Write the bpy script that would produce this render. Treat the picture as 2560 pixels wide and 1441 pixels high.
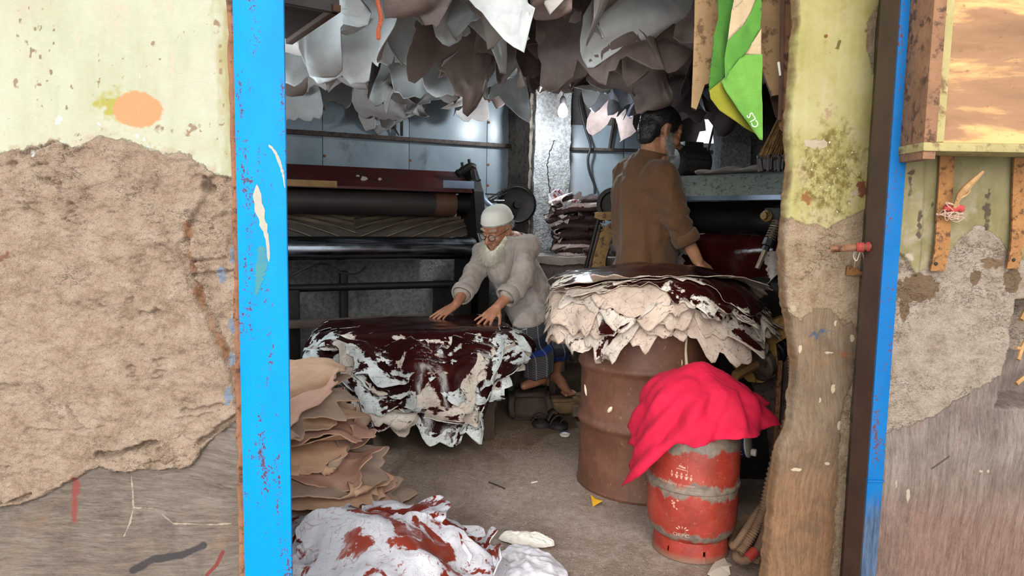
import bpy, bmesh, math, random
import numpy as np
from mathutils import Vector, Matrix

R = math.radians
sc = bpy.context.scene
COL = sc.collection
for o in list(bpy.data.objects):
    bpy.data.objects.remove(o)

# ------------------------------------------------------------------ camera
CAMZ, FPX, PITCH, ROLL = 1.17, 1750.0, 5.7, 1.0
cam_d = bpy.data.cameras.new('camera')
cam_d.sensor_width = 36.0
cam_d.lens = 36.0 * FPX / 2560.0
cam_d.clip_start = 0.05
cam = bpy.data.objects.new('camera', cam_d)
COL.objects.link(cam)
CROT = Matrix.Rotation(R(90 - PITCH), 4, 'X') @ Matrix.Rotation(R(ROLL), 4, 'Z')
cam.matrix_world = Matrix.Translation((0, 0, CAMZ)) @ CROT
sc.camera = cam
CR3 = np.array(CROT.to_3x3())

# ------------------------------------------------------------------ sky: bright overcast street daylight
world = bpy.data.worlds.new('overcast_sky')
sc.world = world
world.use_nodes = True
wn = world.node_tree
wbg = wn.nodes['Background']
wbg.inputs['Color'].default_value = (0.93, 0.97, 1.0, 1)
wbg.inputs['Strength'].default_value = 1.25
sun_d = bpy.data.lights.new('soft_sun', 'SUN')
sun_d.energy = 4.0
sun_d.angle = R(55)
sun_d.color = (1.0, 0.96, 0.9)
sun = bpy.data.objects.new('soft_sun', sun_d)
COL.objects.link(sun)
SD = Vector((0.10, 1.0, -0.42))            # direction the light travels: down the lane, over the photographer's head
sun.rotation_euler = SD.to_track_quat('-Z', 'Y').to_euler()
sun.location = (-2, -4, 6)
sc.view_settings.view_transform = 'Standard'
sc.view_settings.look = 'None'
sc.view_settings.gamma = 1.0
sc.view_settings.exposure = 0.25
sc.view_settings.use_curve_mapping = False
try:
    sc.cycles.use_denoising = True
    sc.cycles.max_bounces = 5
    sc.cycles.diffuse_bounces = 3
    sc.cycles.glossy_bounces = 2
    sc.cycles.use_adaptive_sampling = True
    sc.cycles.adaptive_threshold = 0.1
    sc.cycles.sample_clamp_indirect = 6
    sc.cycles.caustics_reflective = False
    sc.cycles.caustics_refractive = False
except Exception:
    pass


def at(px, py, Y):
    """world point on the plane y = Y seen at this pixel of the photograph"""
    d = CR3 @ np.array([(px - 1280.0) / FPX, -(py - 720.5) / FPX, -1.0])
    t = Y / d[1]
    return np.array([d[0] * t, Y, CAMZ + d[2] * t])


def atz(px, py, z):
    d = CR3 @ np.array([(px - 1280.0) / FPX, -(py - 720.5) / FPX, -1.0])
    t = (z - CAMZ) / d[2]
    return np.array([d[0] * t, d[1] * t, z])


# ------------------------------------------------------------------ numpy noise
def _hash(i, j, k, s):
    n = (i * 374761393 + j * 668265263 + k * 1442695041 + s * 974634777) & 0xffffffff
    n = ((n ^ (n >> 13)) * 1274126177) & 0xffffffff
    n = ((n ^ (n >> 15)) * 2246822519) & 0xffffffff
    return ((n ^ (n >> 16)) & 0xffffff) / float(0xffffff)


def vn(x, y, z=0.0, seed=0):
    x, y, z = np.broadcast_arrays(np.asarray(x, float), np.asarray(y, float), np.asarray(z, float))
    i, j, k = np.floor(x).astype(np.int64), np.floor(y).astype(np.int64), np.floor(z).astype(np.int64)
    f = [x - i, y - j, z - k]
    u, v, w = [t * t * t * (t * (t * 6 - 15) + 10) for t in f]
    def c(a, b, d): return _hash(i + a, j + b, k + d, seed)
    x00 = c(0, 0, 0) * (1 - u) + c(1, 0, 0) * u
    x10 = c(0, 1, 0) * (1 - u) + c(1, 1, 0) * u
    x01 = c(0, 0, 1) * (1 - u) + c(1, 0, 1) * u
    x11 = c(0, 1, 1) * (1 - u) + c(1, 1, 1) * u
    return ((x00 * (1 - v) + x10 * v) * (1 - w) + (x01 * (1 - v) + x11 * v) * w) * 2 - 1


def fbm(x, y, z=0.0, oct=4, seed=0, gain=0.5):
    a, s, t = 1.0, 0.0, 0.0
    x, y, z = np.asarray(x, float), np.asarray(y, float), np.asarray(z, float)
    for o in range(oct):
        s = s + a * vn(x, y, z, seed + o * 17)
        t += a
        a *= gain
        x, y, z = x * 2.03 + 3.1, y * 2.03 + 1.7, z * 2.03 + 5.3
    return s / t


def sst(a, b, x):
    t = np.clip((x - a) / (b - a), 0, 1)
    return t * t * (3 - 2 * t)


# ------------------------------------------------------------------ node materials
class G:
    def __init__(s, name):
        s.m = bpy.data.materials.new(name)
        s.m.use_nodes = True
        s.t = s.m.node_tree
        s.t.nodes.clear()
        s.out = s.t.nodes.new('ShaderNodeOutputMaterial')
        s.b = s.t.nodes.new('ShaderNodeBsdfPrincipled')
        s.t.links.new(s.b.outputs[0], s.out.inputs[0])

    def put(s, inp, v):
        if v is None:
            return
        if hasattr(v, 'is_output'):
            s.t.links.new(v, inp)
        elif isinstance(v, (tuple, list)) and len(v) == 3 and inp.type == 'RGBA':
            inp.default_value = (*v, 1)
        else:
            inp.default_value = v

    def nd(s, typ, ins=None, **props):
        n = s.t.nodes.new('ShaderNode' + typ)
        for k, v in props.items():
            setattr(n, k, v)
        for k, v in (ins or {}).items():
            s.put(n.inputs[k], v)
        return n

    def co(s, scale=None, kind='Object'):
        o = s.nd('TexCoord').outputs[kind]
        return s.map(o, scale) if scale else o

    def map(s, vec, scale):
        return s.nd('Mapping', {'Vector': vec, 'Scale': scale}).outputs[0]

    def attr(s, name, out='Color'):
        return s.nd('Attribute', attribute_name=name).outputs[out]

    def noise(s, scale, detail=4, rough=0.55, dist=0.0, vec=None):
        return s.nd('TexNoise', {'Vector': vec or s.co(), 'Scale': scale, 'Detail': detail, 'Roughness': rough, 'Distortion': dist}).outputs[0]

    def vor(s, scale, feature='F1', vec=None, out='Distance'):
        return s.nd('TexVoronoi', {'Vector': vec or s.co(), 'Scale': scale}, feature=feature).outputs[out]

    def ramp(s, fac, stops, interp='LINEAR'):
        n = s.nd('ValToRGB', {'Fac': fac})
        n.color_ramp.interpolation = interp
        e = n.color_ramp.elements
        while len(e) < len(stops):
            e.new(0.5)
        for el, (p, c) in zip(e, stops):
            el.position = p
            el.color = (c, c, c, 1) if isinstance(c, (int, float)) else (*c, 1)
        return n.outputs[0]

    def mix(s, fac, a, b, blend='MIX'):
        n = s.nd('Mix', data_type='RGBA', blend_type=blend)
        s.put(n.inputs[0], fac)
        s.put(n.inputs[6], a)
        s.put(n.inputs[7], b)
        return n.outputs[2]

    def mth(s, op, a, b=0.0, clamp=False):
        n = s.nd('Math', operation=op, use_clamp=clamp)
        s.put(n.inputs[0], a)
        s.put(n.inputs[1], b)
        return n.outputs[0]

    def bump(s, h, strength=0.5, dist=0.01, normal=None):
        return s.nd('Bump', {'Height': h, 'Strength': strength, 'Distance': dist, 'Normal': normal}).outputs[0]

    def done(s, col, rough=0.6, metal=0.0, normal=None, **kw):
        s.put(s.b.inputs['Base Color'], col)
        s.put(s.b.inputs['Roughness'], rough)
        s.put(s.b.inputs['Metallic'], metal)
        s.put(s.b.inputs['Normal'], normal)
        for k, v in kw.items():
            s.put(s.b.inputs[k.replace('_', ' ')], v)
        return s.m


def srgb(r, g, b):
    f = lambda c: c / 12.92 if c <= 0.04045 else ((c + 0.055) / 1.055) ** 2.4
    return tuple(f(c / 255.0) for c in (r, g, b))


def simple(name, c1, c2, scale=8, rough=0.6, metal=0.0, bump=0.3, bscale=60, bdist=0.004, dirt=None, **kw):
    g = G(name)
    n = g.noise(scale, 6, 0.65)
    col = g.ramp(n, [(0.3, c1), (0.7, c2)])
    if dirt:
        d = g.ramp(g.noise(scale * 3.1, 5, 0.7), [(0.52, 0.0), (0.62, 1.0)])
        col = g.mix(d, col, dirt)
    nr = g.bump(g.noise(bscale, 4, 0.6), bump, bdist) if bump else None
    return g.done(col, rough, metal, nr, **kw)


# ------------------------------------------------------------------ objects
WL = {}


def link(o, parent, origin):
    COL.objects.link(o)
    if parent is not None:
        o.parent = parent
        p = WL[parent.name]
        o.location = tuple(np.asarray(origin) - p)
    else:
        o.location = tuple(origin)
    WL[o.name] = np.asarray(origin, float)
    return o


def thing(name, loc, label, cat, group=None):
    o = bpy.data.objects.new(name, None)
    o.empty_display_size = 0.1
    link(o, None, np.asarray(loc, float))
    return tag(o, label, cat, group)


def tag(o, label=None, cat=None, group=None, kind=None):
    for k, v in (('label', label), ('category', cat), ('group', group), ('kind', kind)):
        if v:
            o[k] = v
    return o


def mk(name, V, F, mats, parent=None, mi=None, smooth=True, attrs=None, origin=None):
    V = np.asarray(V, float)
    if origin is None:
        if parent is not None:
            origin = WL[parent.name]
        else:
            lo, hi = V.min(0), V.max(0)
            origin = np.array([(lo[0] + hi[0]) / 2, (lo[1] + hi[1]) / 2, lo[2]])
    me = bpy.data.meshes.new(name)
    me.from_pydata((V - origin).tolist(), [], F if isinstance(F, list) else F.tolist())
    for m in (mats if isinstance(mats, (list, tuple)) else [mats]):
        me.materials.append(m)
    if mi is not None:
        me.polygons.foreach_set('material_index', np.asarray(mi, np.int32))
    if smooth:
        me.polygons.foreach_set('use_smooth', np.ones(len(me.polygons), bool))
    for k, a in (attrs or {}).items():
        a = np.asarray(a, np.float32)
        if a.ndim == 1:
            at_ = me.attributes.new(k, 'FLOAT', 'POINT')
            at_.data.foreach_set('value', a)
        elif a.shape[1] == 3:
            at_ = me.attributes.new(k, 'FLOAT_VECTOR', 'POINT')
            at_.data.foreach_set('vector', a.ravel())
        else:
            at_ = me.attributes.new(k, 'FLOAT_COLOR', 'POINT')
            at_.data.foreach_set('color', a.ravel())
    me.update()
    o = bpy.data.objects.new(name, me)
    return link(o, parent, origin)


def autosmooth(o, ang=35):
    """sharp edges above the angle, smooth below"""
    me = o.data
    bm = bmesh.new()
    bm.from_mesh(me)
    for e in bm.edges:
        if len(e.link_faces) == 2 and e.calc_face_angle(0) > R(ang):
            e.smooth = False
    bm.to_mesh(me)
    bm.free()
    return o


def unit(v):
    v = np.asarray(v, float)
    return v / (np.linalg.norm(v) + 1e-12)


def frame(d, up=(0, 0, 1)):
    d = unit(d)
    u = np.asarray(up, float)
    if abs(np.dot(d, u)) > 0.98:
        u = np.array([1.0, 0, 0])
    a = unit(np.cross(u, d))
    return a, np.cross(d, a), d


class MB:
    """collects shapes in world coordinates; build() links them as one mesh"""
    def __init__(s):
        s.v, s.f, s.m = [], [], []
        s.n = 0

    def add(s, V, F, mi=0):
        V = np.asarray(V, float)
        s.v.append(V)
        s.f += [[int(i) + s.n for i in q] for q in F]
        s.m += [mi] * len(F)
        s.n += len(V)
        return s

    def box(s, c, size, ax=None, mi=0, bev=0.0):
        c = np.asarray(c, float)
        a = np.eye(3) if ax is None else np.asarray(ax, float)
        h = np.asarray(size, float) / 2
        if bev <= 0:
            sg = np.array([[i, j, k] for i in (-1, 1) for j in (-1, 1) for k in (-1, 1)], float)
            s.add(c + (sg * h) @ a, [[0, 1, 3, 2], [4, 6, 7, 5], [0, 4, 5, 1], [2, 3, 7, 6], [0, 2, 6, 4], [1, 5, 7, 3]], mi)
        else:
            bm = bmesh.new()
            bmesh.ops.create_cube(bm, size=2.0)
            for v in bm.verts:
                v.co = Vector((v.co.x * h[0], v.co.y * h[1], v.co.z * h[2]))
            bmesh.ops.bevel(bm, geom=list(bm.edges), offset=min(bev, min(h) * 0.9), segments=2, affect='EDGES', profile=0.6)
            V = np.array([v.co[:] for v in bm.verts])
            bm.verts.index_update()
            F = [[v.index for v in f.verts] for f in bm.faces]
            bm.free()
            s.add(c + V @ a, F, mi)
        return s

    def cyl(s, p0, p1, r0, r1=None, n=20, mi=0, caps=True):
        r1 = r0 if r1 is None else r1
        p0, p1 = np.asarray(p0, float), np.asarray(p1, float)
        a, b, d = frame(p1 - p0)
        t = np.linspace(0, 2 * np.pi, n, endpoint=False)
        ring = np.outer(np.cos(t), a) + np.outer(np.sin(t), b)
        V = np.vstack([p0 + ring * r0, p1 + ring * r1])
        F = [[i, (i + 1) % n, n + (i + 1) % n, n + i] for i in range(n)]
        if caps:
            F += [list(range(n))[::-1], list(range(n, 2 * n))]
        return s.add(V, F, mi)

    def lathe(s, o, d, prof, n=32, mi=0, close=False):
        """prof: list of (radius, distance along d)"""
        o = np.asarray(o, float)
        a, b, d = frame(d)
        t = np.linspace(0, 2 * np.pi, n, endpoint=False)
        ring = np.outer(np.cos(t), a) + np.outer(np.sin(t), b)
        V = np.vstack([o + d * h + ring * max(r, 1e-4) for r, h in prof])
        k = len(prof)
        F = [[j * n + i, j * n + (i + 1) % n, (j + 1) * n + (i + 1) % n, (j + 1) * n + i] for j in range(k - 1) for i in range(n)]
        F += [list(range(n))[::-1], list(range((k - 1) * n, k * n))]
        return s.add(V, F, mi)

    def tube(s, pts, r, n=8, mi=0, closed=False):
        P = np.asarray(pts, float)
        k = len(P)
        rr = np.broadcast_to(np.asarray(r, float), (k,))
        T = np.gradient(P, axis=0)
        if closed:
            T = np.roll(P, -1, 0) - np.roll(P, 1, 0)
        a, b, d = frame(T[0])
        t = np.linspace(0, 2 * np.pi, n, endpoint=False)
        V = []
        for i in range(k):
            d = unit(T[i])
            a = unit(a - d * np.dot(a, d))
            b = np.cross(d, a)
            V.append(P[i] + (np.outer(np.cos(t), a) + np.outer(np.sin(t), b)) * rr[i])
        V = np.vstack(V)
        m = k if closed else k - 1
        F = [[j * n + i, j * n + (i + 1) % n, ((j + 1) % k) * n + (i + 1) % n, ((j + 1) % k) * n + i] for j in range(m) for i in range(n)]
        if not closed:
            F += [list(range(n))[::-1], list(range((k - 1) * n, k * n))]
        return s.add(V, F, mi)

    def prism(s, poly, vec, mi=0):
        P = np.asarray(poly, float)
        n = len(P)
        V = np.vstack([P, P + np.asarray(vec, float)])
        F = [list(range(n))[::-1], list(range(n, 2 * n))] + [[i, (i + 1) % n, n + (i + 1) % n, n + i] for i in range(n)]
        return s.add(V, F, mi)

    def ell(s, c, rad, ax=None, n=14, mi=0):
        a = np.eye(3) if ax is None else np.asarray(ax, float)
        V, F = [], []
        m = n // 2 + 1
        for j in range(m + 1):
            ph = np.pi * j / m
            for i in range(n):
                th = 2 * np.pi * i / n
                V.append([np.sin(ph) * np.cos(th), np.sin(ph) * np.sin(th), np.cos(ph)])
        for j in range(m):
            for i in range(n):
                F.append([j * n + i, (j + 1) * n + i, (j + 1) * n + (i + 1) % n, j * n + (i + 1) % n])
        V = np.array(V)
        V[:n] += 0
        return s.add(np.asarray(c, float) + (V * np.asarray(rad, float)) @ a, F, mi)

    def build(s, name, mats, parent=None, smooth=True, origin=None, sharp=35):
        o = mk(name, np.vstack(s.v), s.f, mats, parent, s.m, smooth, None, origin)
        if smooth and sharp:
            autosmooth(o, sharp)
        return o


def spline(pts, n=40):
    """Catmull-Rom through the points"""
    P = np.asarray(pts, float)
    P = np.vstack([2 * P[0] - P[1], P, 2 * P[-1] - P[-2]])
    out = []
    seg = len(P) - 3
    for t in np.linspace(0, seg - 1e-6, n):
        i = int(t)
        u = t - i
        a, b, c, d = P[i:i + 4]
        out.append(0.5 * ((2 * b) + (c - a) * u + (2 * a - 5 * b + 4 * c - d) * u * u + (3 * b - a - 3 * c + d) * u ** 3))
    return np.array(out)


ORD = ['first', 'second', 'third', 'fourth', 'fifth', 'sixth', 'seventh', 'eighth', 'ninth', 'tenth', 'eleventh', 'twelfth',
       'thirteenth', 'fourteenth', 'fifteenth', 'sixteenth', 'seventeenth', 'eighteenth']
# ================================================================== STRUCTURE
def wallmat(name, paint, plaster, cement, spk=(0.12, 0.09, 0.07), streak=(1, 1, 6), moss=None):
    """old painted wall: masks on the mesh say where paint, rough plaster and smooth cement lie"""
    g = G(name)
    msk = g.nd('SeparateColor', {0: g.attr('mask')})
    tint = g.nd('Attribute', attribute_name='tint')
    co = g.co()
    fine = g.noise(55, 5, 0.7, vec=co)
    jit = g.mth('MULTIPLY', g.mth('SUBTRACT', fine, 0.5), 0.9)

    def sharp(s, w=0.08):
        return g.ramp(g.mth('ADD', s, jit), [(0.5 - w, 0.0), (0.5 + w, 1.0)])
    mp, mr, mc = sharp(msk.outputs[0]), sharp(msk.outputs[1]), sharp(msk.outputs[2])
    big, mid, hi = g.noise(5, 5, 0.6, vec=co), g.noise(24, 6, 0.7, vec=co), g.noise(190, 4, 0.7, vec=co)
    cpl = g.ramp(g.mth('ADD', g.mth('MULTIPLY', mid, 0.75), g.mth('MULTIPLY', hi, 0.3)), [(0.38, plaster[0]), (0.52, plaster[1]), (0.68, plaster[2])])
    grit = g.ramp(g.vor(140, vec=co), [(0.10, 1.0), (0.2, 0.0)])
    cpl = g.mix(g.mth('MULTIPLY', grit, g.ramp(mid, [(0.5, 0.0), (0.62, 0.75)])), cpl, plaster[3])
    # fine crevices and grit in the bare plaster
    cv = g.noise(22, 6, 0.72, 0.1, vec=g.map(co, (1, 1, 1.9)))
    cvl = g.mth('ABSOLUTE', g.mth('SUBTRACT', cv, 0.5))
    cvm = g.mth('MULTIPLY', g.ramp(cvl, [(0.003, 1.0), (0.010, 0.0)]), g.ramp(g.noise(7, 5, 0.7, vec=co), [(0.52, 0.0), (0.66, 0.8)]))
    cpl = g.mix(cvm, cpl, plaster[3])
    vf = g.noise(420, 3, 0.7, vec=co)
    cpl = g.mix(g.ramp(vf, [(0.35, 0.35), (0.5, 0.0)]), cpl, plaster[3])
    cpl = g.mix(g.ramp(vf, [(0.55, 0.0), (0.7, 0.35)]), cpl, plaster[2])
    cpa = g.ramp(g.mth('ADD', g.mth('MULTIPLY', big, 0.7), g.mth('MULTIPLY', g.noise(9, 5, 0.7, vec=g.map(co, (3, 3, 0.5))), 0.3)), [(0.35, paint[0]), (0.5, paint[1]), (0.66, paint[2])])
    cpa = g.mix(g.ramp(g.noise(11, 6, 0.7, 0.4, vec=co), [(0.5, 0.0), (0.68, 0.45)]), cpa, tuple(0.82 * a_ + 0.18 * b_ for a_, b_ in zip(plaster[2], paint[2])))
    sp = g.mth('MULTIPLY', g.ramp(g.noise(70, 4, 0.75, vec=co), [(0.66, 0.0), (0.72, 1.0)]), g.ramp(g.noise(7, 3, 0.6, vec=co), [(0.45, 0.0), (0.6, 1.0)]))
    cpa = g.mix(g.mth('MULTIPLY', sp, 0.8), cpa, spk)
    if moss:
        mo = g.mth('MULTIPLY', g.attr('moss', 'Fac'), g.ramp(g.noise(60, 6, 0.8, vec=g.map(co, (1, 1, 0.7))), [(0.42, 0.0), (0.56, 1.0)]))
        cpa = g.mix(mo, cpa, moss)
        wh = g.mth('MULTIPLY', g.attr('moss', 'Fac'), g.ramp(g.noise(95, 3, 0.6, vec=co), [(0.66, 0.0), (0.70, 1.0)]))
        cpa = g.mix(wh, cpa, (0.72, 0.66, 0.55))
    warp = g.nd('TexNoise', {'Vector': co, 'Scale': 2.2, 'Detail': 2.0}).outputs[1]
    sco = g.map(g.mix(0.12, co, warp), tuple(s_ * 1.5 for s_ in streak))
    sn = g.noise(17, 6, 0.78, vec=sco)
    cce = g.ramp(g.mth('ADD', g.mth('MULTIPLY', sn, 0.6), g.mth('MULTIPLY', big, 0.45)), [(0.36, cement[0]), (0.5, cement[1]), (0.64, cement[2])])
    cce = g.mix(g.mth('MULTIPLY', g.attr('warm', 'Fac'), 0.85), cce, g.ramp(sn, [(0.35, cement[3]), (0.65, cement[4])]))
    cce = g.mix(g.mth('MULTIPLY', g.ramp(g.noise(5.5, 6, 0.7, 0.6, vec=co), [(0.5, 0.0), (0.64, 1.0)]), 0.55), cce, cement[0])
    cce = g.mix(g.mth('MULTIPLY', g.ramp(g.noise(7, 6, 0.7, 0.6, vec=g.map(co, (1.3, 1, 1))), [(0.56, 0.0), (0.68, 1.0)]), 0.5), cce, cement[4])
    cce = g.mix(g.ramp(g.noise(90, 4, 0.8, vec=sco), [(0.56, 0.0), (0.62, 0.4)]), cce, cement[2])
    cce = g.mix(g.ramp(g.noise(70, 4, 0.8, vec=sco), [(0.56, 0.0), (0.62, 0.5)]), cce, tuple(c_ * 0.6 for c_ in cement[0]))
    cce = g.mix(g.ramp(g.noise(55, 4, 0.7, vec=co), [(0.70, 0.0), (0.74, 0.7)]), cce, cement[2])
    col = g.mix(mr, cpl, cpl)
    col = g.mix(mp, col, cpa)
    col = g.mix(mc, col, cce)
    ta = g.ramp(g.mth('ADD', tint.outputs['Alpha'], g.mth('MULTIPLY', jit, 0.35)), [(0.3, 0.0), (0.62, 1.0)])
    col = g.mix(g.mth('MULTIPLY', ta, 0.9), col, tint.outputs['Color'])
    rel = g.mth('ADD', g.mth('MULTIPLY', g.noise(120, 4, 0.72, vec=co), 1.0), g.mth('MULTIPLY', g.vor(60, vec=co), 0.35))
    amt = g.mth('SUBTRACT', 1.0, g.mth('MULTIPLY', g.mth('MAXIMUM', mp, mc), 0.78))
    rel = g.mth('SUBTRACT', g.mth('ADD', rel, g.mth('MULTIPLY', vf, 0.5)), g.mth('MULTIPLY', g.mth('MULTIPLY', cvm, g.mth('SUBTRACT', 1.0, g.mth('MAXIMUM', mp, mc))), 0.8))
    nb = g.bump(g.mth('MULTIPLY', rel, amt), 0.9, 0.007)
    return g.done(col, 0.85, 0.0, nb, Specular_IOR_Level=0.25)


def axis(lo, hi, dlo, dhi, step, coarse):
    a = np.arange(lo, dlo, coarse) if lo < dlo else np.array([])
    b = np.arange(dlo, dhi, step)
    c = np.append(np.arange(dhi, hi, coarse), hi)
    return np.concatenate([a, b, c])


def relief(name, xs, zs, Y, fn, mat, thick=0.2, edge=None, back=(0, 1)):
    """a wall slab facing the camera whose front carries real relief; edge(z) gives a broken left edge"""
    X, Z = np.meshgrid(xs, zs)
    if edge is not None:
        e = edge(Z)
        s = (X - xs[0]) / (xs[-1] - xs[0])
        X = e + (xs[-1] - e) * s
    h, at_ = fn(X, Z)
    ny, nx = X.shape
    V = np.stack([X, Y - h, Z], -1).reshape(-1, 3)
    idx = np.arange(nx * ny).reshape(ny, nx)
    F = np.stack([idx[:-1, :-1], idx[:-1, 1:], idx[1:, 1:], idx[1:, :-1]], -1).reshape(-1, 4).tolist()
    ring = np.concatenate([idx[0, :], idx[1:, -1], idx[-1, -2::-1], idx[-2:0:-1, 0]])
    B = V[ring].copy()
    B[:, 1] = Y + thick * back[1]
    B[:, 0] += thick * back[0]
    n0, n = len(V), len(ring)
    V = np.vstack([V, B])
    F += [[int(ring[(i + 1) % n]), int(ring[i]), n0 + i, n0 + (i + 1) % n] for i in range(n)]
    F.append(list(range(n0, n0 + n))[::-1])
    at_ = {k: np.vstack([a.reshape(nx * ny, -1), a.reshape(nx * ny, -1)[ring]]) for k, a in at_.items()}
    at_ = {k: (a[:, 0] if a.shape[1] == 1 else a) for k, a in at_.items()}
    o = mk(name, V, F, mat, None, None, True, at_)
    return tag(o, kind='structure')


def poly_px(pts, Y):
    q = np.array([at(p[0], p[1], Y) for p in pts])
    return q[:, 0], q[:, 2]


def segd(X, Z, pts, Y):
    """distance to a polyline given in photo pixels on the plane y = Y"""
    xs, zs = poly_px(pts, Y)
    D = np.full(X.shape, 9.0)
    for a in range(len(xs) - 1):
        ax, az, bx, bz = xs[a], zs[a], xs[a + 1], zs[a + 1]
        L = (bx - ax) ** 2 + (bz - az) ** 2
        t = np.clip(((X - ax) * (bx - ax) + (Z - az) * (bz - az)) / L, 0, 1)
        D = np.minimum(D, np.hypot(X - ax - t * (bx - ax), Z - az - t * (bz - az)))
    return D


def blob_t(X, Z, px, py, rx, ry, Y, wob=0.25, seed=3):
    c = at(px, py, Y)
    k = Y / FPX
    d = np.hypot((X - c[0]) / (rx * k), (Z - c[2]) / (ry * k))
    return 1.0 - d + wob * (fbm(X * 40, Z * 40, 0, 3, seed) + 0.8 * fbm(X * 130, Z * 130, 0, 3, seed + 5))


def over(tint, a, col):
    """lay a stain of this colour over the tint layer"""
    a = np.clip(a, 0, 1)
    m = a > tint[..., 3]
    for i in range(3):
        tint[..., i] = np.where(m, col[i] * 0.60, tint[..., i])
    tint[..., 3] = np.maximum(tint[..., 3], a)


def pack(*ch):
    return np.stack(list(ch), -1)


def dk(k, *cols):
    return [tuple(c * k for c in col) for col in cols]


# ---- front wall left of the door
YL = 1.5
mat_wl = wallmat('old_wall_left',
                 dk(0.50, srgb(216, 215, 182), srgb(228, 229, 202), srgb(238, 235, 214)),
                 dk(0.64, srgb(158, 132, 112), srgb(190, 164, 142), srgb(206, 184, 164), srgb(84, 62, 48)),
                 dk(0.50, srgb(96, 88, 82), srgb(136, 126, 118), srgb(170, 160, 152), srgb(120, 88, 66), srgb(160, 130, 106)),
                 streak=(0.5, 1, 5))


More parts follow.
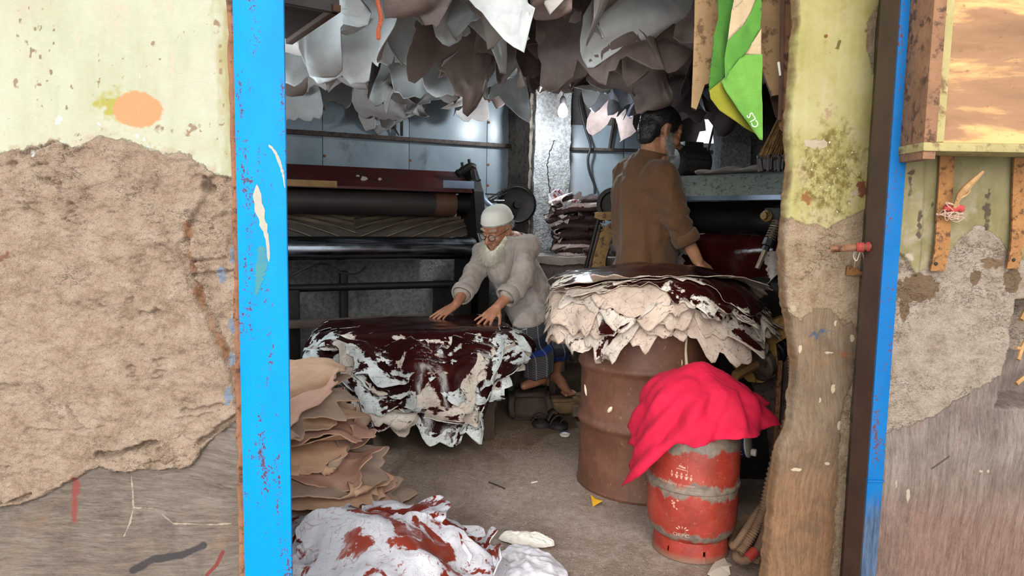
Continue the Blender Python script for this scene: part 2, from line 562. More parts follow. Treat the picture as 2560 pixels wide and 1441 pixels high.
def fn_left(X, Z):
    Y = YL
    bx, bz = poly_px([(-500, 360), (0, 385), (60, 376), (130, 352), (200, 368), (250, 338), (330, 350), (400, 376), (480, 392), (540, 432), (600, 445)], Y)
    d1 = Z - np.interp(X, bx, bz) + 0.012 * fbm(X * 30, Z * 30, 0, 4, 5)
    cx, cz = poly_px([(-500, 1330), (0, 1268), (100, 1244), (200, 1190), (250, 1168), (320, 1180), (480, 1162), (520, 1110), (570, 1066), (620, 1040)], Y)
    d2 = np.interp(X, cx, cz) - Z + 0.010 * fbm(X * 26, Z * 26, 0, 4, 9)
    ez, ex = None, None
    q = np.array([at(a, b, Y) for a, b in [(560, 425), (522, 445), (508, 500), (470, 560), (448, 620), (472, 690), (500, 760), (545, 860), (575, 930), (600, 1040), (608, 1441)]])
    d3 = X - np.interp(-Z, -q[:, 2], q[:, 0]) + 0.008 * fbm(X * 40, Z * 40, 0, 4, 21)
    d3 = np.where(d1 > 0, -0.05, d3)
    paint = np.clip(0.5 + d1 / 0.03, 0, 1)
    cem = np.clip(0.5 + d2 / 0.03, 0, 1)
    strip = sst(-0.004, 0.004, d3)
    mudm = (1 - sst(-0.003, 0.003, d1)) * (1 - sst(-0.003, 0.003, d2))
    rough = fbm(X * 12, Z * 16, 0, 6, 31, 0.58)
    ridg = 1 - np.abs(fbm(X * 9, Z * 15 + X * 5, 0, 5, 41, 0.55)) * 2
    h = mudm * (0.004 + 0.012 * rough + 0.005 * np.clip(ridg, 0, 1) + 0.0025 * fbm(X * 90, Z * 120, 0, 3, 47))
    pit = fbm(X * 34, Z * 60, 0, 4, 51)
    h -= mudm * 0.010 * sst(0.30, 0.45, pit) * sst(0.0, 0.3, fbm(X * 5, Z * 5, 0, 3, 53))
    h += (1 - mudm) * 0.0015 * fbm(X * 14, Z * 14, 0, 4, 61)
    h -= strip * 0.010 * (1 - sst(-0.003, 0.003, d2)) - strip * 0.008 * fbm(X * 35, Z * 35, 0, 4, 63)
    h -= sst(-0.003, 0.003, d2) * 0.004
    # broken edge of the paint skin stands proud
    h += sst(-0.002, 0.003, d1) * 0.003
    cr = [([(245, 1142), (290, 1135), (330, 1124), (392, 1104)], 0.010, 0.028), ([(-60, 1275), (0, 1258), (40, 1252), (78, 1236)], 0.007, 0.02),
          ([(500, 1104), (540, 1080), (590, 1042)], 0.007, 0.02), ([(60, 388), (100, 372), (150, 350)], 0.004, 0.012),
          ([(0, 960), (30, 962), (55, 966)], 0.003, 0.008), ([(170, 1020), (210, 1072), (260, 1068)], 0.003, 0.008),
          ([(80, 1070), (120, 1076), (200, 1074)], 0.002, 0.006),
          ([(450, 1030), (500, 1022), (560, 1010)], 0.004, 0.010), ([(440, 1048), (520, 1038), (560, 1022)], 0.003, 0.008),
          ([(512, 445), (516, 470), (530, 472)], 0.007, 0.022), ([(468, 600), (476, 650), (486, 700), (530, 790), (570, 880)], 0.003, 0.009),
          ([(478, 655), (540, 648), (590, 645)], 0.003, 0.010), ([(480, 690), (540, 682), (590, 676)], 0.003, 0.010)]
    for pts, w, dep in cr:
        dd = segd(X, Z, pts, Y) + 0.007 * fbm(X * 45, Z * 45, 0, 4, 71) + 0.003 * fbm(X * 140, Z * 140, 0, 2, 72)
        h -= dep * (1 - sst(w * 0.2, w, dd))
    tint = np.zeros(X.shape + (4,))
    over(tint, blob_t(X, Z, 280, 262, 66, 74, Y, 0.5) * 0.75, srgb(186, 178, 74))
    over(tint, blob_t(X, Z, 345, 275, 70, 48, Y, 0.10) * 4, srgb(222, 158, 108))
    rd = segd(X, Z, [(186, 1196), (184, 1250), (183, 1305)], Y)
    over(tint, (1 - rd / 0.016) * 0.9 + 0.4 * fbm(X * 60, Z * 60, 0, 3, 5), srgb(150, 76, 70))
    rd = segd(X, Z, [(515, 1441), (540, 1415), (556, 1382)], Y)
    over(tint, (1 - rd / 0.006) * 1.4, srgb(140, 60, 56))
    rd = segd(X, Z, [(330, 1430), (380, 1402), (450, 1392), (508, 1366)], Y)
    over(tint, (1 - rd / 0.013) * 1.2 + 0.3 * fbm(X * 50, Z * 50, 0, 3, 6), srgb(66, 62, 66))
    for pts, w in (([(325, 1195), (328, 1230), (330, 1272), (322, 1310), (306, 1345)], 0.0028), ([(330, 1272), (385, 1275), (430, 1312), (520, 1315), (575, 1312)], 0.0028)):
        rd = segd(X, Z, pts, Y) + 0.0015 * fbm(X * 90, Z * 90, 0, 2, 8)
        over(tint, (1 - rd / w) * 0.9 + 0.25 * fbm(X * 70, Z * 70, 0, 3, 9), srgb(196, 178, 160))
        h -= 0.002 * (1 - sst(0, w, rd))
    for (a, b, w) in ((150, 295, 7), (140, 310, 9), (250, 310, 5), (352, 195, 4), (335, 305, 5), (345, 340, 8), (372, 368, 10), (362, 350, 6), (80, 382, 12)):
        over(tint, blob_t(X, Z, a, b, w, w * 1.2, Y, 1.2, int(a)) * 1.5, (0.86, 0.84, 0.80))
    for (a, b, rx, ry) in ((285, 215, 7, 16), (325, 172, 6, 16), (45, 205, 9, 14), (104, 335, 12, 18), (480, 330, 22, 24), (545, 60, 9, 12), (553, 175, 12, 9), (442, 102, 8, 8), (384, 112, 6, 8), (30, 82, 12, 8), (548, 125, 6, 40), (405, 330, 20, 14)):
        over(tint, blob_t(X, Z, a, b, rx, ry, Y, 1.8, int(a + b)) * 0.6, srgb(160, 132, 108))
    rd = segd(X, Z, [(470, 560), (476, 640), (500, 740), (545, 850), (585, 925), (606, 1060)], Y)
    over(tint, (1 - rd / 0.014) * 0.62 + 0.5 * fbm(X * 40, Z * 40, 0, 4, 16), srgb(170, 122, 88))
    for (a, b) in ((580, 810), (575, 900), (572, 990), (555, 680), (580, 640)):
        over(tint, blob_t(X, Z, a, b, 14, 24, Y, 0.6, int(b)) * 2, srgb(150, 164, 186))
    over(tint, blob_t(X, Z, 20, 640, 30, 34, Y, 0.9, 8) * 0.7, srgb(150, 104, 84))
    fl1 = fbm(X * 100, Z * 70, 0, 4, 91) + 0.45 * fbm(X * 9, Z * 9, 0, 3, 92)
    over(tint, np.where(d1 > 0.01, (fl1 - 0.53) * 3.0, 0), srgb(150, 128, 96))
    fl2 = fbm(X * 60, Z * 24, 0, 4, 95) + 0.4 * fbm(X * 7, Z * 7, 0, 3, 96)
    over(tint, np.where(d1 > 0.01, (fl2 - 0.50) * 3.0, 0), srgb(226, 206, 178))
    ed = at(540, 200, Y)[0] - X
    over(tint, np.where(d1 > 0.005, sst(0.03, -0.02, ed) * 0.5 + 0.35 * fbm(X * 60, Z * 16, 0, 4, 97), 0), srgb(186, 176, 124))
    over(tint, np.where(d1 > 0.0, (1 - np.abs(d1) / 0.03) * 0.35 + 0.45 * fbm(X * 50, Z * 50, 0, 4, 99), 0), srgb(190, 164, 140))
    z0 = np.zeros(X.shape)
    warm = sst(1.0, 0.35, Z) * 0.35
    return h, {'mask': pack(paint, z0, cem, z0 + 1), 'tint': tint, 'warm': warm}


xl0, xl1 = -1.75, at(606, 720, YL)[0]
wl = relief('wall_left', axis(xl0, xl1, -1.16, xl1, 0.003, 0.03), axis(-0.35, 2.9, 0.32, 1.72, 0.003, 0.04), YL, fn_left, mat_wl, 0.22)

# ---- right pillar of the doorway, with the ragged broken edge
YP = 1.95
mat_wp = wallmat('old_wall_pillar',
                 dk(0.66, srgb(166, 156, 92), srgb(188, 178, 116), srgb(204, 194, 144)),
                 dk(0.74, srgb(150, 124, 98), srgb(182, 158, 130), srgb(202, 180, 154), srgb(92, 70, 50)),
                 dk(0.72, srgb(104, 86, 68), srgb(128, 108, 88), srgb(150, 130, 108), srgb(114, 80, 56), srgb(158, 118, 86)),
                 streak=(6, 1, 0.6), moss=srgb(96, 80, 36))
EDGE = [(1990, -200), (1986, 0), (1988, 60), (1980, 130), (1976, 210), (1968, 300), (1966, 345), (1972, 420), (1966, 480), (1958, 560), (1952, 640), (1955, 700),
        (1958, 760), (1970, 800), (1972, 830), (1982, 900), (1984, 960), (1974, 1000), (1974, 1050), (1962, 1085), (1946, 1120), (1936, 1165), (1926, 1230), (1918, 1330), (1906, 1441), (1890, 1600)]
qe = np.array([at(a, b, YP) for a, b in EDGE])


def edge_p(Z):
    return np.interp(-Z, -qe[:, 2], qe[:, 0]) + 0.004 * fbm(Z * 45, Z * 0, 0, 4, 77)


def fn_pillar(X, Z):
    Y = YP
    def bd(pts, s, amp=0.012, f=26):
        a, b = poly_px(pts, Y)
        return Z - np.interp(X, a, b) + amp * fbm(X * f, Z * f, 0, 4, s)
    d1 = bd([(1900, 540), (1985, 548), (2030, 560), (2070, 580), (2110, 545), (2160, 520), (2260, 500)], 3, 0.02)
    dpat = 1 - np.hypot((X - at(2222, 90, Y)[0]) / 0.062, (Z - at(2222, 90, Y)[2]) / 0.125) + 0.25 * fbm(X * 30, Z * 30, 0, 4, 12)
    d1 = np.where(dpat > 0, np.minimum(d1, -dpat * 0.05), d1)
    d2 = -bd([(1900, 770), (1965, 772), (2000, 802), (2040, 770), (2080, 776), (2110, 812), (2130, 800), (2150, 845), (2180, 900), (2230, 1000)], 7, 0.008)
    xs = at(2112, 1000, Y)[0]
    d2 = np.minimum(d2, np.interp(-Z, [-at(0, 840, Y)[2], -at(0, 1000, Y)[2], -at(0, 1441, Y)[2]], [at(2150, 840, Y)[0], at(2108, 1000, Y)[0], at(2080, 1441, Y)[0]]) - X + 0.010 * fbm(X * 30, Z * 18, 0, 4, 14))
    paint, cem = np.clip(0.5 + d1 / 0.03, 0, 1), np.clip(0.5 + d2 / 0.03, 0, 1)
    pm, cm = sst(-0.003, 0.003, d1), sst(-0.003, 0.003, d2)
    pl = (1 - pm) * (1 - cm)
    h = pl * (-0.003 + 0.004 * fbm(X * 20, Z * 20, 0, 6, 31, 0.6)) + pm * 0.002 * fbm(X * 12, Z * 12, 0, 4, 33) + cm * 0.0025 * fbm(X * 16, Z * 8, 0, 4, 35)
    h -= pl * 0.004 * sst(0, 0.5, dpat)
    moss = np.clip(blob_t(X, Z, 2075, 440, 105, 150, Y, 0.5, 5) * 1.5, 0, 1) * 0.9
    h += 0.003 * moss * fbm(X * 60, Z * 60, 0, 3, 37)
    # rounded broken arris at the left edge
    e = edge_p(Z)
    h -= 0.03 * (1 - sst(0, 0.022, X - e)) ** 2 + 0.006 * (1 - sst(0, 0.03, X - e)) * fbm(X * 60, Z * 40, 0, 4, 39)
    tint = np.zeros(X.shape + (4,))
    over(tint, blob_t(X, Z, 2160, 472, 16, 20, Y, 1.1, 4) * 1.20, srgb(128, 56, 50))
    over(tint, blob_t(X, Z, 2138, 478, 15, 26, Y, 1.3, 6) * 1.20, srgb(206, 186, 158))
    over(tint, blob_t(X, Z, 2030, 362, 34, 8, Y, 1.5, 7) * 1.20, srgb(208, 192, 168))
    over(tint, blob_t(X, Z, 2066, 290, 9, 16, Y, 1.5, 8) * 0.90, srgb(190, 160, 130))
    over(tint, blob_t(X, Z, 2020, 510, 18, 40, Y, 2.1, 9) * 0.48, srgb(160, 100, 60))
    over(tint, blob_t(X, Z, 2046, 838, 34, 15, Y, 1.3, 10) * 0.66, srgb(84, 98, 118))
    over(tint, blob_t(X, Z, 2110, 890, 20, 26, Y, 1.5, 11) * 0.48, srgb(160, 100, 66))
    for (a, b, rx, ry) in ((2088, 808, 5, 12), (2130, 845, 6, 12), (2083, 972, 5, 14), (2000, 872, 6, 16), (2070, 882, 12, 4), (2098, 1064, 7, 14), (2068, 1160, 8, 5), (1990, 1176, 14, 5), (2050, 1000, 4, 10), (1982, 770, 9, 10)):
        over(tint, blob_t(X, Z, a, b, rx, ry, Y, 0.5, int(a)) * 2.5, srgb(224, 208, 178))
    over(tint, blob_t(X, Z, 2096, 115, 9, 20, Y, 0.6, 3) * 1.6, srgb(116, 96, 50))
    over(tint, blob_t(X, Z, 2066, 92, 8, 8, Y, 0.6, 3) * 1.6, srgb(130, 76, 36))
    side = 1 - sst(0.0, 0.024, X - e + 0.012 * fbm(X * 30, Z * 14, 0, 3, 88))
    over(tint, side * 0.62, srgb(128, 96, 66))
    z0 = np.zeros(X.shape)
    return h, {'mask': pack(paint, z0, cem, z0 + 1), 'tint': tint, 'moss': moss, 'warm': sst(at(0, 1020, Y)[2], at(0, 1250, Y)[2], Z)}


xp0, xp1 = at(1950, 720, YP)[0], at(2330, 720, YP)[0]
wp = relief('wall_pillar', axis(xp0, xp1, xp0, at(2215, 500, YP)[0], 0.003, 0.02), axis(-0.05, 2.9, 0.1, 1.85, 0.003, 0.04), YP, fn_pillar, mat_wp, 0.16, edge_p, (0.5, 1))

# ---- front wall right of the door
YR = 1.77
mat_wr = wallmat('old_wall_right',
                 dk(0.60, srgb(122, 114, 76), srgb(152, 142, 100), srgb(178, 166, 130)),
                 dk(0.60, srgb(156, 136, 118), srgb(192, 174, 156), srgb(212, 196, 182), srgb(96, 76, 60)),
                 dk(0.60, srgb(100, 86, 80), srgb(136, 122, 114), srgb(168, 154, 146), srgb(114, 82, 70), srgb(156, 122, 106)),
                 streak=(6, 1, 0.6))


def fn_right(X, Z):
    Y = YR
    a, b = poly_px([(2100, 640), (2250, 640), (2290, 690), (2335, 640), (2372, 640), (2400, 600), (2440, 560), (2500, 590), (2530, 640), (2600, 660), (2800, 660)], Y)
    d1 = Z - np.interp(X, a, b) + 0.014 * fbm(X * 26, Z * 26, 0, 4, 3)
    a, b = poly_px([(2100, 1100), (2200, 1086), (2260, 1070), (2330, 1045), (2400, 992), (2460, 968), (2520, 930), (2600, 900), (2900, 880)], Y)
    d2 = np.interp(X, a, b) - Z + 0.008 * fbm(X * 26, Z * 26, 0, 4, 9)
    paint, cem = np.clip(0.5 + d1 / 0.03, 0, 1), np.clip(0.5 + d2 / 0.03, 0, 1)
    pm, cm = sst(-0.003, 0.003, d1), sst(-0.003, 0.003, d2)
    pl = (1 - pm) * (1 - cm)
    h = pl * (-0.002 + 0.005 * fbm(X * 18, Z * 18, 0, 6, 31, 0.62)) + pm * 0.003 * fbm(X * 16, Z * 10, 0, 4, 33) + cm * 0.002 * fbm(X * 14, Z * 6, 0, 4, 35)
    # strip of render beside the post stands proud
    c = at(2318, 300, Y)[0]
    h += 0.008 * sst(c + 0.006, c - 0.006, X + 0.01 * fbm(X * 5, Z * 9, 0, 3, 36) + (Z - 1.3) * 0.02) * pm
    # hole at the far right
    q = [at(2536, 745, Y), at(2800, 1025, Y)]
    hd = np.minimum(np.minimum(X - (q[0][0] - 0.02 * sst(q[0][2], q[1][2], Z)) + 0.008 * fbm(X * 20, Z * 30, 0, 4, 55), q[0][2] - Z), Z - q[1][2]) + 0.01 * fbm(X * 24, Z * 24, 0, 3, 56)
    h -= 0.13 * sst(0, 0.014, hd)
    tint = np.zeros(X.shape + (4,))
    for (a, b, rx, ry) in ((2292, 722, 62, 40), (2440, 697, 16, 24), (2530, 700, 30, 34), (2262, 770, 14, 34)):
        over(tint, blob_t(X, Z, a, b, rx, ry, Y, 0.35, int(a)) * 3, srgb(128, 100, 74))
    over(tint, blob_t(X, Z, 2480, 660, 30, 20, Y, 0.6, 5) * 1.2, srgb(140, 110, 80))
    for (a, b, rx, ry) in ((2270, 460, 10, 60), (2292, 560, 9, 40), (2330, 520, 8, 30), (2470, 520, 10, 60)):
        over(tint, blob_t(X, Z, a, b, rx, ry, Y, 0.9, int(b)) * 0.9, srgb(84, 74, 60))
    for (a, b, rx, ry) in ((2285, 360, 14, 26), (2268, 640, 16, 20), (2470, 1180, 4, 5), (2270, 1240, 6, 20), (2452, 1178, 5, 4), (2240, 1210, 4, 16)):
        over(tint, blob_t(X, Z, a, b, rx, ry, Y, 0.6, int(b)) * 1.5, srgb(196, 182, 160))
    rd = segd(X, Z, [(2330, 1172), (2372, 1142)], Y)
    over(tint, (1 - rd / 0.004) * 1.2, srgb(84, 72, 66))
    z0 = np.zeros(X.shape)
    return h, {'mask': pack(paint, z0, cem, z0 + 1), 'tint': tint, 'warm': sst(at(0, 1080, Y)[2], at(0, 1330, Y)[2], Z)}


xr0, xr1 = at(2190, 1441, YR)[0] - 0.005, 2.6
wr = relief('wall_right', axis(xr0, xr1, xr0, at(2700, 700, YR)[0], 0.0034, 0.04), axis(-0.35, 2.9, 0.25, 1.75, 0.0034, 0.04), YR, fn_right, mat_wr, 0.2)

# ---- blue door frame posts
def mat_blue(name, c1, c2, low):
    g = G(name)
    co = g.co()
    n = g.noise(7, 4, 0.6, vec=g.map(co, (1, 1, 0.5)))
    col = g.ramp(n, [(0.3, c1), (0.7, c2)])
    chip = g.mth('ADD', g.noise(120, 6, 0.8, vec=g.map(co, (1, 1, 0.8))), g.mth('MULTIPLY', g.noise(6, 3, 0.6, vec=g.map(co, (2.5, 1, 0.6))), 0.9))
    col = g.mix(g.ramp(g.mth('MULTIPLY', chip, 0.5), [(0.524, 0.0), (0.536, 1.0)]), col, srgb(84, 58, 66))
    z = g.nd('SeparateXYZ', {0: co}).outputs[2]
    lw = g.mth('MULTIPLY', g.ramp(g.mth('ADD', z, g.mth('MULTIPLY', g.noise(9, 5, 0.7), 0.16)), [(low - 0.02, 1.0), (low + 0.05, 0.0)]), 0.85) if low else 0.0
    if low:
        col = g.mix(lw, col, g.ramp(g.noise(30, 5, 0.7, vec=g.map(co, (3, 3, 0.3))), [(0.35, srgb(48, 52, 60)), (0.7, srgb(92, 104, 122))]))
    return g.done(col, 0.5, 0.0, g.bump(g.noise(150, 4, 0.6), 0.25, 0.003), Specular_IOR_Level=0.12)


M_blueL = mat_blue('blue_paint_bright', srgb(0, 122, 200), srgb(0, 138, 220), None)
M_blueR = mat_blue('blue_paint_worn', srgb(8, 84, 144), srgb(18, 100, 162), 0.86)
M_rust = simple('rusty_iron', srgb(104, 66, 44), srgb(150, 104, 76), 14, 0.8, 0.1, 0.6, 90, 0.004, srgb(74, 46, 34))
M_shadeside = simple('shaded_brown_side', srgb(52, 32, 22), srgb(74, 48, 34), 9, 0.6, 0.0, 0.4, 90, 0.003)  # brown left side of the right post, its shade put into the colour
M_smear = simple('beige_paint', srgb(150, 146, 134), srgb(168, 162, 148), 30, 0.7, 0, 0.2)
M_smear2 = simple('teal_stain', srgb(20, 112, 140), srgb(52, 120, 110), 18, 0.6, 0, 0.2)

p0, p1 = at(588, 720, 1.455), at(726, 720, 1.455)
xa, xb = at(596, 720, 1.47)[0], at(719, 720, 1.47)[0]
t1 = tag(bpy.data.objects.new('trim_1', None), kind='structure')
link(t1, None, np.array([(xa + xb) / 2, 1.47, -0.35]))
m = MB()
m.box(((xa + xb) / 2, 1.474, 1.1), (xb - xa, 0.008, 2.9), bev=0.002)
m.box((xa + 0.01, 1.52, 1.1), (0.006, 0.09, 2.9))
m.build('face_plate', M_blueL, t1)
m = MB()
zz = np.linspace(-0.3, 2.5, 120)
rng = np.random.default_rng(5)
m.tube(np.stack([xa - 0.006 + 0.0016 * rng.standard_normal(120), 1.483 + 0 * zz, zz], -1), 0.0085 + 0.002 * rng.random(120), 8)
m.build('rusty_edge', M_rust, t1)


def smear(pts, ws, Y, name, mat, parent):
    """a flat brush stroke of paint, a fraction of a millimetre thick"""
    P = spline([at(a, b, Y) for a, b in pts], 24)
    W = np.interp(np.linspace(0, 1, 24), np.linspace(0, 1, len(ws)), ws) * Y / FPX * (1 + 0.18 * np.random.default_rng(len(pts)).normal(size=24))
    W[0] = W[-1] = 0.0006
    V = np.vstack([P + np.outer(W, [1, 0, 0.15]), P - np.outer(W, [1, 0, 0.15])])
    F = [[i, 24 + i, 25 + i, i + 1] for i in range(23)]
    return mk(name, V, F, mat, parent)


smear([(642, 462), (644, 500), (655, 550), (668, 600), (672, 655)], [4, 11, 9, 5, 3], 1.4692, 'paint_smear', M_smear, t1)
smear([(672, 362), (690, 385), (706, 430), (712, 470)], [3, 4, 3, 1], 1.4692, 'paint_smear', M_smear, t1)
smear([(652, 615), (655, 650), (650, 690), (640, 740)], [7, 14, 12, 4], 1.4694, 'paint_smear', M_smear2, t1)

YB = 1.74
xc, xd = at(2203, 720, YB)[0], at(2243, 720, YB)[0]
t2 = tag(bpy.data.objects.new('trim_2', None), kind='structure')
link(t2, None, np.array([(xc + xd) / 2, YB, -0.35]))
m = MB()
m.box(((xc + xd) / 2, YB + 0.004, 1.1), (xd - xc, 0.008, 2.9), bev=0.002)
m.build('face_plate', M_blueR, t2)
MB().box((xc + 0.003, YB + 0.05, 1.1), (0.008, 0.09, 2.9)).build('channel_side', M_shadeside, t2)
zj = at(2190, 1203, YB)[2]
MB().box(((xc + xd) / 2, YB + 0.001, zj), (xd - xc + 0.004, 0.012, 0.006), bev=0.002).build('weld_seam', M_blueR, t2)

# ---- floor, street, ceiling, shell
g = G('cement_floor')
co = g.co()
n1 = g.noise(2.2, 5, 0.65, vec=co)
n2 = g.noise(26, 6, 0.75, vec=co)
n3 = g.noise(90, 4, 0.8, vec=g.map(co, (1, 1, 1)))
col = g.ramp(g.mth('ADD', g.mth('MULTIPLY', n1, 0.55), g.mth('MULTIPLY', n2, 0.5)), [(0.36, srgb(110, 90, 76)), (0.52, srgb(146, 127, 114)), (0.66, srgb(176, 159, 148))])
yv = g.nd('SeparateXYZ', {0: co}).outputs[1]
wet = g.ramp(g.mth('ADD', g.mth('MULTIPLY', yv, 0.2), g.mth('MULTIPLY', n1, 0.35)), [(0.76, 0.0), (0.92, 1.0)])
col = g.mix(wet, col, g.ramp(n2, [(0.35, srgb(84, 62, 44)), (0.65, srgb(128, 104, 80))]))
col = g.mix(g.ramp(n3, [(0.56, 0.0), (0.66, 0.8)]), col, srgb(206, 190, 176))
col = g.mix(g.ramp(g.noise(60, 5, 0.85, vec=co), [(0.57, 0.0), (0.66, 0.8)]), col, srgb(76, 60, 50))
n5 = g.noise(210, 3, 0.8, vec=g.map(co, (1, 1.6, 1)))
col = g.mix(g.ramp(n5, [(0.58, 0.0), (0.66, 0.75)]), col, srgb(214, 200, 186))
col = g.mix(g.ramp(g.noise(170, 3, 0.8, vec=g.map(co, (1.4, 1, 1))), [(0.58, 0.0), (0.66, 0.7)]), col, srgb(70, 54, 46))
rg = g.ramp(g.mth('ADD', g.mth('MULTIPLY', n2, 0.6), g.mth('MULTIPLY', n1, 0.4)), [(0.4, 0.5), (0.62, 0.85)])
M_floor = g.done(col, rg, 0, g.bump(g.mth('ADD', n2, g.mth('ADD', g.mth('MULTIPLY', n3, 0.5), g.mth('MULTIPLY', n5, 0.3))), 0.8, 0.008))
M_street = simple('street_ground', srgb(158, 152, 144), srgb(186, 180, 172), 3, 0.9, 0, 0.5, 40, 0.01)
M_dark = simple('sooty_cement', srgb(64, 60, 58), srgb(96, 92, 90), 5, 0.9, 0, 0.6, 40, 0.012)

xs, ys = np.linspace(-2.3, 2.6, 140), np.linspace(1.55, 6.3, 140)
X, Yg = np.meshgrid(xs, ys)
Zf = 0.004 * fbm(X * 2, Yg * 2, 0, 4, 3) + 0.002 * fbm(X * 9, Yg * 9, 0, 3, 4)
idx = np.arange(140 * 140).reshape(140, 140)
F = np.stack([idx[:-1, :-1], idx[:-1, 1:], idx[1:, 1:], idx[1:, :-1]], -1).reshape(-1, 4)
tag(mk('floor', np.stack([X, Yg, Zf], -1).reshape(-1, 3), F, M_floor, origin=(0, 0, 0)), kind='structure')
tag(MB().box((0.15, 1.53, -0.19), (4.9, 0.12, 0.36)).build('floor_step', M_dark), kind='structure')
tag(MB().box((0, -2.5, -0.4), (14, 8.4, 0.1)).build('floor_street', M_street), kind='structure')
tag(MB().box((0.1, 4.0, 3.12), (5.2, 4.9, 0.12)).build('ceiling', M_dark), kind='structure')
tag(MB().box((0.1, 1.62, 3.02), (5.4, 0.3, 0.3)).build('wall_lintel', M_dark), kind='structure')
tag(MB().box((-1.98, 3.9, 1.45), (0.16, 4.7, 3.4)).build('wall_side_left', M_dark), kind='structure')
tag(MB().box((2.5, 4.1, 1.45), (0.16, 4.7, 3.4)).build('wall_side_right', M_dark), kind='structure')

M_tin = simple('added_shade_tin', srgb(96, 98, 100), srgb(128, 130, 132), 6, 0.5, 0.3, 0.2)
tag(MB().box((0.2, 1.15, 3.30), (5.6, 1.1, 0.03)).build('ceiling_added_shade', M_tin), kind='structure')  # unseen awning, added to keep sky light off the front wall

# ---- back walls in the room's own directions
A = unit((0.9, 0.436, 0))
N = np.array([-A[1], A[0], 0])            # away from the room, into the wall
UP = np.array([0, 0, 1.0])
AX = np.stack([A, N, UP])
W0 = np.array([-0.025, 5.56, 0])          # right end of the left back wall


def wa(t, n, z):
    """point by distance t to the left along the back wall, n in front of it, height z"""
    return W0 - A * t - N * n + UP * z


def tpx(px, n=0.0):
    """t of the point of the back-wall line n in front of the wall seen in this photo column"""
    k = (px - 1280.0) / FPX * 1.0
    p = W0 - N * n
    return (p[0] - k * p[1]) / (A[0] - k * A[1])


def zpx(px, py, t, n):
    p = wa(t, n, 0)
    return at(px, py, p[1])[2]


g = G('painted_sheet_metal')
co = g.co()
n = g.noise(3, 5, 0.6, vec=co)
col = g.ramp(n, [(0.3, srgb(128, 142, 152)), (0.7, srgb(158, 172, 180))])
col = g.mix(g.ramp(g.noise(110, 4, 0.8, vec=co), [(0.66, 0.0), (0.72, 0.8)]), col, srgb(60, 66, 74))
col = g.mix(g.ramp(g.noise(4.5, 6, 0.7, vec=g.map(co, (1, 1, 0.6))), [(0.6, 0.0), (0.72, 0.6)]), col, srgb(72, 78, 86))
M_sheet = g.done(col, g.ramp(n, [(0.3, 0.3), (0.7, 0.38)]), 0.0, g.bump(g.noise(30, 4, 0.6), 0.05, 0.004), Specular_IOR_Level=0.7)

g = G('rough_render')
co = g.co()
n = g.noise(38, 7, 0.75, vec=co)
col = g.ramp(n, [(0.36, srgb(118, 120, 120)), (0.6, srgb(176, 178, 178))])
col = g.mix(g.ramp(g.noise(4, 5, 0.6, vec=co), [(0.55, 0.0), (0.75, 0.8)]), col, srgb(74, 64, 54))
M_render = g.done(col, 0.9, 0, g.bump(g.mth('ADD', n, g.mth('MULTIPLY', g.vor(70, vec=co), 0.5)), 0.9, 0.014))
M_plasterd = simple('dark_plaster', srgb(84, 76, 66), srgb(118, 108, 98), 9, 0.9, 0, 0.8, 55, 0.012, srgb(52, 46, 40))
M_iron = simple('dark_iron', srgb(34, 30, 28), srgb(56, 48, 42), 12, 0.55, 0.5, 0.3, 80, 0.003, srgb(80, 54, 38))

wb = bpy.data.objects.new('wall_back', None)
link(wb, None, W0)
tag(wb, kind='structure')
MB().box(wa(1.2, -0.1, 1.6), (2.6, 0.2, 3.4), AX).build('rough_wall', M_render, wb)
tseam = tpx(1213, 0.02)
zt, zb = zpx(1000, 228, tpx(1000), 0.02), zpx(1100, 480, tpx(1100), 0.02)
edges = [-0.0, tseam, tseam + 0.62, tseam + 1.24, tseam + 1.9]
for a, b in zip(edges[:-1], edges[1:]):
    MB().box(wa((a + b) / 2, 0.012, (zt + 0.45 + zb) / 2), (b - a - 0.004, 0.006, zt + 0.45 - zb), AX, bev=0.002).build('sheet_panel', M_sheet, wb)
for e in edges[1:-1]:
    for k in range(5):
        z = zb + 0.06 + k * 0.16
        m = MB()
        m.lathe(wa(e - 0.012, 0.012, z), -N, [(0.011, 0.0), (0.011, 0.003), (0.006, 0.006), (0.001, 0.007)], 10)
        m.build('rivet', M_rust, wb)
M_brown = simple('brown_painted_iron', srgb(62, 50, 44), srgb(92, 76, 68), 10, 0.6, 0.1, 0.5, 70, 0.004, srgb(40, 32, 28))
tl, tr_ = tpx(700, 0.05), tpx(1258, 0.05)
zl, zr = zpx(715, 326, tl, 0.05), zpx(1258, 366, tr_, 0.05)
m = MB()
m.box(wa((tl + tr_) / 2, 0.04, (zl + zr) / 2), (tl - tr_ + 0.5, 0.05, 0.03), AX, bev=0.004)
m.build('angle_iron_rail', M_brown, wb)
q = tpx(1002, 0.05)
m = MB()
zq = zpx(1002, 340, q, 0.05)
m.box(wa(q, 0.05, zq + 0.22), (0.018, 0.014, 0.44), AX)
m.cyl(wa(q + 0.02, 0.05, zq), wa(q + 0.26, 0.03, zq + 0.42), 0.006, n=8)
m.build('rail_bracket', M_iron, wb)

# pillar between the two back walls
pc = np.array([0.149, 5.2, 0])
pw = 0.30
pt = bpy.data.objects.new('wall_pillar_back', None)
link(pt, None, pc)
tag(pt, kind='structure')


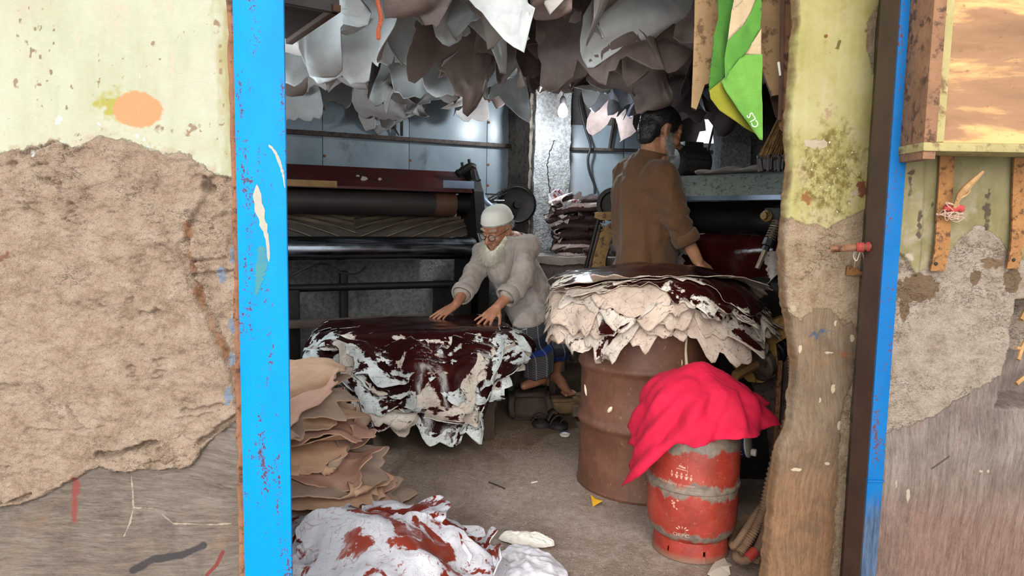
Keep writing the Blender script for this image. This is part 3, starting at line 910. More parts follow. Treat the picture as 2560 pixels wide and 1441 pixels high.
def rough_box(name, c, size, ax, mat, parent, amp, seed, nseg=(14, 10, 60)):
    """a box with uneven, chipped faces"""
    bm = bmesh.new()
    bmesh.ops.create_cube(bm, size=1.0)
    bm.free()
    V, F = [], []
    base = 0
    for axis_ in range(3):
        for sg in (-1, 1):
            i, j = [k for k in range(3) if k != axis_]
            a, b = np.meshgrid(np.linspace(-.5, .5, nseg[i] + 1), np.linspace(-.5, .5, nseg[j] + 1), indexing='ij')
            P = np.zeros(a.shape + (3,))
            P[..., i], P[..., j], P[..., axis_] = a, b, sg * 0.5
            idx = np.arange(a.size).reshape(a.shape) + base
            q = np.stack([idx[:-1, :-1], idx[1:, :-1], idx[1:, 1:], idx[:-1, 1:]], -1).reshape(-1, 4)
            if (sg > 0) == (axis_ == 1):
                q = q[:, ::-1]
            V.append(P.reshape(-1, 3))
            F += q.tolist()
            base += a.size
    V = np.vstack(V)
    # chamfer the corners a little, then roughen by a noise field shared by the faces
    L = V * np.asarray(size, float)
    D = np.stack([fbm(L[:, 0] * 14, L[:, 1] * 14, L[:, 2] * 14, 4, seed + k) for k in range(3)], -1)
    L = L + D * amp
    return autosmooth(mk(name, np.asarray(c, float) + L @ np.asarray(ax), F, mat, parent), 50)


rough_box('front_shaft', pc + A * pw / 2 + N * 0.21 + UP * 1.4, (pw, 0.42, 2.9), AX, [M_render], pt, 0.012, 5, (16, 18, 110))
# plaster skin on its left face, a little proud; shade put into its colour
m = MB()
zz = np.linspace(0, 2.8, 60)
rough_box('plaster_skin', pc - A * 0.012 + N * 0.17 + UP * 1.4, (0.03, 0.27, 2.88), AX, [M_plasterd], pt, 0.014, 8, (3, 12, 110))
rough_box('broken_skin', pc - A * 0.015 + N * 0.36 + UP * 1.4, (0.03, 0.11, 2.88), AX, [M_plasterd], pt, 0.016, 11, (3, 8, 110))
# crack running down the white face
cp = spline([pc + A * (0.30 * f) - N * 0.004 + UP * z for f, z in ((0.55, 1.75), (0.42, 1.66), (0.36, 1.56), (0.40, 1.46), (0.46, 1.36), (0.52, 1.30), (0.42, 1.2), (0.44, 1.08))], 60)
cp += np.random.default_rng(2).normal(0, 0.004, cp.shape) * np.array([1, 0, 1])
MB().tube(cp, np.interp(np.linspace(0, 1, 60), [0, .6, .7, .8, 1], [0.004, 0.003, 0.012, 0.003, 0.002]), 6).build('crack', M_iron, pt)

# right back wall, nearly square to the view
wb2 = bpy.data.objects.new('wall_back_right', None)
link(wb2, None, np.array([1.3, 5.62, 0]))
tag(wb2, kind='structure')
B2 = unit((1, 0.02, 0))
AX2 = np.stack([B2, np.array([-B2[1], B2[0], 0]), UP])
zl_, zh_ = at(1790, 358, 5.62)[2], at(1790, 312, 5.62)[2]
xh0, xh1 = at(1706, 330, 5.62)[0], at(1800, 330, 5.62)[0]
# rough masonry above the sheets, with a gap under the roof where daylight comes in
MB().box((1.05, 5.70, zl_ / 2), (2.9, 0.12, zl_), AX2).build('lower_wall', M_plasterd, wb2)
zs = at(1500, 313, 5.6)[2]
MB().box(((0.2 + xh0) / 2, 5.70, (zl_ + 3.1) / 2), (xh0 - 0.2 + 0.2, 0.12, 3.1 - zl_), AX2).build('upper_wall', M_dark, wb2)
MB().box(((2.5 + xh1) / 2, 5.70, (zl_ + 3.1) / 2), (2.5 - xh1, 0.12, 3.1 - zl_), AX2).build('upper_wall', M_dark, wb2)
MB().box(((xh0 + xh1) / 2, 5.70, (zh_ + 0.06 + 3.1) / 2), (xh1 - xh0, 0.12, 3.1 - zh_ - 0.06), AX2).build('upper_wall', M_dark, wb2)
xq = [at(1415, 400, 5.6)[0], at(1560, 400, 5.6)[0], at(1700, 400, 5.6)[0], at(1800, 400, 5.6)[0]]
for a, b in zip(xq[:-1], xq[1:]):
    top = zs if a < 0.9 else zl_ - 0.01
    MB().box(((a + b) / 2, 5.62, (top + 0.95) / 2), (b - a - 0.004, 0.006, top - 0.95), AX2, bev=0.002).build('sheet_panel', M_sheet, wb2)
zr2 = at(1500, 375, 5.6)[2]
MB().box((1.0, 5.59, zr2), (1.5, 0.05, 0.022), AX2, bev=0.003).build('angle_iron_rail', M_brown, wb2)
a, b = at(1524, 372, 5.58), at(1536, 300, 5.58)
MB().cyl(a, b + (b - a) * 0.6, 0.012, n=8).build('rail_strut', M_iron, wb2)
a, b = at(1768, 385, 5.4), at(1783, 325, 5.4)
MB().cyl(a, b + (b - a) * 0.6, 0.009, n=8).build('rail_strut', M_iron, wb2)
# torn sheet edge hanging in the gap
rng = np.random.default_rng(4)
m = MB()
for k in range(7):
    x = xh0 + 0.05 + k * 0.04
    w_, l_ = 0.045 + 0.03 * rng.random(), 0.02 + 0.05 * rng.random()
    m.prism([(x, 5.60, zh_ + 0.08), (x + w_, 5.60, zh_ + 0.08), (x + w_ * .7, 5.60, zh_ + 0.08 - l_), (x + w_ * .3, 5.60, zh_ + .08 - l_ * .8)], (0, 0.006, 0))
m.build('torn_edge', M_iron, wb2)
# small pillar in the right corner
pt2 = bpy.data.objects.new('wall_pillar_corner', None)
c2 = at(1838, 420, 5.1)
link(pt2, None, np.array([c2[0], 5.15, 0]))
tag(pt2, kind='structure')
rough_box('front_shaft', (c2[0], 5.2, 1.4), (0.22, 0.2, 2.9), np.eye(3), [M_render], pt2, 0.014, 15, (12, 10, 110))
rough_box('side_shaft', (c2[0] + 0.15, 5.24, 1.4), (0.05, 0.2, 2.9), np.eye(3), [M_render], pt2, 0.012, 18, (6, 10, 110))
# ================================================================== HIDES
def outline(rng, th, w, h, legs=1.0, jag=1.0, torn=False):
    a, b = w / 2, h / 2
    p = 2.5
    r = 1.0 / ((np.abs(np.cos(th)) / a) ** p + (np.abs(np.sin(th)) / b) ** p) ** (1 / p)
    k = np.ones_like(th)
    if legs:
        base = math.atan2(b, a)
        for c in (base, np.pi - base, np.pi + base, -base):
            c = c + rng.normal(0, 0.12)
            d = np.angle(np.exp(1j * (th - c)))
            k += legs * rng.uniform(0.08, 0.34) * np.exp(-(d / (rng.uniform(0.10, 0.2) + 0.12 * (legs < 1))) ** 2)
            d2 = np.angle(np.exp(1j * (th - c - rng.choice([-1, 1]) * 0.38)))
            k -= legs * rng.uniform(0.05, 0.2) * np.exp(-(d2 / 0.16) ** 2)
        for c in (np.pi / 2, -np.pi / 2):
            d = np.angle(np.exp(1j * (th - c - rng.normal(0, 0.15))))
            k += rng.uniform(-0.12, 0.16) * np.exp(-(d / 0.25) ** 2)
    for f in range(4, 15):
        k += rng.normal(0, 0.018 if jag > 0.7 else 0.030) * np.cos(f * th + rng.uniform(0, 6.28))
    hf = np.zeros_like(th)
    for f in range(16, 44):
        hf += rng.normal(0, 0.0075) * np.cos(f * th + rng.uniform(0, 6.28))
    if torn:
        for f in range(10, 70):
            hf += rng.normal(0, 0.075 / f ** 0.9) * np.cos(f * th + rng.uniform(0, 6.28))
        for _ in range(7):                        # tears
            d = np.abs(np.angle(np.exp(1j * (th - rng.uniform(0, 6.28)))))
            hf -= rng.uniform(0.04, 0.13) * np.clip(1 - d / rng.uniform(0.03, 0.09), 0, 1)
    return r * (k + jag * hf)


def hide_flat(seed, w, h, legs=True, jag=1.0, NA=100, NR=16, torn=False):
    rng = np.random.default_rng(seed)
    th = np.linspace(0, 2 * np.pi, NA, endpoint=False)
    r = outline(rng, th, w, h, legs, jag, torn)
    s = 1 - (1 - np.linspace(0, 1, NR)) ** 1.45
    s[0] = 0.02
    U = (s[:, None, None] * (r[:, None] * np.stack([np.cos(th), np.sin(th)], -1))[None]).reshape(-1, 2)
    E = np.repeat(s, NA)
    i = np.arange(NA)
    F = []
    for j in range(NR - 1):
        F.append(np.stack([j * NA + i, (j + 1) * NA + i, (j + 1) * NA + (i + 1) % NA, j * NA + (i + 1) % NA], -1))
    F = np.vstack(F).tolist() + [list(range(NA))]
    return U, E, F, NA, NR


def curl(U, rolls):
    """roll parts of a flat sheet about cylinders: (direction angle, start, radius, max angle, sign)"""
    P = np.zeros((len(U), 3))
    P[:, :2] = U
    used = np.zeros(len(U))
    for ang, s0, rad, amax, sg in rolls:
        d = np.array([math.cos(ang), math.sin(ang)])
        s = np.clip(U @ d - s0, 0, None) * (1 - sst(0.0, 0.10, used))
        used = np.maximum(used, np.clip(U @ d - s0, 0, None))
        t = np.minimum(s / rad, amax)
        rest = s - t * rad
        P[:, :2] += np.outer(rad * np.sin(t) + rest * math.cos(amax) * (rest > 0) - s, d)
        P[:, 2] += sg * (rad * (1 - np.cos(t)) + rest * math.sin(amax))
    return P


def normals(P, F):
    Nn = np.zeros_like(P)
    Q = np.array([f for f in F if len(f) == 4])
    n = np.cross(P[Q[:, 2]] - P[Q[:, 0]], P[Q[:, 3]] - P[Q[:, 1]])
    for k in range(4):
        np.add.at(Nn, Q[:, k], n)
    return Nn / (np.linalg.norm(Nn, axis=1, keepdims=True) + 1e-12)


def hide_obj(name, P, U, E, F, NA, NR, mats, thick, seed, parent=None):
    n = len(P)
    Nn = normals(P, F)
    V = np.vstack([P + Nn * thick / 2, P - Nn * thick / 2])
    T = []
    for f in F:                                   # same diagonal on both faces, so the skins never cross
        if len(f) == 4:
            T += [[f[0], f[1], f[2]], [f[0], f[2], f[3]]]
        else:
            T.append(f)
    FF = T + [[i + n for i in f[::-1]] for f in T]
    mi = [0] * len(T) + [1] * len(T)
    b = (NR - 1) * NA
    for i in range(NA):
        j = (i + 1) % NA
        FF.append([b + i, n + b + i, n + b + j, b + j])
        mi.append(1)
    off = np.array([(seed * 7.31) % 50, (seed * 3.77) % 50])
    fl = np.zeros((2 * n, 3))
    fl[:, :2] = np.vstack([U, U]) + off
    return mk(name, V, FF, mats, parent, mi, True, {'flat': fl, 'edge': np.concatenate([E, E])})


def drape(D, P, e=0.004):
    """P: (u, v, h) on the sheet; D maps flat (u, v) to space; h goes along the draped normal"""
    u, v = P[:, 0], P[:, 1]
    p = D(u, v)
    nn = np.cross(D(u + e, v) - D(u - e, v), D(u, v + e) - D(u, v - e))
    nn /= np.linalg.norm(nn, axis=1, keepdims=True) + 1e-12
    return p + nn * P[:, 2:3]


# ---- hide materials
def hide_plain(name, c1, c2, c3, rough=0.75):
    g = G(name)
    f = g.attr('flat', 'Vector')
    n = g.noise(5, 6, 0.65, vec=f)
    col = g.ramp(n, [(0.3, c1), (0.52, c2), (0.72, c3)])
    fine = g.noise(150, 4, 0.7, vec=f)
    col = g.mix(g.mth('MULTIPLY', g.ramp(fine, [(0.45, 0.0), (0.7, 0.5)]), 0.5), col, c1)
    return g.done(col, rough, 0, g.bump(g.mth('ADD', n, g.mth('MULTIPLY', fine, 0.25)), 0.25, 0.006), Specular_IOR_Level=0.3)


def hide_paint(name, paint1, paint2, bare1, bare2, thr, gl=0.12, crack=(0.05, 0.02, 0.015), vs=9.0, ew=0.55, ns=6.5, nd=0.6):
    """leather with glossy finish in the middle and bare, crackled, stained margins"""
    g = G(name)
    f = g.attr('flat', 'Vector')
    e = g.attr('edge', 'Fac')
    n1, n2 = g.noise(ns, 5, 0.6, nd, vec=f), g.noise(28, 6, 0.7, vec=f)
    k = g.mth('ADD', g.mth('ADD', g.mth('MULTIPLY', e, ew), g.mth('MULTIPLY', n1, 0.9)), g.mth('MULTIPLY', n2, 0.22))
    m = g.ramp(g.mth('MULTIPLY', k, 0.5), [((thr - 0.012) / 2, 0.0), ((thr + 0.012) / 2, 1.0)])
    bare = g.ramp(g.noise(11, 5, 0.6, vec=f), [(0.35, bare1), (0.65, bare2)])
    vein = g.nd('TexVoronoi', {'Vector': g.mix(0.10, f, g.nd('TexNoise', {'Vector': f, 'Scale': 9.0}).outputs[1]), 'Scale': vs * 2.2}, feature='DISTANCE_TO_EDGE').outputs[0]
    vm = g.mth('MULTIPLY', g.ramp(vein, [(0.006, 1.0), (0.028, 0.0)]), g.ramp(n2, [(0.45, 0.0), (0.6, 0.65)]))
    bare = g.mix(vm, bare, crack)
    lines = g.noise(18, 5, 0.82, 1.2, vec=g.map(f, (1, 5, 1)))
    bare = g.mix(g.ramp(lines, [(0.585, 0.0), (0.63, 0.8)]), bare, crack)
    lines2 = g.noise(15, 5, 0.82, 1.0, vec=g.map(f, (4, 1.2, 1)))
    bare = g.mix(g.ramp(lines2, [(0.60, 0.0), (0.64, 0.7)]), bare, crack)
    spl = g.ramp(g.noise(42, 4, 0.7, vec=f), [(0.63, 0.0), (0.66, 0.9)])
    bare = g.mix(g.mth('MULTIPLY', spl, g.ramp(n1, [(0.4, 0.1), (0.6, 1.0)])), bare, paint2)
    pc_ = g.ramp(n1, [(0.3, paint1), (0.7, paint2)])
    col = g.mix(m, pc_, bare)
    ro = g.nd('Mix', data_type='FLOAT')
    g.put(ro.inputs[0], m)
    ro.inputs[2].default_value = gl
    ro.inputs[3].default_value = 0.7
    nb = g.bump(g.mth('ADD', g.noise(9, 5, 0.6, vec=f), g.mth('ADD', g.mth('MULTIPLY', n2, 0.35), g.mth('MULTIPLY', m, 0.15))), 0.35, 0.012)
    return g.done(col, ro.outputs[0], 0, nb)


H_pale = hide_plain('hide_pale', srgb(180, 183, 184), srgb(204, 208, 208), srgb(220, 224, 224))
H_grey = hide_plain('hide_grey_brown', srgb(112, 98, 92), srgb(144, 128, 122), srgb(166, 150, 144))
H_dark = hide_plain('hide_dark_taupe', srgb(88, 76, 72), srgb(118, 104, 100), srgb(140, 126, 122))
H_pale2 = hide_plain('hide_pale_flesh_side', srgb(150, 144, 140), srgb(178, 172, 168), srgb(200, 196, 192))
H_blue = hide_plain('hide_cool_grey', srgb(160, 166, 178), srgb(192, 198, 212), srgb(212, 218, 230))
H_tan = hide_plain('hide_tan', srgb(176, 138, 112), srgb(206, 168, 138), srgb(222, 188, 158))
H_tanp = hide_plain('hide_pink_tan', srgb(168, 122, 104), srgb(196, 152, 132), srgb(212, 172, 150))
H_tang = hide_plain('hide_grey_tan', srgb(146, 122, 106), srgb(172, 148, 130), srgb(192, 168, 150))
H_mar = hide_paint('hide_maroon_gloss', srgb(36, 8, 8), srgb(62, 20, 18), srgb(172, 158, 146), srgb(198, 188, 176), 1.03, 0.13)
H_mars = hide_paint('hide_maroon_solid', srgb(30, 8, 8), srgb(52, 16, 15), srgb(206, 192, 178), srgb(226, 220, 208), 1.15, 0.11)
H_marb = hide_paint('hide_cream_back', srgb(52, 16, 15), srgb(76, 28, 23), srgb(166, 146, 132), srgb(194, 176, 160), 0.80, 0.4)
H_horse = hide_paint('hide_horse_edge', srgb(26, 10, 10), srgb(50, 20, 18), srgb(176, 182, 182), srgb(208, 212, 210), 1.05, 0.14)
H_red = hide_paint('hide_russet_gloss', srgb(98, 26, 14), srgb(132, 44, 24), srgb(178, 178, 186), srgb(202, 202, 210), 0.75, 0.22, crack=(0.2, 0.06, 0.04), ew=0.22, ns=5.0, nd=1.6)
H_redb = hide_paint('hide_white_back', srgb(112, 36, 22), srgb(140, 54, 34), srgb(178, 177, 184), srgb(204, 204, 210), 0.64, 0.4, crack=(0.28, 0.12, 0.1), ew=0.2, ns=5.0, nd=1.4)
H_wine = hide_paint('hide_wine', srgb(52, 16, 18), srgb(96, 34, 36), srgb(196, 170, 166), srgb(214, 200, 196), 0.86, 0.45)
H_choc = hide_plain('hide_chocolate', srgb(44, 30, 30), srgb(62, 46, 44), srgb(82, 64, 60))

# ---- hanging hides: rows of poles under the ceiling
M_pole = simple('bamboo_pole', srgb(70, 56, 42), srgb(104, 84, 62), 8, 0.7, 0, 0.4)
rng = np.random.default_rng(11)
rows = [2.42, 2.66, 2.92, 3.2, 3.48, 3.78, 4.08, 4.4, 4.72, 5.02]
ZP = 2.62
HCOUNT = 0
side_words = ['from the left']
for ri, Yr in enumerate(rows):
    xl, xr = -0.345 * Yr, 0.262 * Yr + 0.05
    pole = MB().cyl((max(xl - 0.5, -1.88), Yr, ZP), (min(xr + 0.7, 2.4), Yr, ZP), 0.018, n=12)
    tag(pole.build('bamboo_pole', M_pole), 'brown bamboo pole of the %s row of hanging hides, counted from the door' % ORD[ri], 'pole', 'poles for drying hides')
    xsn = np.arange(xl, xr, 0.225)
    for ci, x in enumerate(xsn):
        seed = 1000 + ri * 40 + ci
        r2 = np.random.default_rng(seed)
        frac = (x - xl) / (xr - xl)
        w, L = r2.uniform(0.30, 0.56), r2.uniform(0.62, 0.92)
        zbot = 1.80 + 0.085 * r2.standard_normal()
        if ri <= 2:
            zbot += 0.05
        if ri <= 1 and frac < 0.3:
            zbot += 0.2
        if frac < 0.16 and ri > 4:
            zbot += 0.05
        if ri >= 8 and frac > 0.36 and frac < 0.56:
            zbot += 0.16
        pxh = x / Yr * FPX + 1280
        if Yr > 2.9 and 1290 < pxh < 1470:                      # room for the bulb on the pillar
            zbot = max(zbot, at(1390, 238, Yr)[2])
        L = max(L, ZP - zbot + 0.05)
        U, E, F, NA, NR = hide_flat(seed, w, L, 1.5, 0.9)
        rolls = []
        for k in range(r2.integers(2, 5)):
            ang = -np.pi / 2 + r2.uniform(-1.4, 1.4)
            d = np.array([math.cos(ang), math.sin(ang)])
            ext = (U @ d).max()
            rolls.append((ang, ext - r2.uniform(0.06, 0.22), r2.uniform(0.045, 0.12), r2.uniform(0.5, 2.1), r2.choice([-1, 1])))
        P = curl(U, rolls)
        u, v = P[:, 0].copy(), P[:, 1].copy()
        dn = np.clip((L / 2 - v) / L, 0, 1)                    # 0 at the pole, 1 at the bottom
        ph, fr = r2.uniform(0, 6.28), r2.uniform(7, 15)
        amp = r2.uniform(0.015, 0.05)
        wave = amp * np.sin(u * fr + ph + 2 * v) * (0.35 + dn) + 0.045 * fbm(u * 4, v * 4, seed * 1.3, 3, seed) * dn
        bend = r2.uniform(-0.9, 0.9)
        yaw = r2.normal(0.0, 0.5) + (np.pi if r2.random() < 0.82 - 0.30 * (frac > 0.5) else 0)
        tilt = r2.normal(0, 0.14)
        n_ = P[:, 2] + wave + bend * u * u
        hx, hn = u * math.cos(tilt) - v * math.sin(tilt), u * math.sin(tilt) + v * math.cos(tilt)
        Q = np.stack([x + 0.06 * r2.standard_normal() + hx * math.cos(yaw) - n_ * math.sin(yaw),
                      Yr + 0.05 * r2.standard_normal() + hx * math.sin(yaw) + n_ * math.cos(yaw), hn], -1)
        Q[:, 2] += zbot - Q[:, 2].min()
        over_ = Q[:, 2] > ZP + 0.03                             # the top end is folded over the pole
        Q[over_, 2] = 2 * (ZP + 0.03) - Q[over_, 2]
        Q[over_, 1] += 0.03
        pick = r2.random()
        if frac > 0.76 and ri > 4:
            mats, word = [H_blue, H_dark], 'cool grey'
        elif frac > 0.5:
            mats, word = [([H_grey, H_dark], 'taupe brown'), ([H_pale2, H_grey], 'dull pale'), ([H_pale, H_grey], 'pale brown-backed')][int(np.searchsorted([0.5, 0.75], pick))]
        else:
            mats, word = [([H_pale, H_pale2], 'pale grey'), ([H_pale2, H_pale], 'dull pale'), ([H_pale, H_grey], 'pale brown-backed'), ([H_grey, H_pale], 'taupe brown')][int(np.searchsorted([0.42, 0.66, 0.9], pick))]
        o = hide_obj('hanging_hide', Q, U, E, F, NA, NR, mats, 0.0022, seed)
        tag(o, '%s dried hide hanging %s from the left in the %s row from the door' % (word, ORD[ci], ORD[ri]), 'hide', 'hides hung to dry under the ceiling')
        HCOUNT += 1


# ---- pile of glossy hides on the bench in the middle
M_bench = simple('bench_wood', srgb(44, 34, 28), srgb(66, 52, 42), 6, 0.8, 0, 0.5, 40, 0.006)
BC = np.array([-0.46, 3.62, 0])           # centre of the bench
BD = unit((0.93, 0.37, 0))                # its long direction
BN = np.array([BD[1], -BD[0], 0])         # towards the camera
ZB = at(1215, 802, 3.72)[2] - 0.125
bench = thing('trestle_bench', (BC[0], BC[1], 0), 'low dark wooden bench under the pile of glossy maroon hides', 'bench')
AXB = np.stack([BD, -BN, UP])
MB().box(BC + UP * (ZB - 0.03), (0.84, 0.42, 0.05), AXB, bev=0.006).build('top_board', M_bench, bench)
for a in (-1, 1):
    for b in (-1, 1):
        MB().box(BC + BD * a * 0.32 + BN * b * 0.12 + UP * (ZB - 0.055) / 2, (0.06, 0.06, ZB - 0.055), AXB, bev=0.005).build('leg', M_bench, bench)
    MB().box(BC + BD * a * 0.32 + UP * 0.16, (0.05, 0.2, 0.04), AXB, bev=0.004).build('stretcher', M_bench, bench)


def bench_map(lay, seed):
    """sheet laid over the bench: flat on top, hanging down in folds at the front, back and ends"""
    def D(u, v):
        hb, hu, r = 0.20 + lay * 0.2, 0.40 + lay * 0.25, 0.09 + lay * 0.4
        sv, su = np.clip(np.abs(v) - hb, 0, None), np.clip(np.abs(u) - hu, 0, None)
        av, au = 1.32, 1.05
        tv, tu = np.minimum(sv / r, av), np.minimum(su / r, au)
        rv, ru = sv - tv * r, su - tu * r
        yv = np.sign(v) * (np.minimum(np.abs(v), hb) + r * np.sin(tv) + rv * math.cos(av))
        xu = np.sign(u) * (np.minimum(np.abs(u), hu) + r * np.sin(tu) + ru * math.cos(au))
        dz = -(r * (1 - np.cos(tv)) + rv * math.sin(av)) - (r * (1 - np.cos(tu)) + ru * math.sin(au)) * 0.9
        fold = np.sin(u * 17 + 1.3 * np.sin(u * 5) + 0.6) * 0.030 + 0.03 * fbm(u * 5, v * 5, 0.3 + seed * 0.13, 3, 7)
        yv = yv + np.sign(v) * fold * sst(0, 0.22, sv) + lay
        xu = xu + np.sign(u) * 0.035 * np.sin(v * 19 + 0.4) * sst(0, 0.2, su)
        zz = ZB + lay + dz + 0.012 * fbm(u * 4, v * 4, 0.5, 3, 19) + 0.02 * (v < 0) * sst(0, .2, sv) * fbm(u * 9, v * 9, 1.5, 3, 5)
        zz = np.maximum(zz, 0.02 + 0.01 * np.abs(np.sin(u * 30)))
        return BC + np.outer(xu, BD) - np.outer(yv, BN) * 1.0 + np.outer(zz, UP)
    return D


NB_ = 13
for i in range(NB_):
    seed = 3000 + i
    r2 = np.random.default_rng(seed)
    topmost = i == NB_ - 1
    w, L = r2.uniform(1.00, 1.16), r2.uniform(0.84, 1.06)
    if i < 5:
        w, L = w * 0.80, r2.uniform(1.08, 1.28)
    if topmost:
        w, L = 1.02, 0.74
    U, E, F, NA, NR = hide_flat(seed, w, L, 0.5, 0.8, 200, 18, True)
    rolls = []
    for k in range(r2.integers(3, 6)):
        ang = -np.pi / 2 + r2.uniform(-1.4, 1.4)
        ext = (U @ np.array([math.cos(ang), math.sin(ang)])).max()
        rolls.append((ang, ext - r2.uniform(0.05, 0.16), r2.uniform(0.03, 0.07), r2.uniform(0.5, 1.9), 1))
    P = curl(U, rolls)
    if i > NB_ - 4:
        P = np.hstack([U, np.zeros((len(U), 1))])
    c, s = math.cos(r2.normal(0, 0.07)), math.sin(r2.normal(0, 0.07))
    du, dv = r2.normal(0, 0.035), r2.normal(-0.03, 0.045)
    if topmost:
        du, dv = 0.0, 0.04
    if i < 5:
        du -= 0.13
    pu, pv = P[:, 0] * c - P[:, 1] * s + du, P[:, 0] * s + P[:, 1] * c + dv
    Q = drape(bench_map(0.004 + i * 0.0085, seed), np.stack([pu, pv, P[:, 2]], -1))
    o = hide_obj('finished_hide', Q, U, E, F, NA, NR, [H_mars if topmost else (H_horse if i % 3 else H_mar), H_horse], 0.0025, seed)
    lab = 'topmost glossy maroon hide under the seated man\'s hands' if topmost else 'maroon and white hide, %s from the top of the bench pile' % ORD[NB_ - 1 - i]
    tag(o, lab, 'hide', 'glossy hides piled on the bench')
ZTOPB = ZB + 0.004 + NB_ * 0.0085

# ---- pile on the rusty drum
DC = np.array([at(1613, 900, 3.06)[0], 3.06, 0])
DR, DH = 0.285, 0.835


def drum_map(lay, seed):
    def D(u, v):
        # a slightly squared disc support; sheet bends down past the rim in radial folds
        th = np.arctan2(v, u)
        rho = np.hypot(u, v) + 1e-9
        Rm = DR * (1.02 + 0.06 * np.cos(2 * th)) + lay * 0.35
        s = np.clip(rho - Rm, 0, None)
        r = 0.085 + lay * 0.45
        am = 0.97 - 0.30 * np.cos(th) - 0.22 * np.sin(th) + 0.08 * np.sin(3 * th + 1.0)
        t = np.minimum(s / r, am)
        rest = s - t * r
        rr = np.minimum(rho, Rm) + r * np.sin(t) + rest * np.cos(am)
        dz = -(r * (1 - np.cos(t)) + rest * np.sin(am))
        fold = (0.010 * np.sin(th * 7 + 1.2 + 1.5 * np.sin(2 * th)) + 0.035 * fbm(np.cos(th) * 2.4, np.sin(th) * 2.4, 0.6 + rho * 2, 3, 23) + 0.008 * fbm(np.cos(th) * 9, np.sin(th) * 9, seed * 0.3, 3, 29)) * sst(0, 0.2, s)
        rr = rr + fold
        zz = DH + 0.015 + lay + dz + 0.022 * fbm(u * 4 + 2, v * 4, 0.2, 3, 33) + 0.02 * np.sin(u * 7 + 1.0) * sst(0.1, 0.4, rho)
        zz = zz + 0.03 * np.exp(-((u - 0.1) ** 2 + (v + 0.02) ** 2) / 0.03)
        rr = rr + (0.010 * fbm(u * 14, v * 14, seed * 0.6, 3, 51) + 0.012 * (1 - 2 * np.abs(fbm(u * 6, v * 6, seed * 0.2, 3, 53)))) * sst(0, 0.1, s)
        return DC + np.stack([rr * np.cos(th), rr * np.sin(th), zz], -1)
    return D


ND = 15
for i in range(ND):
    seed = 4000 + i
    r2 = np.random.default_rng(seed)
    topmost = i == ND - 1
    w, L = r2.uniform(0.92, 1.08), r2.uniform(0.80, 0.98)
    if i > ND - 5:
        w, L = r2.uniform(0.86, 0.94), r2.uniform(0.74, 0.84)
    if topmost:
        w, L = 0.92, 0.76
    U, E, F, NA, NR = hide_flat(seed, w, L, 0.5, 0.8, 210, 18, True)
    rolls = []
    for k in range(r2.integers(0, 3)):
        ang = r2.uniform(-2.9, 0.2)
        ext = (U @ np.array([math.cos(ang), math.sin(ang)])).max()
        rolls.append((ang, ext - r2.uniform(0.05, 0.15), r2.uniform(0.04, 0.09), r2.uniform(0.3, 1.0), r2.choice([-1, 1])))
    P = curl(U, rolls)
    a = r2.normal(0, 0.35)
    c, s = math.cos(a), math.sin(a)
    du, dv = 0.01 + 0.07 * i / ND + r2.normal(0.0, 0.03), r2.normal(-0.03 + 0.04 * i / ND, 0.03)
    if topmost:
        du, dv, c, s = 0.05, 0.06, 1, 0
    pu, pv = P[:, 0] * c - P[:, 1] * s + du, P[:, 0] * s + P[:, 1] * c + dv
    Q = drape(drum_map(0.003 + i * 0.0066, seed), np.stack([pu, pv, P[:, 2]], -1))
    mats = [H_mars if i > ND - 4 else (H_mar if i % 2 else H_marb), H_marb]
    o = hide_obj('finished_hide', Q, U, E, F, NA, NR, mats, 0.0028, seed)
    lab = 'topmost glossy maroon hide on the rusty drum' if topmost else 'cream and maroon hide, %s from the top of the drum pile' % ORD[ND - 1 - i]
    tag(o, lab, 'hide', 'glossy hides piled on the drum')

# ---- stack of raw tan hides just inside the door on the left
SX = -0.86
NS = 20
H0 = 0.53


def raw_map(i, xr, yc, hz, seed):
    def D(u, v):
        zz = hz + 0.024 * fbm(u * 4.5, v * 4.5, seed * 0.37, 3, 3) + 0.03 * fbm(u * 3, v * 3, 0.7, 3, 4) - 0.10 * sst(0.05, 0.42, u) * sst(0.5, 0.1, hz) + 0.03 * np.sin(u * 9 + v * 6 + seed) * sst(0.0, 0.3, np.abs(v))
        zz = zz - 0.07 * sst(0.12, 0.4, -v) * (hz / H0)
        return np.stack([xr + u, yc + v, np.maximum(zz, 0.012 + 0.004 * i)], -1)
    return D


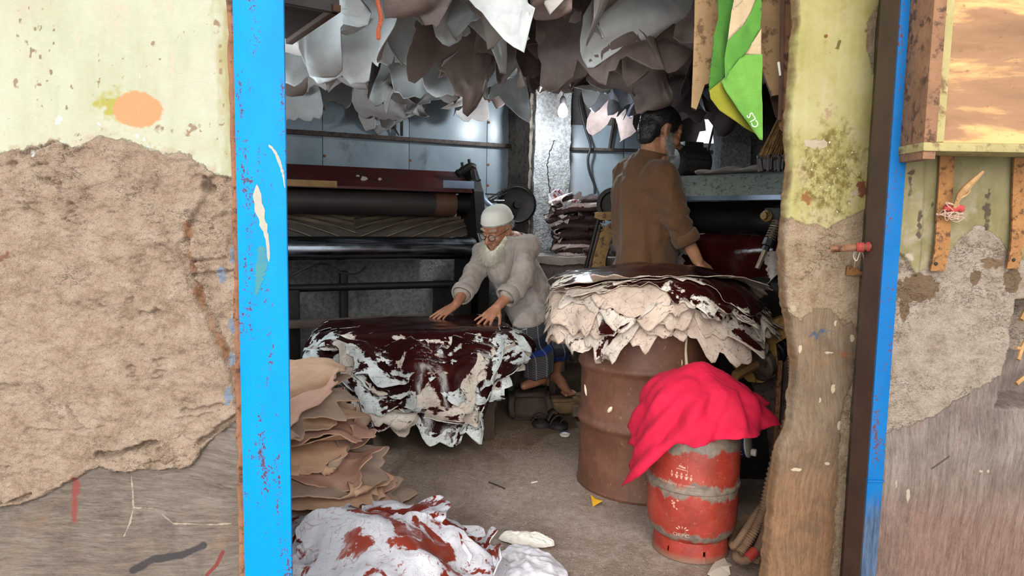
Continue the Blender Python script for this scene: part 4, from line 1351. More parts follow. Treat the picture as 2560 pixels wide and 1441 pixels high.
for i in range(NS):
    seed = 5000 + i
    r2 = np.random.default_rng(seed)
    f = i / (NS - 1)
    hz = 0.03 + (H0 - 0.03) * f
    xr_ = -0.36 - 0.30 * f + r2.normal(0, 0.025)
    w, L = xr_ + 1.36, 0.64 + r2.normal(0, 0.05)
    U, E, F, NA, NR = hide_flat(seed, w, L, 0.15, 0.55, 160, 16, True)
    rolls = []
    for k in range(2):
        ang = r2.uniform(-1.9, 0.5)
        ext = (U @ np.array([math.cos(ang), math.sin(ang)])).max()
        sg = 1 if r2.random() < 0.4 else -1
        rolls.append((ang, ext - r2.uniform(0.05, 0.13), r2.uniform(0.010, 0.018), r2.uniform(2.4, 3.1) if r2.random() < 0.5 else r2.uniform(0.3, 0.9), sg))
    if i == NS - 1:
        rolls = [(-0.4, 0.20, 0.05, 1.35, -1)]
    P = curl(U, rolls)
    a = r2.normal(0, 0.3)
    c, s = math.cos(a), math.sin(a)
    pu, pv = P[:, 0] * c - P[:, 1] * s, P[:, 0] * s + P[:, 1] * c
    Q = drape(raw_map(i, (xr_ - 1.36) / 2, 2.56 + 0.06 * f + r2.normal(0, 0.02), hz, seed), np.stack([pu, pv, P[:, 2]], -1))
    mats = [[H_tan, H_tanp], [H_tang, H_tan], [H_tanp, H_tan], [H_tan, H_tang]][i % 4] if i < NS - 1 else [H_tan, H_tanp]
    o = hide_obj('raw_hide', Q, U, E, F, NA, NR, mats, 0.0035, seed)
    lab = 'topmost pale tan hide of the raw stack behind the blue post' if i == NS - 1 else 'raw tan hide, %s from the %s of the stack by the blue post' % ((ORD[NS - 1 - i], 'top') if i >= NS // 2 else (ORD[i], 'bottom'))
    tag(o, lab, 'hide', 'raw tan hides stacked by the door')

# ---- russet and white hides on the floor right inside the door
def front_map(i, c0, rot, seed):
    cr_, sr_ = math.cos(rot), math.sin(rot)
    def D(u, v):
        x, y = c0[0] + u * cr_ - v * sr_, c0[1] + u * sr_ + v * cr_
        base = 0.16 * np.exp(-((x + 0.42) ** 2 / 0.10 + (y - 2.12) ** 2 / 0.09))
        zz = 0.012 + 0.014 * i + base + 0.034 * fbm(x * 5, y * 5, 0.2, 3, 41) * sst(0, .3, base * 4 + .15) + 0.022 * np.sin(x * 13 + y * 7 + 2 * np.sin(y * 9)) * sst(0, 0.1, base) + 0.014 * (1 - 2 * np.abs(fbm(x * 9, y * 9, 0.5, 3, 44))) * sst(0, 0.1, base) + 0.012 * fbm(u * 9, v * 9, seed, 3, 42)
        return np.stack([x, y, np.maximum(zz, 0.006 + 0.006 * i)], -1)
    return D


fr = [((-0.40, 2.06), 0.9, 0.62, 0.2, [H_redb, H_red]), ((-0.22, 2.02), 0.74, 0.5, -0.35, [H_redb, H_red]), ((-0.46, 2.08), 0.72, 0.56, 0.1, [H_red, H_redb]),
      ((-0.30, 2.12), 0.6, 0.40, -0.3, [H_red, H_redb]), ((-0.42, 2.06), 0.56, 0.40, 0.35, [H_red, H_redb]), ((-0.34, 1.98), 0.62, 0.34, 0.0, [H_redb, H_red])]
for i, (c0, w, L, rot, mats) in enumerate(fr):
    seed = 6000 + i
    r2 = np.random.default_rng(seed)
    U, E, F, NA, NR = hide_flat(seed, w, L, 0.12, 0.5, 190, 20, True)
    rolls = []
    for k in range(2):
        ang = r2.uniform(-0.3, 3.4)
        ext = (U @ np.array([math.cos(ang), math.sin(ang)])).max()
        rolls.append((ang, ext - r2.uniform(0.05, 0.14), r2.uniform(0.025, 0.05), r2.uniform(0.5, 1.5), 1))
    P = curl(U, rolls)
    Q = drape(front_map(i, c0, rot, seed), P)
    o = hide_obj('russet_hide', Q, U, E, F, NA, NR, mats, 0.003, seed)
    lab = 'crumpled russet and white hide, %s from the bottom of the pile at the doorstep' % ORD[i]
    tag(o, lab, 'hide', 'russet hides at the doorstep')
# ================================================================== PEOPLE
def cap_v(p0, p1, r0, r1, n=12, m=5):
    """tapered capsule, closed"""
    p0, p1 = np.asarray(p0, float), np.asarray(p1, float)
    a, b, d = frame(p1 - p0)
    t = np.linspace(0, 2 * np.pi, n, endpoint=False)
    ring = np.outer(np.cos(t), a) + np.outer(np.sin(t), b)
    V = [p0[None] - d * r0]
    for j in range(1, m + 1):
        ph = np.pi / 2 * j / m
        V.append(p0 - d * r0 * math.cos(ph) + ring * r0 * math.sin(ph))
    for j in range(0, m):
        ph = np.pi / 2 * j / m
        V.append(p1 + d * r1 * math.sin(ph) + ring * r1 * math.cos(ph))
    V.append(p1[None] + d * r1)
    k = 2 * m
    F = [[0, 1 + (i + 1) % n, 1 + i] for i in range(n)]
    for j in range(k - 1):
        F += [[1 + j * n + i, 1 + j * n + (i + 1) % n, 1 + (j + 1) * n + (i + 1) % n, 1 + (j + 1) * n + i] for i in range(n)]
    e = 1 + k * n
    F += [[e, 1 + (k - 1) * n + i, 1 + (k - 1) * n + (i + 1) % n] for i in range(n)]
    return np.vstack(V), F


class Blob:
    """a body or garment: overlapping rounded volumes fused into one continuous skin"""
    def __init__(s):
        s.m = MB()

    def cap(s, p0, p1, r0, r1=None):
        V, F = cap_v(p0, p1, r0, r0 if r1 is None else r1)
        s.m.add(V, F)
        return s

    def chain(s, pts, rs):
        for i in range(len(pts) - 1):
            s.cap(pts[i], pts[i + 1], rs[i], rs[i + 1])
        return s

    def ell(s, c, rad, ax=None):
        bm = bmesh.new()
        bmesh.ops.create_icosphere(bm, subdivisions=3, radius=1.0)
        V = np.array([v.co[:] for v in bm.verts])
        bm.verts.index_update()
        F = [[v.index for v in f.verts] for f in bm.faces]
        bm.free()
        a = np.eye(3) if ax is None else np.asarray(ax, float)
        s.m.add(np.asarray(c, float) + (V * np.asarray(rad, float)) @ a, F)
        return s

    def skin(s, voxel=0.005, smooth=4):
        """returns fused vertices and faces"""
        me = bpy.data.meshes.new('tmp')
        me.from_pydata(np.vstack(s.m.v).tolist(), [], s.m.f)
        o = bpy.data.objects.new('tmp', me)
        COL.objects.link(o)
        md = o.modifiers.new('r', 'REMESH')
        md.mode = 'VOXEL'
        md.voxel_size = voxel
        md.adaptivity = 0.0
        if smooth:
            sm = o.modifiers.new('s', 'SMOOTH')
            sm.factor = 0.5
            sm.iterations = smooth
        dg = bpy.context.evaluated_depsgraph_get()
        ev = o.evaluated_get(dg)
        m2 = bpy.data.meshes.new_from_object(ev)
        V = np.zeros(len(m2.vertices) * 3)
        m2.vertices.foreach_get('co', V)
        Nn = np.zeros(len(m2.vertices) * 3)
        m2.vertices.foreach_get('normal', Nn)
        F = [list(p.vertices) for p in m2.polygons]
        bpy.data.objects.remove(o)
        bpy.data.meshes.remove(me)
        bpy.data.meshes.remove(m2)
        return V.reshape(-1, 3), Nn.reshape(-1, 3), F


def strands(name, roots, dirs, lens, rad, mat, parent, seed=1, wav=0.25, seg=4):
    rng = np.random.default_rng(seed)
    V, F, n = [], [], 0
    for p, d, L in zip(roots, dirs, lens):
        a, b, d = frame(d)
        w1, w2 = rng.normal(0, wav, 2)
        ph = rng.uniform(0, 6.28)
        for j in range(seg):
            t = j / (seg - 1)
            c = p + d * L * t + (a * w1 + b * w2) * L * t * t * 0.8 + a * 0.10 * L * math.sin(ph + t * 7) * t
            r = rad * (1 - 0.85 * t)
            for k in range(3):
                an = 2.094 * k
                V.append(c + (a * math.cos(an) + b * math.sin(an)) * r)
        for j in range(seg - 1):
            for k in range(3):
                F.append([n + j * 3 + k, n + j * 3 + (k + 1) % 3, n + (j + 1) * 3 + (k + 1) % 3, n + (j + 1) * 3 + k])
        n += 3 * seg
    return mk(name, np.array(V), F, mat, parent)


def skinmat(name, c1, c2, red):
    g = G(name)
    co = g.co()
    n = g.noise(22, 5, 0.6, vec=co)
    col = g.ramp(n, [(0.3, c1), (0.7, c2)])
    col = g.mix(g.ramp(g.noise(9, 3, 0.6, vec=co), [(0.5, 0.0), (0.7, 0.35)]), col, red)
    nb = g.bump(g.noise(170, 3, 0.6, vec=co), 0.25, 0.002)
    return g.done(col, 0.48, 0, nb, Subsurface_Weight=0.08, Subsurface_Radius=(0.02, 0.008, 0.004))


M_skin1 = skinmat('skin_old', srgb(150, 100, 76), srgb(176, 126, 98), srgb(150, 86, 68))
M_skin2 = skinmat('skin_brown', srgb(164, 114, 84), srgb(188, 138, 106), srgb(164, 104, 78))


def fabric(name, c1, c2, weave=420, rough=0.9, st=(1, 1, 1)):
    g = G(name)
    co = g.co()
    n = g.noise(7, 5, 0.6, vec=co)
    th = g.noise(weave, 2, 0.6, vec=g.map(co, (1, 1, 0.12)))
    th2 = g.noise(weave, 2, 0.6, vec=g.map(co, (0.12, 0.12, 1)))
    w = g.mth('MULTIPLY', g.mth('ADD', th, th2), 0.5)
    col = g.ramp(g.mth('ADD', g.mth('MULTIPLY', n, 0.5), g.mth('MULTIPLY', w, 0.5)), [(0.36, c1), (0.64, c2)])
    h = g.mth('ADD', g.mth('MULTIPLY', w, 0.25), g.noise(26, 5, 0.6, 0.8, vec=co))
    return g.done(col, rough, 0, g.bump(h, 0.45, 0.006), Sheen_Weight=0.15)


M_linen = fabric('grey_linen', srgb(134, 122, 114), srgb(170, 158, 150))
M_brownk = fabric('brown_cotton', srgb(78, 50, 28), srgb(100, 68, 40))
M_white = fabric('white_cap_cotton', srgb(212, 210, 200), srgb(230, 228, 220), 500)
M_trou = fabric('dark_trousers', srgb(50, 44, 40), srgb(66, 58, 52))
M_beardw = simple('white_beard_hair', srgb(196, 190, 170), srgb(228, 224, 208), 40, 0.6, 0, 0)
M_beardg = simple('grey_beard_hair', srgb(112, 110, 108), srgb(196, 194, 190), 60, 0.6, 0, 0)
M_hair = simple('black_hair', srgb(20, 19, 19), srgb(46, 44, 44), 30, 0.5, 0, 0)
M_glas = simple('glasses_wire', srgb(40, 26, 20), srgb(60, 40, 30), 20, 0.35, 0.6, 0)
g = G('lens_glass')
g.done((0.9, 0.9, 0.9), 0.05)
_tr = g.nd('BsdfTransparent')
_mx = g.nd('MixShader', {0: 0.10, 1: _tr.outputs[0], 2: g.b.outputs[0]})
g.t.links.new(_mx.outputs[0], g.out.inputs[0])
M_lens = g.m
M_eye = simple('eye_white', srgb(200, 192, 184), srgb(214, 206, 198), 5, 0.3, 0, 0)
M_iris = simple('iris_dark', srgb(24, 16, 12), srgb(34, 22, 16), 5, 0.2, 0, 0)


def head_frame(Fd, roll=0.0):
    Fd = unit(Fd)
    L = unit(np.cross(UP, Fd))
    U = np.cross(Fd, L)
    c, s = math.cos(roll), math.sin(roll)
    return np.stack([Fd, L * c + U * s, U * c - L * s])


def head(B, H, X, sc_=1.0):
    """adds skull, face, ears and neck start to a Blob; X rows = forward, left, up"""
    def q(f, l, u): return H + (np.array([f, l, u]) * sc_) @ X
    B.ell(q(-0.012, 0, 0.032), np.array([0.100, 0.077, 0.086]) * sc_, X)
    B.ell(q(0.030, 0, -0.030), np.array([0.066, 0.064, 0.080]) * sc_, X)
    B.ell(q(0.052, 0, 0.040), np.array([0.046, 0.058, 0.045]) * sc_, X)
    B.ell(q(0.062, 0, -0.098), np.array([0.030, 0.034, 0.022]) * sc_, X)
    B.cap(q(0.090, 0, 0.012), q(0.120, 0, -0.036), 0.008 * sc_, 0.0125 * sc_)
    for s in (-1, 1):
        B.ell(q(0.106, s * 0.013, -0.040), np.array([0.012, 0.009, 0.008]) * sc_, X)
        B.cap(q(0.092, s * 0.012, 0.024), q(0.074, s * 0.050, 0.024), 0.010 * sc_, 0.010 * sc_)
        B.ell(q(0.066, s * 0.043, -0.026), np.array([0.026, 0.022, 0.024]) * sc_, X)
        B.ell(q(0.078, s * 0.031, 0.000), np.array([0.016, 0.017, 0.012]) * sc_, X)
        # ear: rim and lobe
        B.cap(q(-0.018, s * 0.084, 0.020), q(-0.014, s * 0.082, -0.012), 0.009 * sc_, 0.009 * sc_)
        B.cap(q(0.002, s * 0.078, 0.026), q(-0.016, s * 0.085, 0.024), 0.008 * sc_, 0.008 * sc_)
        B.cap(q(-0.012, s * 0.080, -0.014), q(0.004, s * 0.074, -0.030), 0.009 * sc_, 0.008 * sc_)
        B.ell(q(-0.004, s * 0.076, 0.002), np.array([0.016, 0.006, 0.026]) * sc_, X)
    B.cap(q(0.088, -0.020, -0.066), q(0.088, 0.020, -0.066), 0.0075 * sc_)
    B.cap(q(0.086, -0.016, -0.080), q(0.086, 0.016, -0.080), 0.0085 * sc_)
    return q


def hand(B, W, d, nrm, thumb, curl_=0.25, spread=0.16, s=1.0):
    """palm, four fingers and thumb; d = finger direction, nrm = back of the hand, thumb = +1/-1 side"""
    d = unit(d)
    nrm = unit(nrm - d * np.dot(nrm, d))
    lat = np.cross(nrm, d) * thumb            # towards the thumb
    def q(a, l, n): return W + (d * a + lat * l + nrm * n) * s
    for i, l in enumerate((0.030, 0.011, -0.009, -0.028)):
        B.cap(q(0.005, l * 0.55, 0), q(0.085 - abs(i - 1) * 0.004, l, 0.002), 0.0145 * s, 0.0115 * s)
    lens = [(0.038, 0.025, 0.019), (0.043, 0.028, 0.020), (0.039, 0.026, 0.019), (0.030, 0.020, 0.017)]
    for i, (l, seg) in enumerate(zip((0.030, 0.011, -0.009, -0.028), lens)):
        an = spread * (1.35 - i) + 0.02
        p = q(0.085 - abs(i - 1) * 0.004, l, 0.002)
        bend = -0.05
        r = 0.0098 if i < 3 else 0.0086
        for k, L in enumerate(seg):
            bend += curl_ * (0.6 if k == 0 else 1.0)
            dd = unit((d * math.cos(an) + lat * math.sin(an)) * math.cos(bend) - nrm * math.sin(bend))
            p2 = p + dd * L * s
            B.cap(p, p2, r * s, (r - 0.0009) * s)
            p, r = p2, r - 0.0009
    p = q(0.018, 0.022, -0.004)
    for L, an, r in ((0.040, 0.75, 0.0135), (0.030, 0.6, 0.0105), (0.024, 0.45, 0.0095)):
        dd = unit(d * math.cos(an) + lat * math.sin(an) - nrm * 0.18)
        p2 = p + dd * L * s
        B.cap(p, p2, r * s, (r - 0.0012) * s)
        p = p2
    return B


def folds(V, Nn, amp, kx, kz, seed, mask=None):
    f = fbm(V[:, 0] * kx, V[:, 1] * kx, V[:, 2] * kz, 4, seed)
    r = 1 - 2.2 * np.abs(f)
    d = amp * (0.7 * r + 0.5 * fbm(V[:, 0] * kx * 2.3, V[:, 1] * kx * 2.3, V[:, 2] * kz * 2.0, 3, seed + 9))
    if mask is not None:
        d = d * mask
    return V + Nn * d[:, None]


# ------------------------------------------------------------------ seated old man
HM = at(1244, 572, 4.16)
XM = head_frame((-0.56, -0.70, -0.42), -0.10)
S1, E1, W1 = at(1315, 621, 4.07), at(1303, 706, 3.93), at(1243, 768, 3.79)
S2, E2, W2 = at(1216, 634, 4.36), at(1174, 706, 4.18), at(1140, 762, 3.97)
NK = at(1284, 606, 4.26)
CH, BE, HP = at(1276, 664, 4.24), at(1310, 728, 4.30), at(1340, 784, 4.34)
KR, KL = at(1322, 826, 3.98), at(1398, 838, 4.12)
AR, AL = at(1352, 948, 4.10), at(1388, 938, 4.32)
man1 = thing('person', (HP[0], HP[1], 0), 'seated man in grey kurta and white cap pressing his hands on a hide', 'person')
B = Blob()
q1 = head(B, HM, XM, 1.0)
B.cap(q1(-0.030, 0, -0.055), NK, 0.052, 0.056)
B.cap(S1, S2, 0.055)
B.chain([NK, CH, BE, HP], [0.07, 0.11, 0.115, 0.12])
B.chain([S1, E1, W1], [0.048, 0.040, 0.026])
B.chain([S2, E2, W2], [0.048, 0.040, 0.026])
B.chain([HP + [0.03, -0.08, 0], KL, AL], [0.08, 0.06, 0.036])
B.chain([HP + [-0.02, -0.08, 0], KR, AR], [0.08, 0.055, 0.036])
zf1 = lambda p: p
hand(B, W1, at(1213, 800, 3.72) - W1, np.array([0.10, -0.30, 1.0]), 1, 0.10, 0.24)
hand(B, W2, at(1103, 788, 3.90) - W2, np.array([-0.05, -0.25, 1.0]), -1, 0.08, 0.15)
# feet on the step and the floor
TL = at(1420, 982, 4.16)
B.chain([AL, AL + (TL - AL) * 0.45 + UP * 0.005, TL], [0.036, 0.034, 0.024])
B.cap(AL, AL + np.array([-0.035, 0.02, -0.05]), 0.034, 0.030)
fd = unit((TL - AL) * [1, 1, 0])
fl_ = np.cross(UP, fd)
for i in range(5):
    o_ = (i - 1.6) * 0.017
    B.cap(TL + fl_ * o_ - fd * 0.02, TL + fl_ * o_ * 1.1 + fd * (0.034 - abs(i - 0) * 0.004) - UP * 0.006, 0.012, 0.0095 if i else 0.012)
TR = AR + np.array([-0.10, -0.10, -0.02])
B.chain([AR, AR + np.array([-0.05, -0.05, -0.01]), TR], [0.034, 0.032, 0.024])
V, Nn, F = B.skin(0.0052, 3)
V = V + Nn * (0.0012 * fbm(V[:, 0] * 60, V[:, 1] * 60, V[:, 2] * 60, 3, 4))[:, None]
body1 = mk('body', V, F, M_skin1, man1)
PALM1, PALM2 = V, None

# kurta
B = Blob()
B.cap(S1, S2, 0.075)
B.cap(NK + [0, 0, -0.03], (S1 + S2) / 2, 0.075, 0.09)
B.chain([(S1 + S2) / 2, CH, BE, HP], [0.105, 0.142, 0.152, 0.155])
B.cap(S1, S1 + (CH - S1) * 0.5, 0.070, 0.10)
B.cap(S2, S2 + (CH - S2) * 0.5, 0.078, 0.10)
C1 = E1 + (W1 - E1) * 0.42
C2 = E2 + (W2 - E2) * 0.40
B.chain([S1, E1, C1], [0.066, 0.060, 0.056])
B.chain([S2, E2, C2], [0.070, 0.060, 0.055])
B.cap(HP + [0.02, -0.05, 0.0], KR + (HP - KR) * 0.12 + UP * 0.02, 0.125, 0.098)
B.cap(HP + [0.03, -0.02, -0.02], KL + (HP - KL) * 0.3 + UP * 0.02, 0.125, 0.10)
B.cap(BE, KR + (HP - KR) * 0.5, 0.14, 0.12)
B.cap(HP + [0.08, 0.05, -0.02], HP + [0.02, 0, 0.05], 0.11, 0.13)
V, Nn, F = B.skin(0.008, 5)
V = folds(V, Nn, 0.013, 9, 6, 71)
V = folds(V, Nn, 0.005, 22, 13, 73)
# long creases pulled from the shoulder to the belly
dgl = (V[:, 0] * 0.9 + V[:, 2] * 0.45 + V[:, 1] * 0.3)
V = V + Nn * (0.005 * np.sin(dgl * 46 + 2.0 * fbm(V[:, 0] * 4, V[:, 1] * 4, V[:, 2] * 4, 2, 3)))[:, None]
kur = mk('kurta', V, F, M_linen, man1)
for C_, E_, W_, nm in ((C1, E1, W1, 0), (C2, E2, W2, 1)):
    a, b, d = frame(W_ - E_)
    th = np.linspace(0, 2 * np.pi, 28, endpoint=False)
    rr = 0.060 + 0.004 * np.sin(3 * th + nm)
    m = MB()
    prof = [(0.0, 1.0), (0.006, 1.1), (0.03, 1.12), (0.052, 1.08), (0.056, 0.98), (0.05, 0.9), (0.0, 0.88)]
    V = np.vstack([C_ + d * (h - 0.004) + (np.outer(np.cos(th), a) + np.outer(np.sin(th), b)) * (rr * k)[:, None] for h, k in prof])
    K = len(prof)
    F = [[j * 28 + i, j * 28 + (i + 1) % 28, ((j + 1) % K) * 28 + (i + 1) % 28, ((j + 1) % K) * 28 + i] for j in range(K) for i in range(28)]
    mk('cuff', V, F, M_linen, kur)
# collar band and placket
a, b, d = frame(NK - HM)
m = MB()
th = np.linspace(0, 2 * np.pi, 40, endpoint=False)
V = []
for h, k in ((0.05, 1.25), (-0.004, 1.0), (-0.010, 0.97), (-0.004, 0.93), (0.05, 1.1)):
    V.append(NK + [0.012, 0.012, 0.0] + d * h + (np.outer(np.cos(th), a) + np.outer(np.sin(th), b)) * 0.069 * k)
F = [[j * 40 + (i + 1) % 40, j * 40 + i, ((j + 1) % 5) * 40 + i, ((j + 1) % 5) * 40 + (i + 1) % 40] for j in range(5) for i in range(40)]
mk('collar', np.vstack(V), F, M_linen, kur)
fr_ = unit(XM[0] * [1, 1, 0])
from mathutils.bvhtree import BVHTree
kv = [Vector(tuple(np.array(v.co[:]) + WL[man1.name])) for v in kur.data.vertices]
bv = BVHTree.FromPolygons(kv, [tuple(p.vertices) for p in kur.data.polygons])
pl = []
for f_ in np.linspace(0, 1, 14):
    c_ = NK + (CH - NK) * (0.15 + 0.95 * f_)
    hit = bv.ray_cast(Vector(tuple(c_ + fr_ * 0.6)), Vector(tuple(-fr_)))[0]
    pl.append(np.array(hit[:]) if hit is not None else c_ + fr_ * 0.12)
pl = np.array(pl)
m = MB()
la = np.cross(UP, fr_)
V = np.vstack([pl + la * 0.015 + fr_ * 0.003, pl - la * 0.015 + fr_ * 0.003, pl - la * 0.015 - fr_ * 0.02, pl + la * 0.015 - fr_ * 0.02])
F = [[j * 14 + i, j * 14 + i + 1, ((j + 1) % 4) * 14 + i + 1, ((j + 1) % 4) * 14 + i] for j in range(4) for i in range(13)]
mk('placket', V, F, M_linen, kur)
# lungi
g = G('checked_lungi')
t = g.nd('Attribute', attribute_name='along').outputs['Fac']
ang = g.nd('Attribute', attribute_name='round').outputs['Fac']
base = g.ramp(t, [(0.0, srgb(26, 28, 36)), (0.16, srgb(30, 34, 46)), (0.30, srgb(20, 24, 40)), (0.44, srgb(24, 54, 124)), (0.60, srgb(26, 58, 130)), (0.63, srgb(30, 30, 34)), (1.0, srgb(36, 34, 36))], 'CONSTANT')
st = g.mth('FRACT', g.mth('MULTIPLY', t, 40.0))
sw = g.mth('MULTIPLY', g.ramp(st, [(0.28, 1.0), (0.36, 0.0)]), g.ramp(t, [(0.0, 0.3), (0.20, 0.0), (0.64, 0.42)], 'CONSTANT'))
col = g.mix(sw, base, srgb(186, 182, 172))
sa = g.mth('FRACT', g.mth('MULTIPLY', ang, 9.0))
col = g.mix(g.mth('MULTIPLY', g.ramp(sa, [(0.06, 1.0), (0.1, 0.0)]), 0.45), col, srgb(150, 160, 190))
M_lungi = g.done(col, 0.9, 0, g.bump(g.noise(40, 4, 0.6), 0.3, 0.004))


def sleeve(name, pts, rs, mat, parent, n=44, k=30, seed=1, fold=0.05, nf=7):
    """hanging cloth tube round a limb, with along/round attributes for woven bands"""
    P = spline(pts, k)
    r = np.interp(np.linspace(0, 1, k), np.linspace(0, 1, len(rs)), rs)
    th = np.linspace(0, 2 * np.pi, n, endpoint=False)
    V, al, ro = [], [], []
    a, b, d = frame(P[-1] - P[0])
    for j in range(k):
        t = j / (k - 1)
        rr = r[j] * (1 + fold * (0.3 + t) * np.sin(nf * th + seed + 1.5 * t) + 0.4 * fold * np.sin(13 * th + seed * 2))
        V.append(P[j] + np.outer(np.cos(th) * rr, a) + np.outer(np.sin(th) * rr, b))
        al.append(np.full(n, t))
        ro.append(th / (2 * np.pi))
    V = np.vstack(V)
    F = [[j * n + i, j * n + (i + 1) % n, (j + 1) * n + (i + 1) % n, (j + 1) * n + i] for j in range(k - 1) for i in range(n)]
    # inner layer gives the cloth thickness
    c = np.repeat(P, n, 0)
    V2 = c + (V - c) * 0.95
    m0 = len(V)
    F += [[m0 + i for i in f[::-1]] for f in F]
    e = (k - 1) * n
    F += [[e + i, e + (i + 1) % n, m0 + e + (i + 1) % n, m0 + e + i] for i in range(n)]
    F += [[(i + 1) % n, i, m0 + i, m0 + (i + 1) % n] for i in range(n)]
    return mk(name, np.vstack([V, V2]), F, mat, parent, None, True, {'along': np.tile(np.concatenate(al), 2), 'round': np.tile(np.concatenate(ro), 2)})


lun = sleeve('lungi', [KR + UP * 0.05, KR + [0.012, 0.0, -0.06], at(1344, 880, 4.02), at(1347, 934, 4.06)], [0.092, 0.098, 0.092, 0.086], M_lungi, man1)
sleeve('lungi_fold', [KL + UP * 0.04 + [-0.03, 0.06, 0], KL + [0.0, 0.02, -0.05], (KL + AL) / 2 + UP * 0.02, AL + UP * 0.13], [0.11, 0.095, 0.080, 0.072], M_lungi, man1, seed=4)
sleeve('lungi_fold', [HP + [-0.02, -0.14, -0.02], KR * .5 + KL * .5 + [0, 0.05, -0.02], at(1372, 905, 4.16)], [0.10, 0.085, 0.05], M_lungi, man1, seed=7)

# cap
th = np.linspace(0, 2 * np.pi, 48, endpoint=False)
V, rowsn = [], 14
for j in range(rowsn):
    t = j / (rowsn - 1)
    ph = t * np.pi / 2
    zc = 0.050 + 0.088 * math.sin(ph) ** 0.95 if j else 0.042
    k = (math.cos(ph) ** 0.62)
    k = max(k, 0.02)
    V.append(q1(-0.012, 0, 0)[None] + np.stack([0.109 * k * np.cos(th), 0.087 * k * np.sin(th), zc + 0.010 * np.cos(th) * (1 - t) + 0.0015 * np.sin(9 * th) * (1 - t)], -1) @ XM)
V = np.vstack(V)
F = [[j * 48 + i, j * 48 + (i + 1) % 48, (j + 1) * 48 + (i + 1) % 48, (j + 1) * 48 + i] for j in range(rowsn - 1) for i in range(48)] + [list(range((rowsn - 1) * 48, rowsn * 48))]
capo = mk('cap', V, F, M_white, man1)
md = capo.modifiers.new('thickness', 'SOLIDIFY')
md.thickness = 0.004
m = MB()
m.tube(np.array([q1(-0.012, 0, 0) + np.array([0.110 * math.cos(t_), 0.088 * math.sin(t_), 0.054 + 0.010 * math.cos(t_)]) @ XM for t_ in th]), 0.0022, 6, closed=True)
m.build('cap_seam', M_white, capo)
# glasses
m = MB()
for s in (-1, 1):
    m.tube(np.array([q1(0.112 - 0.012 * abs(math.cos(t_) * s + 0.4) * 0.5, s * 0.034 + 0.023 * math.cos(t_), -0.006 + 0.018 * math.sin(t_)) for t_ in np.linspace(0, 6.283, 28)[:-1]]), 0.0016, 6, closed=True)
    m.tube(spline([q1(0.104, s * 0.057, 0.002), q1(0.06, s * 0.078, 0.006), q1(-0.012, s * 0.086, 0.008), q1(-0.028, s * 0.084, -0.008)], 16), 0.0013, 6)
m.tube(spline([q1(0.114, -0.012, 0.0), q1(0.120, 0, 0.005), q1(0.114, 0.012, 0.0)], 8), 0.0015, 6)
gl = m.build('glasses', M_glas, man1)
for s in (-1, 1):
    ring = np.array([q1(0.110 - 0.012 * abs(math.cos(t_) * s + 0.4) * 0.5, s * 0.034 + 0.022 * math.cos(t_), -0.006 + 0.017 * math.sin(t_)) for t_ in np.linspace(0, 6.283, 25)[:-1]])
    mk('lens', np.vstack([ring, ring - XM[0] * 0.0015]), [list(range(24)), list(range(24, 48))[::-1]] + [[i, 24 + i, 24 + (i + 1) % 24, (i + 1) % 24] for i in range(24)], M_lens, gl, smooth=False)
# eyes looking down under heavy lids
for s in (-1, 1):
    m = MB()
    m.ell(q1(0.0845, s * 0.031, -0.004), (0.0105, 0.0125, 0.0055), XM, 14)
    e_ = m.build('eye', M_eye, man1)
    MB().ell(q1(0.0915, s * 0.031, -0.0065), (0.0042, 0.0055, 0.0042), XM, 10).build('iris', M_iris, e_)
# brows and beard
rng = np.random.default_rng(8)
rt, dr, ln = [], [], []
for s in (-1, 1):
    for k in range(60):
        u = rng.random()
        rt.append(q1(0.098 - 0.018 * u, s * (0.014 + 0.036 * u), 0.029 + 0.006 * math.sin(u * 3) + rng.normal(0, 0.0025)))
        dr.append(np.array([0.35, s * 0.8, 0.1 + rng.normal(0, .3)]) @ XM)
        ln.append(0.012)
strands('eyebrows', rt, dr, ln, 0.0011, M_beardw, man1, 3)
rt, dr, ln = [], [], []
DOWN = -UP
for k in range(2600):
    s = rng.uniform(-1, 1)
    a_ = s * 1.45
    v = rng.random()
    # along the jaw from ear to ear, and down over the chin
    f_ = 0.084 * math.cos(a_) + 0.012 - 0.008 * v
    l_ = 0.072 * math.sin(a_)
    u_ = -0.100 - 0.020 * v * math.cos(a_) + 0.075 * abs(math.sin(a_)) ** 2 * (1 - 0.6 * v)
    rt.append(q1(f_, l_, u_))
    dr.append(unit(DOWN * 1.0 + (np.array([0.55 * math.cos(a_), 0.45 * math.sin(a_), -0.3]) @ XM) + np.array([0.18 * (1 if s > 0.1 else -1), 0, 0]) * (abs(s) < .6) + rng.normal(0, 0.11, 3)))
    ln.append((0.042 + 0.040 * math.cos(a_) ** 2) * rng.uniform(0.7, 1.15))
bd = strands('beard', rt, dr, ln, 0.0026, M_beardw, man1, 5, 0.3, 5)
rt, dr, ln = [], [], []
for k in range(420):                                            # short grey hair below the cap, sides and back
    a_ = rng.uniform(1.25, 2 * np.pi - 1.25)
    rt.append(q1(-0.012 + 0.098 * math.cos(a_), 0.079 * math.sin(a_), rng.uniform(0.0, 0.05)))
    dr.append(np.array([-0.4 + 0.3 * math.cos(a_), 0.4 * math.sin(a_), -0.8]) @ XM)
    ln.append(0.016)
strands('hair', rt, dr, ln, 0.0016, M_beardg, man1, 6)
bpy.data.objects['hair'].name = 'short_hair'

